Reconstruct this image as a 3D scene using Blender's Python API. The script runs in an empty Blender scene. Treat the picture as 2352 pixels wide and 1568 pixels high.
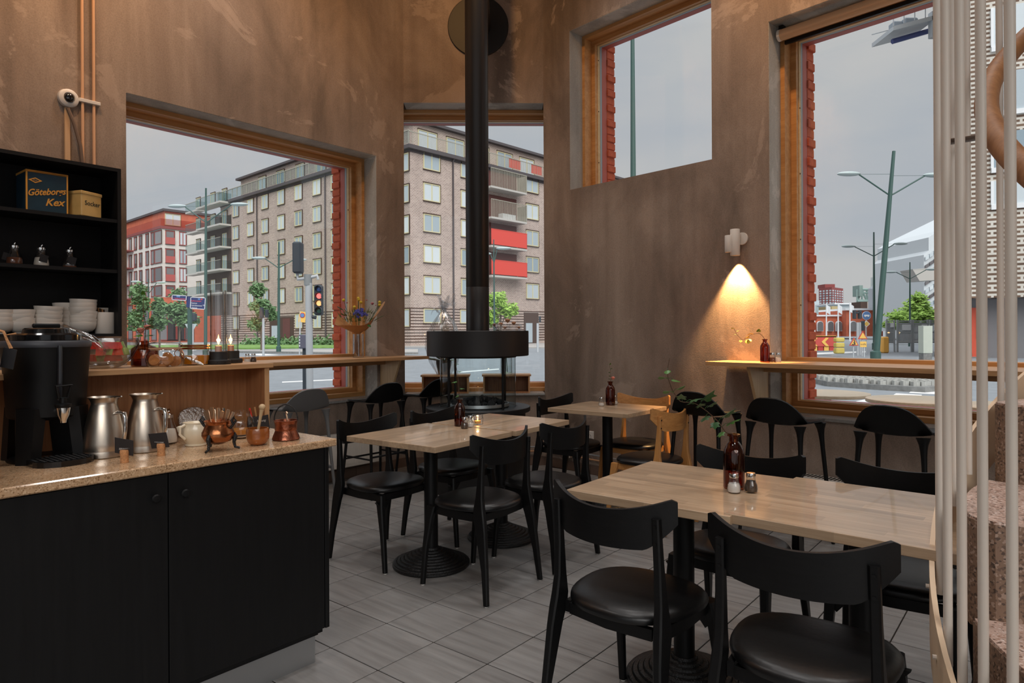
import bpy, bmesh, math, random
from math import sin, cos, pi, radians as RAD, sqrt, atan2
from mathutils import Vector, Matrix
random.seed(7)
scn = bpy.context.scene
C = scn.collection
# ------------------------------------------------------------------ camera
CAM_H = 1.32; FPX = 1552.0; ROLL = 0.00485; CX, CYH = 1176.0, 763.0
cam_d = bpy.data.cameras.new('camera'); cam = bpy.data.objects.new('camera', cam_d); C.objects.link(cam)
cam_d.sensor_fit = 'HORIZONTAL'; cam_d.sensor_width = 36.0; cam_d.lens = 36.0 * FPX / 2352.0
cam_d.shift_y = -21.0 / 2352.0; cam_d.clip_start = 0.02; cam_d.clip_end = 3000
_r, _u = Vector((cos(ROLL), 0, -sin(ROLL))), Vector((sin(ROLL), 0, cos(ROLL))); _b = Vector((0, -1, 0))
cam.matrix_world = Matrix(((_r.x, _u.x, _b.x, 0), (_r.y, _u.y, _b.y, 0), (_r.z, _u.z, _b.z, CAM_H), (0, 0, 0, 1)))
scn.camera = cam
# ------------------------------------------------------------------ sky, sun, room and fill lights, exposure
scn.view_settings.view_transform = 'Standard'; scn.view_settings.look = 'None'
scn.view_settings.gamma = 1.0; scn.view_settings.use_curve_mapping = False
scn.view_settings.exposure = 0.0
w = bpy.data.worlds.new('sky'); scn.world = w; w.use_nodes = True
nt = w.node_tree; nt.nodes.clear()
def wn(t, **k):
    n = nt.nodes.new(t)
    for a, b in k.items(): setattr(n, a, b)
    return n
out = wn('ShaderNodeOutputWorld'); bg = wn('ShaderNodeBackground'); tc = wn('ShaderNodeTexCoord')
sep = wn('ShaderNodeSeparateXYZ'); nt.links.new(tc.outputs['Generated'], sep.inputs[0])
mp = wn('ShaderNodeMapping'); mp.inputs['Scale'].default_value = (1.6, 1.6, 4.5); nt.links.new(tc.outputs['Generated'], mp.inputs['Vector'])
nz = wn('ShaderNodeTexNoise'); nz.inputs['Scale'].default_value = 1.7; nz.inputs['Detail'].default_value = 5; nt.links.new(mp.outputs[0], nz.inputs['Vector'])
rmp = wn('ShaderNodeValToRGB'); e = rmp.color_ramp.elements
e[0].position = 0.36; e[0].color = (0.455, 0.485, 0.53, 1); e[1].position = 0.62; e[1].color = (0.55, 0.55, 0.552, 1)
nt.links.new(nz.outputs['Fac'], rmp.inputs['Fac'])
zen = wn('ShaderNodeMapRange'); zen.inputs['From Min'].default_value = 0.40; zen.inputs['From Max'].default_value = 1.0
zen.inputs['To Min'].default_value = 1.0; zen.inputs['To Max'].default_value = 3.6; nt.links.new(sep.outputs['Z'], zen.inputs['Value'])
nt.links.new(rmp.outputs['Color'], bg.inputs['Color']); nt.links.new(zen.outputs[0], bg.inputs['Strength'])
nt.links.new(bg.outputs[0], out.inputs['Surface'])
def lamp(name, kind, loc, energy, col, rot=(0, 0, 0), **k):
    d = bpy.data.lights.new(name, kind); d.energy = energy; d.color = col
    for a, b in k.items(): setattr(d, a, b)
    o = bpy.data.objects.new(name, d); o.location = loc; o.rotation_euler = rot; C.objects.link(o); return o
lamp('facade_fill_sun', 'SUN', (0, 0, 30), 2.6, (1.0, 0.97, 0.93), (RAD(52), 0, RAD(14)), angle=RAD(50))  # soft sun added under an overcast sky to brighten the facades
WARM = (1.0, 0.52, 0.19); NEUT = (1.0, 0.97, 0.95)
CEIL = 5.6
for i, (x, y) in enumerate([(-1.7, 4.6), (0.5, 5.0), (-2.6, 2.4), (0.2, 2.6), (2.2, 3.2), (-1.2, 0.4), (1.4, 0.4)]):
    lamp('ceiling_fill_light', 'SPOT', (x, y, CEIL - 0.16), 118, NEUT, spot_size=RAD(110), spot_blend=1.0, shadow_soft_size=0.25)  # neutral fill lamps added under the ceiling to lift the room
for x, y, a, e_ in ((-2.2, 3.2, 60, 240), (-3.4, 2.0, 55, 290), (-1.3, 4.5, 55, 130), (-0.5, 4.4, 0, 110), (1.3, 4.0, -55, 250), (2.8, 2.6, -50, 240)):
    lamp('ceiling_spot_light', 'SPOT', (x, y, CEIL - 0.2), e_, WARM, (RAD(50), 0, RAD(a)), spot_size=RAD(95), spot_blend=1.0, shadow_soft_size=0.06)
cy = scn.cycles
cy.max_bounces = 8; cy.diffuse_bounces = 4; cy.glossy_bounces = 4; cy.transmission_bounces = 6; cy.transparent_max_bounces = 24
cy.sample_clamp_indirect = 4.0; cy.caustics_reflective = False; cy.caustics_refractive = False

# ------------------------------------------------------------------ pixel <-> place helpers (2352 x 1568 photograph)
def ray(px, py):
    x, z = px - CX, CYH - py; c, s = cos(ROLL), sin(ROLL)
    return Vector((c * x + s * z, FPX, -s * x + c * z))
def at(px, py, Y):
    r = ray(px, py); return r * (Y / r.y) + Vector((0, 0, CAM_H))
def atz(px, py, z):
    r = ray(px, py); return r * ((z - CAM_H) / r.z) + Vector((0, 0, CAM_H))
# ------------------------------------------------------------------ mesh builder
class MB:
    def __init__(s): s.v = []; s.f = []
    def add(s, vs, fs):
        b = len(s.v); s.v += [tuple(v) for v in vs]; s.f += [tuple(i + b for i in f) for f in fs]; return s
    def box(s, x0, x1, y0, y1, z0, z1):
        return s.add([(x0, y0, z0), (x1, y0, z0), (x1, y1, z0), (x0, y1, z0), (x0, y0, z1), (x1, y0, z1), (x1, y1, z1), (x0, y1, z1)],
                     [(0, 3, 2, 1), (4, 5, 6, 7), (0, 1, 5, 4), (1, 2, 6, 5), (2, 3, 7, 6), (3, 0, 4, 7)])
    def cbox(s, x0, x1, y0, y1, z0, z1, c):          # box with chamfered edges
        vs = []; fs = []
        for z, i in ((z0, c), (z0 + c, 0), (z1 - c, 0), (z1, c)):
            q = 0 if i == 0 else c
            vs += [(x0 + c, y0 + q, z), (x1 - c, y0 + q, z), (x1 - q, y0 + c, z), (x1 - q, y1 - c, z), (x1 - c, y1 - q, z), (x0 + c, y1 - q, z), (x0 + q, y1 - c, z), (x0 + q, y0 + c, z)]
        fs.append(tuple(range(7, -1, -1))); fs.append(tuple(range(24, 32)))
        for k in range(3):
            for j in range(8): a = k * 8 + j; b = k * 8 + (j + 1) % 8; fs.append((a, b, b + 8, a + 8))
        return s.add(vs, fs)
    def rings(s, rs, cap=True, close=False):
        n = len(rs[0]); vs = [p for r in rs for p in r]; fs = []; m = len(rs)
        for k in range(m if close else m - 1):
            for j in range(n):
                a, b = k * n + j, k * n + (j + 1) % n; c, d = ((k + 1) % m) * n + (j + 1) % n, ((k + 1) % m) * n + j
                fs.append((a, b, c, d))
        if cap and not close: fs.append(tuple(range(n - 1, -1, -1))); fs.append(tuple(range((m - 1) * n, m * n)))
        return s.add(vs, fs)
    def beam(s, pts, sizes, c=0.18):                  # upright member, chamfered horizontal sections
        rs = []
        for (x, y, z), (w, d) in zip(pts, sizes):
            k = c * min(w, d); w /= 2; d /= 2
            rs.append([(x - w + k, y - d, z), (x + w - k, y - d, z), (x + w, y - d + k, z), (x + w, y + d - k, z), (x + w - k, y + d, z), (x - w + k, y + d, z), (x - w, y + d - k, z), (x - w, y - d + k, z)])
        return s.rings(rs)
    def tube(s, pts, r, n=8, cap=True, close=False):
        pts = [Vector(p) for p in pts]; m = len(pts); rs = []
        rr = r if isinstance(r, (list, tuple)) else [r] * m
        up = None
        for i, p in enumerate(pts):
            if close: t = pts[(i + 1) % m] - pts[i - 1]
            else: t = pts[min(i + 1, m - 1)] - pts[max(i - 1, 0)]
            t.normalize()
            if up is None: up = Vector((0, 0, 1)) if abs(t.z) < 0.9 else Vector((1, 0, 0))
            a = t.cross(up)
            if a.length < 1e-5: a = t.orthogonal()
            a.normalize(); b = a.cross(t).normalized(); up = b
            rs.append([p + (a * cos(2 * pi * j / n) + b * sin(2 * pi * j / n)) * rr[i] for j in range(n)])
        return s.rings(rs, cap, close)
    def lathe(s, prof, n=24, c=(0, 0, 0), sx=1, sy=1, cap=True):
        rs = [[(c[0] + r * sx * cos(2 * pi * j / n), c[1] + r * sy * sin(2 * pi * j / n), c[2] + z) for j in range(n)] for r, z in prof]
        return s.rings(rs, cap)
    def sph(s, c, r, n=10, m=7):
        r = r if isinstance(r, (tuple, list)) else (r, r, r)
        rs = []
        for i in range(1, m):
            a = pi * i / m
            rs.append([(c[0] + r[0] * sin(a) * cos(2 * pi * j / n), c[1] + r[1] * sin(a) * sin(2 * pi * j / n), c[2] - r[2] * cos(a)) for j in range(n)])
        b = len(s.v); s.rings(rs, False)
        s.v += [(c[0], c[1], c[2] - r[2]), (c[0], c[1], c[2] + r[2])]; L = len(s.v)
        for j in range(n):
            k = (j + 1) % n
            s.f.append((b + k, b + j, L - 2)); s.f.append((b + (m - 2) * n + j, b + (m - 2) * n + k, L - 1))
        return s
    def prism(s, poly, a0, a1, ax='z'):               # polygon extruded along an axis
        def P(u, v, w): return (u, v, w) if ax == 'z' else ((u, w, v) if ax == 'y' else (w, u, v))
        n = len(poly); vs = [P(u, v, a0) for u, v in poly] + [P(u, v, a1) for u, v in poly]
        return s.add(vs, [tuple(range(n - 1, -1, -1)), tuple(range(n, 2 * n))] + [(j, (j + 1) % n, (j + 1) % n + n, j + n) for j in range(n)])
    def grid(s, fn, nu, nv, thick=0.0):               # surface fn(u,v)->Vector, optional thickness by a second skin
        P = [[Vector(fn(i / nu, j / nv)) for j in range(nv + 1)] for i in range(nu + 1)]
        vs = [P[i][j] for i in range(nu + 1) for j in range(nv + 1)]; W = nv + 1
        fs = [(i * W + j, (i + 1) * W + j, (i + 1) * W + j + 1, i * W + j + 1) for i in range(nu) for j in range(nv)]
        if not thick: return s.add(vs, fs)
        N = []
        for i in range(nu + 1):
            for j in range(nv + 1):
                a = P[min(i + 1, nu)][j] - P[max(i - 1, 0)][j]; b = P[i][min(j + 1, nv)] - P[i][max(j - 1, 0)]
                q = a.cross(b); N.append(q.normalized() if q.length > 1e-9 else Vector((0, 0, 1)))
        k = len(vs); vs = vs + [p + q * thick for p, q in zip(vs, N)]
        fs += [tuple(k + i for i in reversed(f)) for f in fs]
        rim = [i * W for i in range(nu + 1)] + [nu * W + j for j in range(1, W)] + [i * W + nv for i in range(nu - 1, -1, -1)] + [j for j in range(nv - 1, 0, -1)]
        for a, b in zip(rim, rim[1:] + rim[:1]): fs.append((a, b, b + k, a + k))
        return s.add(vs, fs)
    def xf(s, fn): s.v = [tuple(fn(Vector(v))) for v in s.v]; return s
    def move(s, x, y, z): s.v = [(a + x, b + y, c + z) for a, b, c in s.v]; return s
    def rot(s, ang, ax='Z'):
        M = Matrix.Rotation(ang, 3, ax); s.v = [tuple(M @ Vector(v)) for v in s.v]; return s
    def mesh(s, name, mat, smooth=True, fix=True):
        me = bpy.data.meshes.new(name); me.from_pydata(s.v, [], s.f); me.update()
        if fix:
            bm = bmesh.new(); bm.from_mesh(me); bmesh.ops.recalc_face_normals(bm, faces=bm.faces); bm.to_mesh(me); bm.free()
        for m in (mat if isinstance(mat, (list, tuple)) else [mat]): me.materials.append(m)
        if smooth:
            me.polygons.foreach_set('use_smooth', [True] * len(me.polygons)); me.set_sharp_from_angle(angle=RAD(38))
        return me
    def build(s, name, mat, parent=None, smooth=True, fix=True, loc=None, rz=None):
        o = bpy.data.objects.new(name, s.mesh(name, mat, smooth, fix)); C.objects.link(o)
        if parent: o.parent = parent
        if loc is not None: o.location = loc
        if rz is not None: o.rotation_euler = (0, 0, rz)
        return o
def tag(o, label=None, cat=None, group=None, kind=None):
    if label: o['label'] = label
    if cat: o['category'] = cat
    if group: o['group'] = group
    if kind: o['kind'] = kind
    return o
def thing(name, label, cat, loc=(0, 0, 0), rz=0.0, group=None, kind=None):
    o = bpy.data.objects.new(name, None); C.objects.link(o); o.empty_display_size = 0.05
    o.location = loc; o.rotation_euler = (0, 0, rz); return tag(o, label, cat, group, kind)
def dup(o, loc=None, rz=None, label=None, group=None, parent=None, rename=None):
    c = o.copy(); C.objects.link(c); c.parent = parent
    if loc is not None: c.location = loc
    if rz is not None: c.rotation_euler = (0, 0, rz)
    if label: c['label'] = label
    if group: c['group'] = group
    for ch in list(o.children): dup(ch, parent=c)
    return c
def inst(name, me, parent=None, loc=(0, 0, 0), rz=0.0, scale=None):
    o = bpy.data.objects.new(name, me); C.objects.link(o); o.parent = parent; o.location = loc; o.rotation_euler = (0, 0, rz)
    if scale: o.scale = scale
    return o
FONTJOBS = []
def text(s, name, size, mat, parent, loc, rot, shear=0.0, align='CENTER', extr=0.0006, bold=0.0, width=1.0):
    cu = bpy.data.curves.new(name, 'FONT'); cu.body = s; cu.size = size; cu.shear = shear; cu.align_x = align; cu.align_y = 'CENTER'
    cu.extrude = extr; cu.offset = bold; cu.materials.append(mat); cu.resolution_u = 3
    tmp = bpy.data.objects.new(name, cu); C.objects.link(tmp); dg = bpy.context.evaluated_depsgraph_get(); dg.update()
    me = bpy.data.meshes.new_from_object(tmp.evaluated_get(dg)); me.name = name; bpy.data.objects.remove(tmp); bpy.data.curves.remove(cu)
    if not me.materials: me.materials.append(mat)
    o = bpy.data.objects.new(name, me); C.objects.link(o); o.parent = parent; o.location = loc; o.rotation_euler = rot; o.scale = (width, 1, 1)
    return o
# ------------------------------------------------------------------ materials
def new_mat(name):
    m = bpy.data.materials.new(name); m.use_nodes = True; n = m.node_tree; n.nodes.clear()
    o = n.nodes.new('ShaderNodeOutputMaterial'); b = n.nodes.new('ShaderNodeBsdfPrincipled'); n.links.new(b.outputs[0], o.inputs['Surface'])
    return m, n, b, o
def N(n, t, ins=None, **k):
    q = n.nodes.new(t)
    for a, b in k.items(): setattr(q, a, b)
    for a, b in (ins or {}).items():
        if isinstance(b, bpy.types.NodeSocket): n.links.new(b, q.inputs[a])
        else: q.inputs[a].default_value = b
    return q
def rgba(c): return (c[0], c[1], c[2], 1.0)
def srgb(r, g, b):
    f = lambda c: (c / 255 / 12.92) if c <= 10.3 else ((c / 255 + 0.055) / 1.055) ** 2.4
    return (f(r), f(g), f(b))
def ramp(n, fac, stops):
    r = N(n, 'ShaderNodeValToRGB', {'Fac': fac}); el = r.color_ramp.elements
    while len(el) < len(stops): el.new(0.5)
    for q, (p, c) in zip(el, stops): q.position = p; q.color = rgba(c)
    return r.outputs['Color']
def coords(n, space, scale=(1, 1, 1), rot=(0, 0, 0)):
    if space == 'world': s = N(n, 'ShaderNodeNewGeometry').outputs['Position']
    else: s = N(n, 'ShaderNodeTexCoord').outputs['Object']
    return N(n, 'ShaderNodeMapping', {'Vector': s, 'Scale': scale, 'Rotation': rot}).outputs[0]
def plain(name, col, rough=0.5, metal=0.0, spec=0.5, noise=0.0, nscale=40, bump=0.0, coat=0.0, stretch=(1, 1, 1), space='object'):
    m, n, b, o = new_mat(name)
    b.inputs['Base Color'].default_value = rgba(col); b.inputs['Roughness'].default_value = rough; b.inputs['Metallic'].default_value = metal
    b.inputs['Specular IOR Level'].default_value = spec; b.inputs['Coat Weight'].default_value = coat
    if noise or bump:
        v = coords(n, space, stretch); q = N(n, 'ShaderNodeTexNoise', {'Vector': v, 'Scale': nscale, 'Detail': 4.0})
        if noise:
            c0 = tuple(max(0, x * (1 - noise)) for x in col); c1 = tuple(min(1, x * (1 + noise)) for x in col)
            n.links.new(ramp(n, q.outputs['Fac'], [(0.3, c0), (0.7, c1)]), b.inputs['Base Color'])
        if bump:
            bp = N(n, 'ShaderNodeBump', {'Height': q.outputs['Fac'], 'Strength': bump, 'Distance': 0.01}); n.links.new(bp.outputs[0], b.inputs['Normal'])
    return m
def wood(name, c0, c1, rough=0.45, axis='x', staves=0.0, sc=1.0, coat=0.0):
    m, n, b, o = new_mat(name)
    s = {'x': (1.2, 22, 22), 'y': (22, 1.2, 22), 'z': (22, 22, 1.2)}[axis]
    v = coords(n, 'object', tuple(k * sc for k in s))
    q = N(n, 'ShaderNodeTexNoise', {'Vector': v, 'Scale': 2.2, 'Detail': 6.0, 'Roughness': 0.62, 'Distortion': 0.35})
    s2 = {'x': (2.5, 160, 160), 'y': (160, 2.5, 160), 'z': (160, 160, 2.5)}[axis]
    q2 = N(n, 'ShaderNodeTexNoise', {'Vector': coords(n, 'object', tuple(k * sc for k in s2)), 'Scale': 1.6, 'Detail': 3.0})
    mixf = N(n, 'ShaderNodeMath', {0: q.outputs['Fac'], 1: 0.72}, operation='MULTIPLY')
    mixg = N(n, 'ShaderNodeMath', {0: q2.outputs['Fac'], 1: 0.28, 2: mixf.outputs[0]}, operation='MULTIPLY_ADD')
    col = ramp(n, mixg.outputs[0], [(0.34, c0), (0.66, c1)])
    if staves:                                        # glued staves: each lamella its own tint
        ob = N(n, 'ShaderNodeTexCoord').outputs['Object']; sp = N(n, 'ShaderNodeSeparateXYZ', {0: ob})
        a = 'Y' if axis == 'x' else 'X'; l = 'X' if axis == 'x' else 'Y'
        row = N(n, 'ShaderNodeMath', {0: sp.outputs[a], 1: staves}, operation='DIVIDE'); fl = N(n, 'ShaderNodeMath', {0: row.outputs[0]}, operation='FLOOR')
        off = N(n, 'ShaderNodeMath', {0: fl.outputs[0], 1: 0.377, 2: 10.0}, operation='MULTIPLY_ADD')
        ln = N(n, 'ShaderNodeMath', {0: sp.outputs[l], 1: 2.1, 2: off.outputs[0]}, operation='MULTIPLY_ADD'); fl2 = N(n, 'ShaderNodeMath', {0: ln.outputs[0]}, operation='FLOOR')
        cmb = N(n, 'ShaderNodeCombineXYZ', {0: fl.outputs[0], 1: fl2.outputs[0]})
        wn_ = N(n, 'ShaderNodeTexWhiteNoise', {'Vector': cmb.outputs[0]}, noise_dimensions='2D')
        val = N(n, 'ShaderNodeMapRange', {'Value': wn_.outputs['Value'], 'To Min': 0.78, 'To Max': 1.14})
        hsv = N(n, 'ShaderNodeHueSaturation', {'Color': col, 'Value': val.outputs[0]}); col = hsv.outputs[0]
    n.links.new(col, b.inputs['Base Color']); b.inputs['Roughness'].default_value = rough; b.inputs['Coat Weight'].default_value = coat
    bp = N(n, 'ShaderNodeBump', {'Height': mixg.outputs[0], 'Strength': 0.08, 'Distance': 0.004}); n.links.new(bp.outputs[0], b.inputs['Normal'])
    return m
def glass(name, tint=(1, 1, 1), refl=1.0, rough=0.0, dens=0.0, f0=0.045):
    # clear material: sees straight through, mirrors more towards grazing angles, the same from both sides
    m, n, b, o = new_mat(name); n.nodes.remove(b)
    t = N(n, 'ShaderNodeBsdfTransparent', {'Color': rgba(tint)}); g = N(n, 'ShaderNodeBsdfGlossy', {'Roughness': rough})
    lw = N(n, 'ShaderNodeLayerWeight', {'Blend': 0.5}); p5 = N(n, 'ShaderNodeMath', {0: lw.outputs['Facing'], 1: 4.5}, operation='POWER')
    k = N(n, 'ShaderNodeMath', {0: p5.outputs[0], 1: (1 - f0) * 0.8 * refl, 2: f0 * refl}, operation='MULTIPLY_ADD', use_clamp=True)
    if dens:
        p3 = N(n, 'ShaderNodeMath', {0: lw.outputs['Facing'], 1: 2.5}, operation='POWER')
        c = ramp(n, p3.outputs[0], [(0.0, tint), (1.0, tuple(x * (1 - dens) for x in tint))]); n.links.new(c, t.inputs['Color'])
    mx = N(n, 'ShaderNodeMixShader', {0: k.outputs[0], 1: t.outputs[0], 2: g.outputs[0]}); n.links.new(mx.outputs[0], o.inputs['Surface'])
    return m
def emit(name, col, s):
    m, n, b, o = new_mat(name); b.inputs['Base Color'].default_value = rgba(col); b.inputs['Emission Color'].default_value = rgba(col); b.inputs['Emission Strength'].default_value = s
    return m
def concrete(name, base, dark, light, rough=0.85):
    m, n, b, o = new_mat(name)
    p = N(n, 'ShaderNodeNewGeometry').outputs['Position']
    big = N(n, 'ShaderNodeTexNoise', {'Vector': N(n, 'ShaderNodeMapping', {'Vector': p, 'Scale': (1.1, 1.1, 0.55)}).outputs[0], 'Scale': 1.3, 'Detail': 6.0, 'Roughness': 0.6, 'Distortion': 0.6})
    col = ramp(n, big.outputs['Fac'], [(0.34, dark), (0.5, base), (0.66, light)])
    st = N(n, 'ShaderNodeTexNoise', {'Vector': N(n, 'ShaderNodeMapping', {'Vector': p, 'Scale': (9, 9, 0.35)}).outputs[0], 'Scale': 1.0, 'Detail': 5.0})
    stc = ramp(n, st.outputs['Fac'], [(0.35, (0.84, 0.83, 0.82)), (0.55, (1, 1, 1)), (0.72, (1.10, 1.08, 1.05))])
    mul = N(n, 'ShaderNodeMix', {0: 0.8, 6: col, 7: stc}, data_type='RGBA', blend_type='MULTIPLY')
    fine = N(n, 'ShaderNodeTexNoise', {'Vector': p, 'Scale': 120.0, 'Detail': 4.0})
    fc = ramp(n, fine.outputs['Fac'], [(0.3, (0.86, 0.86, 0.86)), (0.6, (1.05, 1.05, 1.05))])
    mul2 = N(n, 'ShaderNodeMix', {0: 1.0, 6: mul.outputs[2], 7: fc}, data_type='RGBA', blend_type='MULTIPLY')
    vor = N(n, 'ShaderNodeTexVoronoi', {'Vector': p, 'Scale': 26.0}); pit = ramp(n, vor.outputs['Distance'], [(0.035, (0.45, 0.44, 0.43)), (0.06, (1, 1, 1))])
    vm = N(n, 'ShaderNodeTexNoise', {'Vector': p, 'Scale': 2.2}); vmk = ramp(n, vm.outputs['Fac'], [(0.5, (0, 0, 0)), (0.62, (1, 1, 1))])
    mul3 = N(n, 'ShaderNodeMix', {0: vmk, 6: mul2.outputs[2], 7: pit}, data_type='RGBA', blend_type='MULTIPLY')
    mul3b = N(n, 'ShaderNodeMix', {0: 1.0, 6: mul2.outputs[2], 7: mul3.outputs[2]}, data_type='RGBA', blend_type='DARKEN')
    # trowelled filler patches, paler, with hard edges
    pn = N(n, 'ShaderNodeTexNoise', {'Vector': p, 'Scale': 0.9, 'Detail': 8.0, 'Roughness': 0.68, 'Distortion': 1.2})
    pm = ramp(n, pn.outputs['Fac'], [(0.575, (0, 0, 0)), (0.60, (0.45, 0.45, 0.45))])
    fin = N(n, 'ShaderNodeMix', {0: pm, 6: mul3b.outputs[2], 7: rgba(tuple(min(1, c * 1.28) for c in light))}, data_type='RGBA')
    n.links.new(fin.outputs[2], b.inputs['Base Color']); b.inputs['Roughness'].default_value = rough; b.inputs['Specular IOR Level'].default_value = 0.25
    bp = N(n, 'ShaderNodeBump', {'Height': fine.outputs['Fac'], 'Strength': 0.18, 'Distance': 0.004}); n.links.new(bp.outputs[0], b.inputs['Normal'])
    return m
def bricks(name, c1, c2, mortar, bw=0.25, bh=0.075, ms=0.012, rough=0.85, normal_map=True):
    # brick pattern on upright faces in object space: u along local x (or y), v along z
    m, n, b, o = new_mat(name)
    tcn = N(n, 'ShaderNodeTexCoord'); sp = N(n, 'ShaderNodeSeparateXYZ', {0: tcn.outputs['Object']})
    nn = N(n, 'ShaderNodeSeparateXYZ', {0: tcn.outputs['Normal']})
    ax = N(n, 'ShaderNodeMath', {0: nn.outputs['X']}, operation='ABSOLUTE'); gt = N(n, 'ShaderNodeMath', {0: ax.outputs[0], 1: 0.7}, operation='GREATER_THAN')
    u = N(n, 'ShaderNodeMix', {0: gt.outputs[0], 2: sp.outputs['X'], 3: sp.outputs['Y']}, data_type='FLOAT')
    cm = N(n, 'ShaderNodeCombineXYZ', {0: u.outputs[0], 1: sp.outputs['Z']})
    bt = N(n, 'ShaderNodeTexBrick', {'Vector': cm.outputs[0], 'Color1': rgba(c1), 'Color2': rgba(c2), 'Mortar': rgba(mortar), 'Scale': 1.0, 'Mortar Size': ms, 'Brick Width': bw, 'Row Height': bh, 'Mortar Smooth': 0.1, 'Bias': 0.0})
    q = N(n, 'ShaderNodeTexNoise', {'Vector': tcn.outputs['Object'], 'Scale': 0.35, 'Detail': 4.0}); qc = ramp(n, q.outputs['Fac'], [(0.3, (0.88, 0.88, 0.88)), (0.7, (1.08, 1.08, 1.08))])
    mu = N(n, 'ShaderNodeMix', {0: 1.0, 6: bt.outputs['Color'], 7: qc}, data_type='RGBA', blend_type='MULTIPLY')
    n.links.new(mu.outputs[2], b.inputs['Base Color']); b.inputs['Roughness'].default_value = rough; b.inputs['Specular IOR Level'].default_value = 0.2
    bp = N(n, 'ShaderNodeBump', {'Height': bt.outputs['Fac'], 'Strength': 0.4, 'Distance': 0.01}, invert=True); n.links.new(bp.outputs[0], b.inputs['Normal'])
    return m
def speckle(name, base, spots, scale=140, rough=0.15, coat=0.0):
    m, n, b, o = new_mat(name); v = coords(n, 'object')
    vo = N(n, 'ShaderNodeTexVoronoi', {'Vector': v, 'Scale': scale}); sp = N(n, 'ShaderNodeSeparateColor', {0: vo.outputs['Color']})
    k = len(spots); stops = [(0.0, base)] + [(0.62 + 0.38 * i / k, c) for i, c in enumerate(spots)]
    r = N(n, 'ShaderNodeValToRGB', {'Fac': sp.outputs[0]}); r.color_ramp.interpolation = 'CONSTANT'; el = r.color_ramp.elements
    while len(el) < len(stops): el.new(0.5)
    for q, (p_, c) in zip(el, stops): q.position = p_; q.color = rgba(c)
    qn = N(n, 'ShaderNodeTexNoise', {'Vector': v, 'Scale': 9.0, 'Detail': 5.0}); qc = ramp(n, qn.outputs['Fac'], [(0.3, (0.86, 0.86, 0.86)), (0.7, (1.1, 1.1, 1.1))])
    mu = N(n, 'ShaderNodeMix', {0: 1.0, 6: r.outputs['Color'], 7: qc}, data_type='RGBA', blend_type='MULTIPLY')
    n.links.new(mu.outputs[2], b.inputs['Base Color']); b.inputs['Roughness'].default_value = rough; b.inputs['Coat Weight'].default_value = coat
    return m
M = {}
M['concrete'] = concrete('concrete', srgb(146, 130, 118), srgb(119, 106, 96), srgb(166, 150, 137))
M['reveal'] = concrete('concrete_daylit', srgb(172, 168, 160), srgb(150, 146, 140), srgb(186, 182, 175))  # paler copy of the wall concrete, daylight on the reveals painted in
M['ceiling'] = plain('ceiling_paint', srgb(200, 190, 178), 0.9)
M['frame'] = wood('oak_frame', srgb(172, 120, 66), srgb(204, 154, 98), 0.5, 'z', sc=0.5)
M['framex'] = wood('oak_frame_long', srgb(172, 120, 66), srgb(204, 154, 98), 0.5, 'x', sc=0.5)
M['framep'] = wood('oak_frame_daylit', srgb(196, 162, 112), srgb(216, 186, 140), 0.5, 'z', sc=0.5)  # lit copy of the frame oak, daylight painted in
M['framelitx'] = wood('oak_frame_daylit_long', srgb(196, 162, 112), srgb(216, 186, 140), 0.5, 'x', sc=0.5)  # same lit oak for the beads, daylight put into the colour
M['oak'] = wood('oak', srgb(170, 124, 82), srgb(204, 164, 120), 0.42, 'x')
M['oakz'] = wood('oak_upright', srgb(170, 124, 82), srgb(204, 164, 120), 0.45, 'z')
M['oakp'] = wood('oak_pale', srgb(190, 158, 116), srgb(212, 182, 142), 0.5, 'z')
M['oakback'] = wood('oak_veneer_screen', srgb(140, 92, 58), srgb(172, 122, 82), 0.5, 'z', sc=1.6)
M['oakchair'] = wood('oak_chair', srgb(176, 118, 62), srgb(212, 154, 92), 0.4, 'x')
M['oakchairz'] = wood('oak_chair_upright', srgb(176, 118, 62), srgb(212, 154, 92), 0.4, 'z')
M['tabx'] = M_t = wood('table_oak', srgb(166, 138, 110), srgb(198, 172, 142), 0.36, 'x', staves=0.048, coat=0.35)
M['rail'] = wood('oak_handrail', srgb(132, 84, 46), srgb(168, 116, 72), 0.6, 'z', sc=0.6)
M['blackwood'] = wood('black_stained_ash', srgb(7, 7, 8), srgb(15, 15, 16), 0.44, 'x', sc=2.0)
M['leather'] = plain('black_leather', srgb(13, 13, 14), 0.36, noise=0.12, nscale=60, bump=0.05)
M['plastic'] = plain('black_plastic', srgb(11, 11, 12), 0.5, bump=0.03, nscale=300)
M['greyplastic'] = plain('grey_plastic', srgb(104, 104, 104), 0.5)
M['blackmetal'] = plain('black_powder_coat', srgb(10, 10, 11), 0.45, bump=0.04, nscale=500)
M['castiron'] = plain('black_cast_iron', srgb(14, 14, 15), 0.36, bump=0.5, nscale=160)
M['stovemetal'] = plain('stove_metal', srgb(24, 23, 24), 0.5, bump=0.05, nscale=400)
M['cabinet'] = wood('black_ash_cabinet', srgb(9, 9, 10), srgb(17, 17, 18), 0.5, 'z', sc=1.2)
M['shelfblack'] = plain('black_shelf_board', srgb(13, 13, 15), 0.6, noise=0.2, nscale=14, stretch=(1, 1, 8))
for k_ in ('blackwood', 'cabinet', 'plastic', 'blackmetal', 'shelfblack'): M[k_].node_tree.nodes['Principled BSDF'].inputs['Specular IOR Level'].default_value = 0.3
M['alu'] = plain('brushed_aluminium', srgb(176, 178, 180), 0.4, 0.85, bump=0.04, nscale=80, stretch=(1, 60, 60))
M['steel'] = plain('brushed_steel', srgb(196, 184, 170), 0.3, 1.0, bump=0.05, nscale=50, stretch=(60, 60, 1))
M['chrome'] = plain('chrome', srgb(225, 224, 222), 0.12, 1.0)
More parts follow.
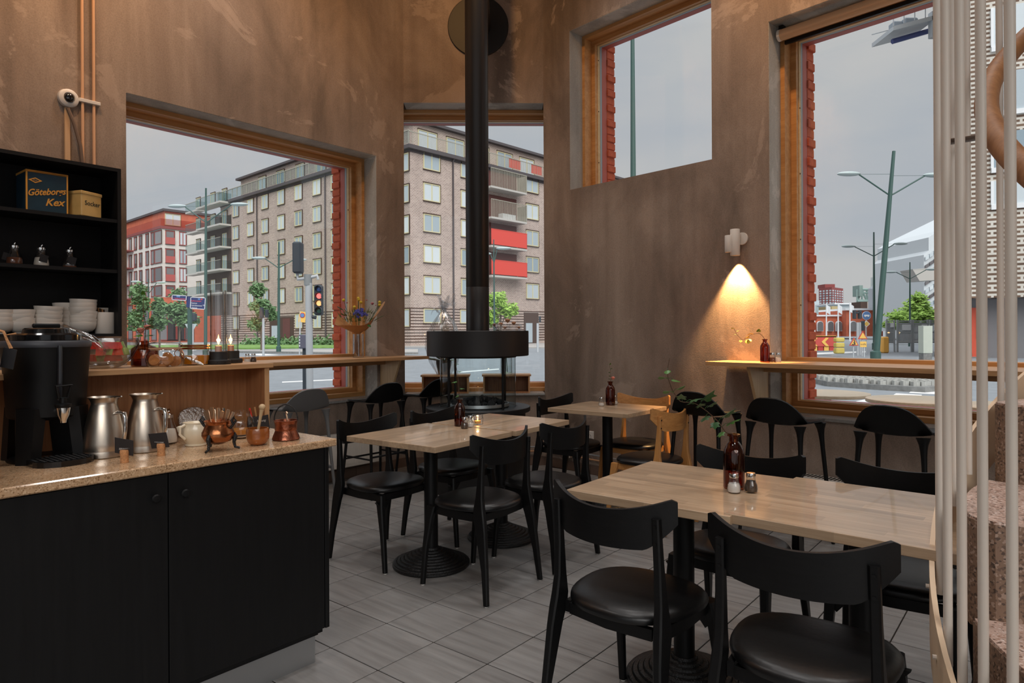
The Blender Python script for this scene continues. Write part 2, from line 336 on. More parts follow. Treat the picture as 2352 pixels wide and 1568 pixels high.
M['silver'] = plain('hammered_silver', srgb(205, 203, 200), 0.2, 1.0, bump=1.0, nscale=90)
M['copper'] = plain('copper', srgb(168, 108, 72), 0.26, 1.0, noise=0.18, nscale=30, bump=0.25)
M['copper2'] = plain('copper_rose', srgb(158, 98, 76), 0.3, 1.0, noise=0.15, nscale=60, bump=0.3)
M['gold'] = plain('brass_spoon', srgb(238, 206, 176), 0.26, 1.0)
M['worktop'] = speckle('beige_stone_worktop', srgb(196, 160, 124), [srgb(176, 140, 104), srgb(212, 180, 146), srgb(150, 116, 84)], 260, 0.1)
M['sill'] = plain('grey_stone_sill', srgb(150, 150, 148), 0.22, noise=0.1, nscale=60)
M['porcelain'] = plain('white_porcelain', srgb(232, 224, 214), 0.28, coat=0.3)
M['cream'] = plain('cream_porcelain', srgb(232, 218, 192), 0.22, coat=0.4)
M['white'] = plain('white_paint', srgb(226, 222, 216), 0.45)
M['whiterad'] = plain('white_radiator', srgb(214, 208, 200), 0.4)
M['bars'] = plain('white_baluster_paint', srgb(226, 216, 204), 0.42)
M['stringer'] = plain('cream_stringer_paint', srgb(232, 204, 172), 0.5)
M['terrazzo'] = speckle('terrazzo', srgb(200, 172, 158), [srgb(170, 136, 118), srgb(222, 204, 194), srgb(120, 96, 84)], 190, 0.4)
M['terrazzod'] = speckle('terrazzo_riser', srgb(132, 106, 88), [srgb(108, 86, 72), srgb(164, 140, 124), srgb(84, 68, 58)], 190, 0.5)
M['grout'] = plain('dark_grout', srgb(46, 41, 38), 0.95, spec=0.1)
M['redmetal'] = plain('red_metal_trim', srgb(176, 84, 72), 0.5)
M['sealgrey'] = plain('grey_seal', srgb(150, 158, 164), 0.4)
M['redbrick'] = plain('red_brick', srgb(190, 88, 56), 0.9, noise=0.16, nscale=30, bump=0.5)
M['pane'] = glass('window_glass', (0.975, 0.985, 0.985), 0.7)
M['cyl'] = glass('stove_glass', (0.90, 0.955, 0.96), 1.0, dens=0.3)
M['glass'] = glass('clear_glass', (0.975, 0.98, 0.98), 1.9, dens=0.55)
M['celloph'] = glass('cellophane', (0.96, 0.97, 0.98), 1.0, rough=0.16, f0=0.24)
M['amber'] = glass('amber_glass', (0.66, 0.36, 0.20), 1.3, dens=0.5)
M['amberdark'] = glass('amber_liquid', (0.74, 0.46, 0.30), 0.5, dens=0.3)
M['leaf'] = plain('ivy_leaf', srgb(66, 118, 36), 0.4, noise=0.3, nscale=50)
M['leafdark'] = plain('ivy_leaf_dark', srgb(44, 88, 40), 0.35, noise=0.3, nscale=50)
M['stem'] = plain('brown_stem', srgb(86, 62, 44), 0.7)
M['rose'] = plain('pink_petals', srgb(222, 138, 120), 0.6, noise=0.15, nscale=60)
M['roseold'] = plain('dusty_rose_petals', srgb(190, 118, 102), 0.6, noise=0.2, nscale=60)
M['salt'] = plain('salt', srgb(236, 232, 226), 0.8)
M['pepper'] = plain('ground_pepper', srgb(74, 56, 42), 0.9, noise=0.5, nscale=600)
M['sugar'] = plain('sugar', srgb(238, 226, 210), 0.8)
M['cinnamon'] = plain('cinnamon', srgb(112, 62, 36), 0.9)
M['cookie'] = plain('ginger_cookie', srgb(168, 104, 48), 0.8, noise=0.2, nscale=60)
M['honey'] = plain('honey', srgb(206, 128, 24), 0.2, coat=0.6)
M['melon'] = plain('melon_red', srgb(214, 56, 44), 0.4, noise=0.25, nscale=40)
M['rind'] = plain('melon_rind', srgb(150, 168, 92), 0.5)
M['wax'] = plain('peach_wax', srgb(240, 166, 126), 0.5)
M['flame'] = emit('flame', (1.0, 0.52, 0.14), 7.0)
M['flamecore'] = emit('flame_core', (1.0, 0.85, 0.5), 9.0)
M['coal'] = plain('coal', srgb(44, 44, 46), 0.8, bump=0.6, nscale=60)
M['paper'] = plain('kraft_paper', srgb(176, 128, 82), 0.7, noise=0.1, nscale=20)
M['cork'] = plain('cork', srgb(196, 142, 96), 0.9, noise=0.25, nscale=160, bump=0.3)
M['slate'] = plain('chalk_slate', srgb(40, 38, 40), 0.7)
M['chalk'] = plain('chalk', srgb(196, 190, 184), 0.9)
M['tinblue'] = plain('tin_blue', srgb(30, 58, 74), 0.35, noise=0.12, nscale=18)
M['tingold'] = plain('tin_gold', srgb(222, 160, 72), 0.35)
M['tincream'] = plain('tin_cream', srgb(214, 178, 112), 0.3, noise=0.08, nscale=14)
M['ink'] = plain('dark_ink', srgb(46, 52, 44), 0.5)
M['lavender'] = plain('violet_petals', srgb(84, 84, 176), 0.6, noise=0.3, nscale=50)
M['yellow'] = plain('yellow_flower', srgb(206, 176, 50), 0.7)
M['water'] = glass('water', (0.95, 0.97, 0.97), 0.6)
# ================================================================== ROOM
AL, AR = RAD(39.3), RAD(42.3)
dL, nL = Vector((sin(AL), cos(AL), 0)), Vector((cos(AL), -sin(AL), 0))
dR, nR = Vector((sin(AR), -cos(AR), 0)), Vector((-cos(AR), -sin(AR), 0))
CL, CR = Vector((-1.062, 6.688, 0)), Vector((0.323, 6.720, 0))
RZL = atan2(-dL.y, -dL.x); RZR = atan2(-dR.y, -dR.x)
eC = (CL - CR).normalized(); nC = Vector((-eC.y, eC.x, 0)); RZC = atan2(eC.y, eC.x); LC = (CL - CR).length
def PL(s, n, z=0): return CL - dL * s + nL * n + Vector((0, 0, z))
def PR(s, n, z=0): return CR + dR * s + nR * n + Vector((0, 0, z))
def PC(s, n, z=0): return CR + eC * s + nC * n + Vector((0, 0, z))
def hit(px, py, P0, nrm, off=0.0):                    # where the sight line meets an upright plane
    r = ray(px, py); o = Vector((0, 0, CAM_H)); t = ((P0 - o).dot(nrm) + off) / r.dot(nrm); return o + r * t
WT = 0.42
def wall(name, loc, rz, x0, x1, holes, z1=CEIL, mat=None, y0=-WT, y1=0.0):
    xs = sorted({x0, x1} | {h[0] for h in holes} | {h[1] for h in holes}); mb = MB()
    for a, b in zip(xs, xs[1:]):
        cuts = sorted([(h[2], h[3]) for h in holes if h[0] <= a + 1e-6 and h[1] >= b - 1e-6]); z = 0.0
        for c0, c1 in cuts:
            if c0 > z: mb.box(a, b, y0, y1, z, c0)
            z = c1
        if z < z1: mb.box(a, b, y0, y1, z, z1)
    o = mb.build(name, mat or M['concrete'], loc=loc, rz=rz, smooth=False, fix=False); tag(o, kind='structure'); return o
S0, S1 = 0.344, 2.558
wl = wall('wall_left', CL, RZL, 0.0, 8.0, [(S0, S1, 0.70, 3.005)])
wr = wall('wall_right', CR, RZR, -8.0, 0.0, [(-1.877, -0.352, 2.678, 4.197), (-5.6, -2.345, 0.70, 3.60)])
wc = wall('wall_center', CR, RZC, 0.0, LC, [(0.0, LC, 0.70, 3.60)], y0=-0.2)
side = MB().box(-6.4, -6.13, -3.5, 0.6, 0, CEIL); tag(side.build('wall_far_left', M['concrete'], smooth=False), kind='structure')
side = MB().box(5.71, 6.0, -3.5, 0.9, 0, CEIL); tag(side.build('wall_far_right', M['concrete'], smooth=False), kind='structure')
tag(MB().box(-6.4, -5.0, -3.8, -3.5, 0, CEIL).box(5.0, 6.0, -3.8, -3.5, 0, CEIL).box(-5.0, 5.0, -3.8, -3.5, 0, 0.4).box(-5.0, 5.0, -3.8, -3.5, 4.4, CEIL).build('wall_back', M['concrete'], smooth=False), kind='structure')  # unseen wall, its wide opening added to fill the room with skylight
tag(MB().prism([(-6.6, -4), (6.2, -4), (6.2, 1.2), (0.7, 7.1), (-1.4, 7.1), (-6.6, 0.9)], CEIL, CEIL + 0.2).build('ceiling', M['ceiling'], smooth=False), kind='structure')
# ---- floor: square grey tiles on a dark bed, laid parallel to the left window wall
def tile_mat():
    m, n, b, o = new_mat('floor_tile'); inf = N(n, 'ShaderNodeObjectInfo')
    ob = N(n, 'ShaderNodeNewGeometry').outputs['Position']
    rotm = N(n, 'ShaderNodeMapping', {'Vector': ob, 'Rotation': (0, 0, RAD(39.0))}).outputs[0]
    rv = N(n, 'ShaderNodeMath', {0: inf.outputs['Random'], 1: 37.0}, operation='MULTIPLY')
    ad = N(n, 'ShaderNodeCombineXYZ', {0: rv.outputs[0], 1: rv.outputs[0]}); v = N(n, 'ShaderNodeVectorMath', {0: rotm, 1: ad.outputs[0]}, operation='ADD')
    mpv = N(n, 'ShaderNodeMapping', {'Vector': v.outputs[0], 'Scale': (2.2, 26.0, 1.0)})
    q = N(n, 'ShaderNodeTexNoise', {'Vector': mpv.outputs[0], 'Scale': 1.0, 'Detail': 6.0, 'Roughness': 0.6})
    c = ramp(n, q.outputs['Fac'], [(0.28, srgb(116, 113, 111)), (0.5, srgb(134, 132, 130)), (0.75, srgb(148, 146, 144))])
    val = N(n, 'ShaderNodeMapRange', {'Value': inf.outputs['Random'], 'To Min': 0.92, 'To Max': 1.06})
    h = N(n, 'ShaderNodeHueSaturation', {'Color': c, 'Value': val.outputs[0]}); n.links.new(h.outputs[0], b.inputs['Base Color'])
    b.inputs['Roughness'].default_value = 0.34; b.inputs['Specular IOR Level'].default_value = 0.45
    bp = N(n, 'ShaderNodeBump', {'Height': q.outputs['Fac'], 'Strength': 0.12, 'Distance': 0.003}); n.links.new(bp.outputs[0], b.inputs['Normal'])
    return m
M['tile'] = tile_mat()
fl = MB().prism([(-6.3, -3.6), (5.9, -3.6), (5.9, 0.8), (0.45, 6.8), (-1.2, 6.8), (-6.3, 0.6)], -0.12, -0.003).build('floor', M['grout'], smooth=False); tag(fl, kind='structure')
T0, tu, tv = Vector((-0.8125, 3.2658, 0)), Vector((0.2358, -0.191, 0)), Vector((0.1911, 0.2358, 0))
def inroom(p, e=0.0):
    return (p - CL).dot(nL) > -e and (p - CR).dot(nR) > -e and (p - CR).dot(nC) > -e and -6.1 < p.x < 5.7 and p.y > -3.4
cells = []
for i in range(-26, 28):
    for j in range(-30, 26):
        c = T0 + tu * (i + 0.5) + tv * (j + 0.5)
        if not inroom(c, 0.12): continue
        vis = c.y > 0.6 and abs(c.x / c.y) < 0.80 and c.y > 1.9
        cells.append((0 if vis else 1, c.length, c, i, j))
cells.sort(key=lambda q: (q[0], q[1]))
tl = 0.3034; hh = tl / 2 - 0.0027
tile_me = MB().cbox(-hh, hh, -hh, hh, -0.010, 0.0, 0.0012).mesh('floor_tile', M['tile'], smooth=False)
ta = atan2(tu.y, tu.x); rest = MB()
for k, (vis, d, c, i, j) in enumerate(cells):
    if k < 298: inst('floor_tile', tile_me, fl, c, ta)
    else:
        q = MB().box(-hh, hh, -hh, hh, -0.010, 0.0).rot(ta).move(c.x, c.y, 0); rest.add(q.v, q.f)
tag(rest.build('floor_tiles_beyond', M['tile'], fl, smooth=False, fix=False), kind='stuff')
# ---- skirting
sk = plain('skirting_tile', srgb(112, 92, 80), 0.5, noise=0.12, nscale=5); skc = M['grout']
def skirt(name, loc, rz, x0, x1):
    root = MB().box(x0, x1, 0.0, 0.009, 0.0, 0.088).build(name, skc, loc=loc, rz=rz, smooth=False); tag(root, kind='structure')
    n = max(1, round((x1 - x0) / 0.3034)); st = (x1 - x0) / n; me = MB().cbox(0.002, st - 0.002, 0.002, 0.013, 0.0, 0.09, 0.0015).mesh('skirting_tile', sk, smooth=False)
    for k in range(n): inst('skirting_tile', me, root, (x0 + k * st, 0, 0))
skirt('baseboard_left', CL, RZL, 0.0, 3.64); skirt('baseboard_right', CR, RZR, -2.4, 0.0); skirt('baseboard_center', CR, RZC, 0.0, LC)
# ---- windows (local x along the wall, +y into the room)
brick_me = MB().cbox(-0.04, 0.04, -0.06, 0.06, -0.031, 0.031, 0.004).mesh('brick', M['redbrick'], smooth=False)
def window(name, loc, rz, x0, x1, z0, z1, glassz=None, jambs=(True, True), transom=None, soffit=True, yo=0.0):
    def ring(i0, i1, ya, yb, mb=None):
        mb = mb or MB(); a, b, c, d = x0, x1, z0, z1
        mb.box(a + i0, b - i0, ya, yb, d - i1, d - i0); mb.box(a + i0, b - i0, ya, yb, c + i0, c + i1)
        mb.box(a + i0, a + i1, ya, yb, c + i1, d - i1); mb.box(b - i1, b - i0, ya, yb, c + i1, d - i1); return mb
    f = ring(0.0, 0.036, -0.36 + yo, -0.18 + yo).build(name, M['framex'], loc=loc, rz=rz, smooth=False, fix=False); tag(f, kind='structure')
    ring(0.036, 0.076, -0.36 + yo, -0.285 + yo).build('window_sash', M['framex'], f, smooth=False, fix=False)
    if transom: MB().box(x0 + 0.036, x1 - 0.036, -0.34 + yo, -0.20 + yo, transom[0], transom[1]).build('transom', M['framex'], f, smooth=False)
    ring(0.068, 0.081, -0.352 + yo, -0.322 + yo).build('glazing_bead', M['framelitx'], f, smooth=False, fix=False)
    ring(0.064, 0.079, -0.385 + yo, -0.358 + yo).build('glazing_seal', M['sealgrey'], f, smooth=False, fix=False)
    MB().box(x0 + 0.07, x1 - 0.07, -0.353 + yo, -0.347 + yo, z0 + 0.07, z1 - 0.07).build('glass_pane', M['pane'], f, smooth=False)
    ring(0.04, 0.080, -0.455 + yo, -0.386 + yo).build('metal_trim', M['redmetal'], f, smooth=False, fix=False)
    for side, x in ((0, x0 + 0.044), (1, x1 - 0.044)):
        if not jambs[side]: continue
        nb = int((z1 - z0) / 0.075) + 1; rr = random.Random(3)
        for k in range(nb):
            sx = rr.uniform(-0.004, 0.004) + (0.010 if k % 2 else 0.0) * (1 if side == 0 else -1)
            inst('brick', brick_me, f, (x + sx, -0.518 + yo, z0 + 0.04 + k * 0.075))
        MB().box(x - 0.034, x + 0.034, -0.575 + yo, -0.463 + yo, z0, z1).build('brick_joint', M['redbrick'], f, smooth=False)
    for k in range(int((z1 - z0) / 0.5)):                # plugged screw holes in the bead
        MB().sph((x0 + 0.0815, -0.33 + yo, z0 + 0.3 + k * 0.5), 0.006, 6, 4).build('screw_plug', M['stem'], f)
        MB().sph((x1 - 0.0815, -0.33 + yo, z0 + 0.3 + k * 0.5), 0.006, 6, 4).build('screw_plug', M['stem'], f)
    return f
def sill(name, loc, rz, x0, x1, z, y0=-0.19, y1=0.028):
    tag(MB().cbox(x0, x1, y0, y1, z - 0.022, z, 0.002).build(name, M['sill'], loc=loc, rz=rz, smooth=False), kind='structure')
ZS = 0.717
window('window_1', CL, RZL, S0, S1, ZS, 3.005, transom=(1.085, 1.122)); sill('trim_1', CL, RZL, S0, S1, ZS)
window('window_2', CR, RZC, -0.22, LC + 0.22, ZS, 3.60, jambs=(False, False), yo=-0.03); sill('trim_2', CR, RZC, 0.0, LC, ZS, -0.24)
window('window_3', CR, RZR, -1.877, -0.352, 2.678, 4.197); window('window_4', CR, RZR, -5.6, -2.345, ZS, 3.60, transom=(1.085, 1.122)); sill('trim_4', CR, RZR, -5.6, -2.345, ZS)
# soffits and jambs inside the openings, daylight put into a paler concrete
def reveal(name, loc, rz, x0, x1, z0, z1, sides):
    mb = MB(); t = 0.004
    if 't' in sides: mb.box(x0, x1, -0.18, -0.002, z1 - t, z1 + t)
    if 'l' in sides: mb.box(x0 - t, x0 + t, -0.18, -0.002, z0, z1)
    if 'r' in sides: mb.box(x1 - t, x1 + t, -0.18, -0.002, z0, z1)
    tag(mb.build(name, M['reveal'], loc=loc, rz=rz, smooth=False, fix=False), kind='structure')
reveal('trim_5', CL, RZL, S0, S1, ZS, 3.005, 'tl'); reveal('trim_6', CR, RZR, -1.877, -0.352, 2.678, 4.197, 'tlr'); reveal('trim_7', CR, RZR, -5.6, -2.345, ZS, 3.60, 'tlr')
MBt = MB().box(0.0, LC, -0.21, -0.002, 3.596, 3.604); tag(MBt.build('trim_8', M['reveal'], loc=CR, rz=RZC, smooth=False), kind='structure')
# unseen blocks added to stop light leaking in around the middle window
tag(MB().box(-0.32, LC + 0.32, -0.75, -0.201, 3.597, CEIL).box(-0.32, LC + 0.32, -0.75, -0.39, 0.0, 0.70).build('leak_seal', M['concrete'], loc=CR, rz=RZC, smooth=False), kind='structure')
# ---- roller blind over the right window
rb = thing('roller_blind', 'beige roller blind rolled up at the head of the tall right window', 'blind', PR(2.345, -0.10, 3.515), RZR)
mb = MB().tube([(-3.2, 0, 0), (-0.05, 0, 0)], 0.040, 20).build('blind_roll', plain('blind_fabric', srgb(214, 176, 138), 0.7), rb)
MB().tube([(-0.05, 0, 0), (-0.03, 0, 0)], 0.042, 20).build('end_cap', M['white'], rb)
MB().box(-0.062, -0.03, -0.05, 0.0, -0.004, 0.075).build('bracket', M['blackmetal'], rb)
MB().box(-3.2, -0.055, -0.062, -0.042, -0.058, -0.030).build('shadow_strip', M['blackmetal'], rb)  # black strip put in as the shadow below the roll
# ---- radiators, heating pipes, socket
rd = thing('radiator', 'white panel radiator with grille top low under the left window', 'radiator', PL(0.42, 0.035, 0.0), RZL)
MB().cbox(0.0, 2.2, 0.0, 0.10, 0.13, 0.42, 0.006).build('panel_body', M['whiterad'], rd, smooth=False)
mb = MB()
for k in range(70): mb.box(0.03 + k * 0.031, 0.042 + k * 0.031, 0.099, 0.103, 0.16, 0.40)
tag(mb.build('ribs', M['whiterad'], rd, smooth=False, fix=False), kind='stuff')
MB().box(0.0, 2.2, -0.002, 0.102, 0.419, 0.426).build('top_grille', M['whiterad'], rd, smooth=False)
for x in (0.62, 1.6): MB().prism([(-0.02, 0.13), (0.02, 0.13), (0.05, 0.0), (-0.05, 0.0)], 0.03, 0.07, 'y').move(x, 0, 0).build('foot', M['whiterad'], rd, smooth=False)
cv = thing('radiator', 'low white convector with slotted top under the tall right window', 'radiator', PR(2.46, 0.02, 0.0), RZR)
MB().cbox(-2.6, 0.0, 0.0, 0.13, 0.07, 0.318, 0.006).build('casing', M['whiterad'], cv, smooth=False)
mb = MB()
for k in range(100): mb.box(-2.57 + k * 0.0255, -2.557 + k * 0.0255, 0.02, 0.11, 0.3176, 0.3192)
tag(mb.build('slots', M['grout'], cv, smooth=False, fix=False), kind='stuff')
for x in (-0.3, -1.3, -2.3): MB().box(x - 0.03, x + 0.03, 0.03, 0.10, 0, 0.07).build('foot', M['whiterad'], cv, smooth=False)
hp = thing('heating_pipes', 'pair of thin copper heating pipes low along the right concrete wall', 'pipe', PR(0, 0, 0))
pc = plain('painted_pipe', srgb(196, 150, 112), 0.35, 0.3)
for z in (0.145, 0.188):
    pts = [PC(LC - 0.35, 0.035, z) - PR(0, 0, 0), PC(0.05, 0.035, z) - PR(0, 0, 0), PR(0.05, 0.035, z) - PR(0, 0, 0), PR(2.45, 0.035, z) - PR(0, 0, 0)]
    MB().tube(pts, 0.0075, 8).build('pipe', pc if z < 0.16 else M['alu'], hp)
for s in (0.36, 1.3, 2.1): MB().box(-0.014, 0.014, 0, 0.048, 0.128, 0.205).build('pipe_clip', M['white'], hp, loc=PR(s, 0.0) - PR(0, 0), rz=RZR, smooth=False)
so = thing('power_socket', 'white power socket low on the wall behind the far table', 'socket', PR(0.60, 0.0, 0.359), RZR)
MB().cbox(-0.042, 0.042, 0.0005, 0.012, -0.042, 0.042, 0.003).build('plate', M['white'], so, smooth=False)
MB().lathe([(0.021, 0), (0.021, 0.002), (0.018, 0.002), (0.017, -0.004)], 16).rot(RAD(-90), 'X').move(0, 0.0125, 0).build('socket_cup', M['white'], so)
for x in (-0.009, 0.009): MB().tube([(x, 0.010, 0), (x, 0.0155, 0)], 0.0025, 6).build('pin_hole', M['plastic'], so)
# ---- camera dome, cable conduits and trunking on the left wall
def onL(px, py, n=0.0): return hit(px, py, CL, nL, n)
pcam = onL(155, 227)
cd = thing('security_camera', 'white round dome camera on the upper left concrete wall', 'camera', pcam, RZL)
MB().lathe([(0.0, 0), (0.058, 0.0), (0.062, 0.008), (0.058, 0.028), (0.046, 0.036), (0.034, 0.037), (0.031, 0.034)], 28).rot(RAD(-90), 'X').build('housing', M['white'], cd)
MB().sph((0, 0.032, 0), (0.031, 0.026, 0.031), 18, 12).build('dome', plain('black_dome', srgb(12, 12, 14), 0.08, coat=1.0), cd)
q0 = onL(152, 250) - pcam; q1 = onL(155, 365) - pcam
tr = thing('cable_trunking', 'beige flat cable trunking running down below the dome camera', 'trunking', onL(153, 248), RZL)
MB().cbox(-0.016, 0.016, 0.0, 0.016, -0.36, -0.0, 0.002).build('trunking_cover', plain('trunking', srgb(206, 170, 132), 0.6), tr, smooth=False)
loopm = MB(); pts = [(-0.0, 0.02, -0.005), (-0.035, 0.026, -0.10), (-0.07, 0.028, -0.24), (-0.082, 0.028, -0.36)]
loopm.tube(pts, 0.012, 8).build('cable', plain('grey_cable', srgb(118, 98, 84), 0.6), tr)
for lab, px in (('nearer the dome camera', 187), ('nearer the left window', 213)):
    b = onL(px + 1, 300); cdt = thing('conduit', 'thin pale conduit pipe on the left wall, the one ' + lab, 'pipe', (b.x, b.y, 0), RZL, 'conduit pipes above the black shelf')
    MB().tube([(0, 0.014, 2.45), (0, 0.014, CEIL)], 0.0095, 10).build('tube', plain('conduit_paint', srgb(226, 180, 142), 0.4), cdt)
    if px == 187:
        zc = onL(200, 235).z; cl = MB().cbox(-0.105, 0.025, 0.0, 0.03, zc - 0.012, zc + 0.012, 0.003).build('pipe_clip', M['white'], cdt, smooth=False)
# ---- spot lamp on the right wall
pl = hit(1697, 558, CR, nR, 0.0)
wlmp = thing('wall_lamp', 'white twin-cylinder wall lamp shining down on the right concrete wall', 'lamp', pl, RZR)
MB().lathe([(0.0, 0), (0.047, 0.0), (0.047, 0.012), (0.0, 0.012)], 20).rot(RAD(-90), 'X').move(-0.03, 0.0, 0.03).build('back_plate', M['white'], wlmp)
MB().lathe([(0.0, -0.1), (0.034, -0.1), (0.036, -0.096), (0.036, 0.097), (0.034, 0.1), (0, 0.1)], 24).move(0.0, 0.056, 0).build('main_cylinder', M['white'], wlmp)
MB().lathe([(0.0, -0.062), (0.026, -0.064), (0.028, -0.06), (0.028, 0.06), (0.026, 0.064), (0, 0.064)], 24).move(0.036, 0.088, -0.01).build('small_cylinder', M['white'], wlmp)
lp = pl + nR * 0.05 + Vector((0, 0, -0.108))
lamp('wall_lamp_light', 'SPOT', lp, 195, (1.0, 0.56, 0.22), (0, 0, 0), spot_size=RAD(74), spot_blend=0.5, shadow_soft_size=0.015)
# ================================================================== TABLES
base_prof = [(0.0, 0.0), (0.214, 0.0), (0.219, 0.006), (0.219, 0.018)]
for k in range(8):
    r0 = 0.214 - k * 0.021; z0 = 0.019 + k * 0.0092
    base_prof += [(r0, z0 + 0.002), (r0 - 0.002, z0 + 0.0075), (r0 - 0.006, z0 + 0.0095), (r0 - 0.0175, z0 + 0.0098), (r0 - 0.019, z0 + 0.0075)]
base_prof += [(0.046, 0.100), (0.044, 0.104)]
base_me = MB().lathe(base_prof, 40).mesh('table_base', M['castiron'])
base_me2 = base_me
def table(x, y, rz, lx, ly, label, top=0.745, dz=0.0, group=None):
    t = thing('dining_table', label, 'table', (x, y, 0), rz, group)
    MB().cbox(-lx / 2, lx / 2, -ly / 2, ly / 2, top - 0.030 + dz, top + dz, 0.0015).build('table_top', M['tabx'], t, smooth=False)
    MB().cbox(-0.19, 0.19, -0.19, 0.19, top - 0.036 + dz, top - 0.0302 + dz, 0.001).build('mounting_plate', M['blackmetal'], t, smooth=False)
    MB().lathe([(0.039, 0.066), (0.039, top - 0.036 + dz)], 24).build('column', M['blackmetal'], t)
    inst('base', base_me, t)
    return t
t0 = table(-0.466, 3.850, RAD(54.0), 0.655, 0.668, 'oak table nearest the counter, with amber bottle and tealight')
MB().box(-0.0395, -0.033, 0.012, 0.038, 0.690, 0.705).move(-0.001, 0, 0).build('label_tag', M['white'], t0, smooth=False)
tb = table(-0.072, 4.340, RAD(54.5), 0.600, 0.655, 'bare oak table butted against the far side of the tealight table', dz=0.004)
t1 = table(0.645, 2.553, RAD(-38.0), 0.605, 0.682, 'oak table in front carrying the long ivy and two shakers')
t2 = table(1.128, 2.185, RAD(-40.5), 0.63, 0.686, 'bare oak table at right end of the front row by the stairs', dz=0.003)
t3 = table(0.727, 5.169, RAD(-38.5), 0.686, 0.612, 'small oak table against the concrete wall with pink flower bottle')
# ================================================================== CHAIRS
def rim_beam(mb, pts, w, h):                          # flat rail following points, upright rectangular section
    ps = [Vector(p) for p in pts]; rs = []
    for i, p in enumerate(ps):
        t = ps[min(i + 1, len(ps) - 1)] - ps[max(i - 1, 0)]; s = Vector((t.y, -t.x, 0)).normalized() * (w / 2); z = Vector((0, 0, h / 2))
        rs.append([p - s - z, p + s - z, p + s + z, p - s + z])
    return mb.rings(rs)
def seat_outline(a, k=1.0):
    c, s = cos(a), sin(a); f = lambda v, e: math.copysign(abs(v) ** e, v)
    x = 0.222 * f(c, 0.80); y = 0.212 * f(s, 0.80); wid = 1.0 + 0.10 * (y / 0.212)
    return x * wid * 0.965 * k, y * k
def make_chair(label, wood_m, woodz, seat_m):
    t = thing('dining_chair', label, 'chair')
    rs = []
    for k, z in ((0.55, 0.420), (0.90, 0.422), (0.985, 0.430), (1.0, 0.439), (0.992, 0.448), (0.955, 0.457), (0.86, 0.4645), (0.66, 0.4695), (0.35, 0.4715), (0.08, 0.472)):
        rs.append([(*seat_outline(2 * pi * j / 44, k), z) for j in range(44)])
    MB().rings(rs).build('seat', seat_m, t)
    mb = MB(); rim_beam(mb, [(-0.155, 0.165, 0.402), (0, 0.178, 0.402), (0.155, 0.165, 0.402)], 0.02, 0.036)
    rim_beam(mb, [(-0.155, -0.150, 0.402), (0, -0.166, 0.402), (0.155, -0.150, 0.402)], 0.02, 0.036)
    for s in (-1, 1): rim_beam(mb, [(s * 0.170, -0.150, 0.402), (s * 0.184, 0, 0.402), (s * 0.172, 0.165, 0.402)], 0.02, 0.040)
    mb.build('seat_frame', wood_m, t)
    for s in (-1, 1):
        rl = MB().beam([(s * 0.222, -0.228, 0.006), (s * 0.212, -0.212, 0.16), (s * 0.201, -0.182, 0.345), (s * 0.197, -0.168, 0.405), (s * 0.194, -0.163, 0.445), (s * 0.191, -0.164, 0.51), (s * 0.188, -0.170, 0.62), (s * 0.186, -0.180, 0.765)],
                       [(0.024, 0.026), (0.025, 0.034), (0.028, 0.060), (0.030, 0.070), (0.030, 0.064), (0.027, 0.042), (0.025, 0.030), (0.024, 0.024)]).build('leg', woodz, t)
        MB().lathe([(0.009, 0), (0.010, 0.007)], 10).move(s * 0.222, -0.228, 0).build('glide', M['white'], rl)
        for z, y in ((0.742, -0.190), (0.690, -0.187)):
            MB().tube([(s * 0.186, y + 0.004, z), (s * 0.186, y - 0.0035, z)], 0.0055, 8).build('bolt', M['plastic'], rl)
        fl_ = MB().beam([(s * 0.200, 0.224, 0.006), (s * 0.196, 0.206, 0.2), (s * 0.188, 0.180, 0.36), (s * 0.182, 0.168, 0.421)], [(0.024, 0.024), (0.028, 0.030), (0.034, 0.044), (0.036, 0.056)]).build('leg', woodz, t)
        MB().lathe([(0.009, 0), (0.010, 0.007)], 10).move(s * 0.200, 0.224, 0).build('glide', M['white'], fl_)
        mb = MB().prism([(0.0, 0.0), (0.05, 0.0), (0.0, -0.06)], -0.010, 0.010, 'y')
        if s > 0: mb.xf(lambda v: Vector((-v.x, v.y, v.z)))
        mb.move(s * (-0.168 if s < 0 else 0.168) * s * s, 0.172, 0.385).build('corner_brace', wood_m, t)
    R = 0.365
    def back(u, v):                                   # u across, v up
        x = (u * 2 - 1) * 0.227; a = abs(u * 2 - 1)
        zt = 0.776 + 0.050 * a ** 2.0 - (0.012 * max(0, (a - 0.93) / 0.07) ** 2)
        zb = 0.660 + 0.016 * a * a + (max(0.0, a - 0.62) / 0.38) ** 1.4 * 0.072
        z = zb + (zt - zb) * v
        y = -0.208 + (R - sqrt(R * R - x * x)) - 0.02 * (z - 0.73) + 0.0
        return (x, y, z)
    MB().grid(back, 36, 8, 0.014).build('backrest', wood_m, t)
    return t
chair = make_chair('black dining chair in front, nearest the counter, back to the camera', M['blackwood'], M['blackwood'], M['leather'])
grp = 'black chairs around the oak tables'
def place(src, x, y, a, label, group): return dup(src, (x, y, 0), RAD(a - 90), label, group)
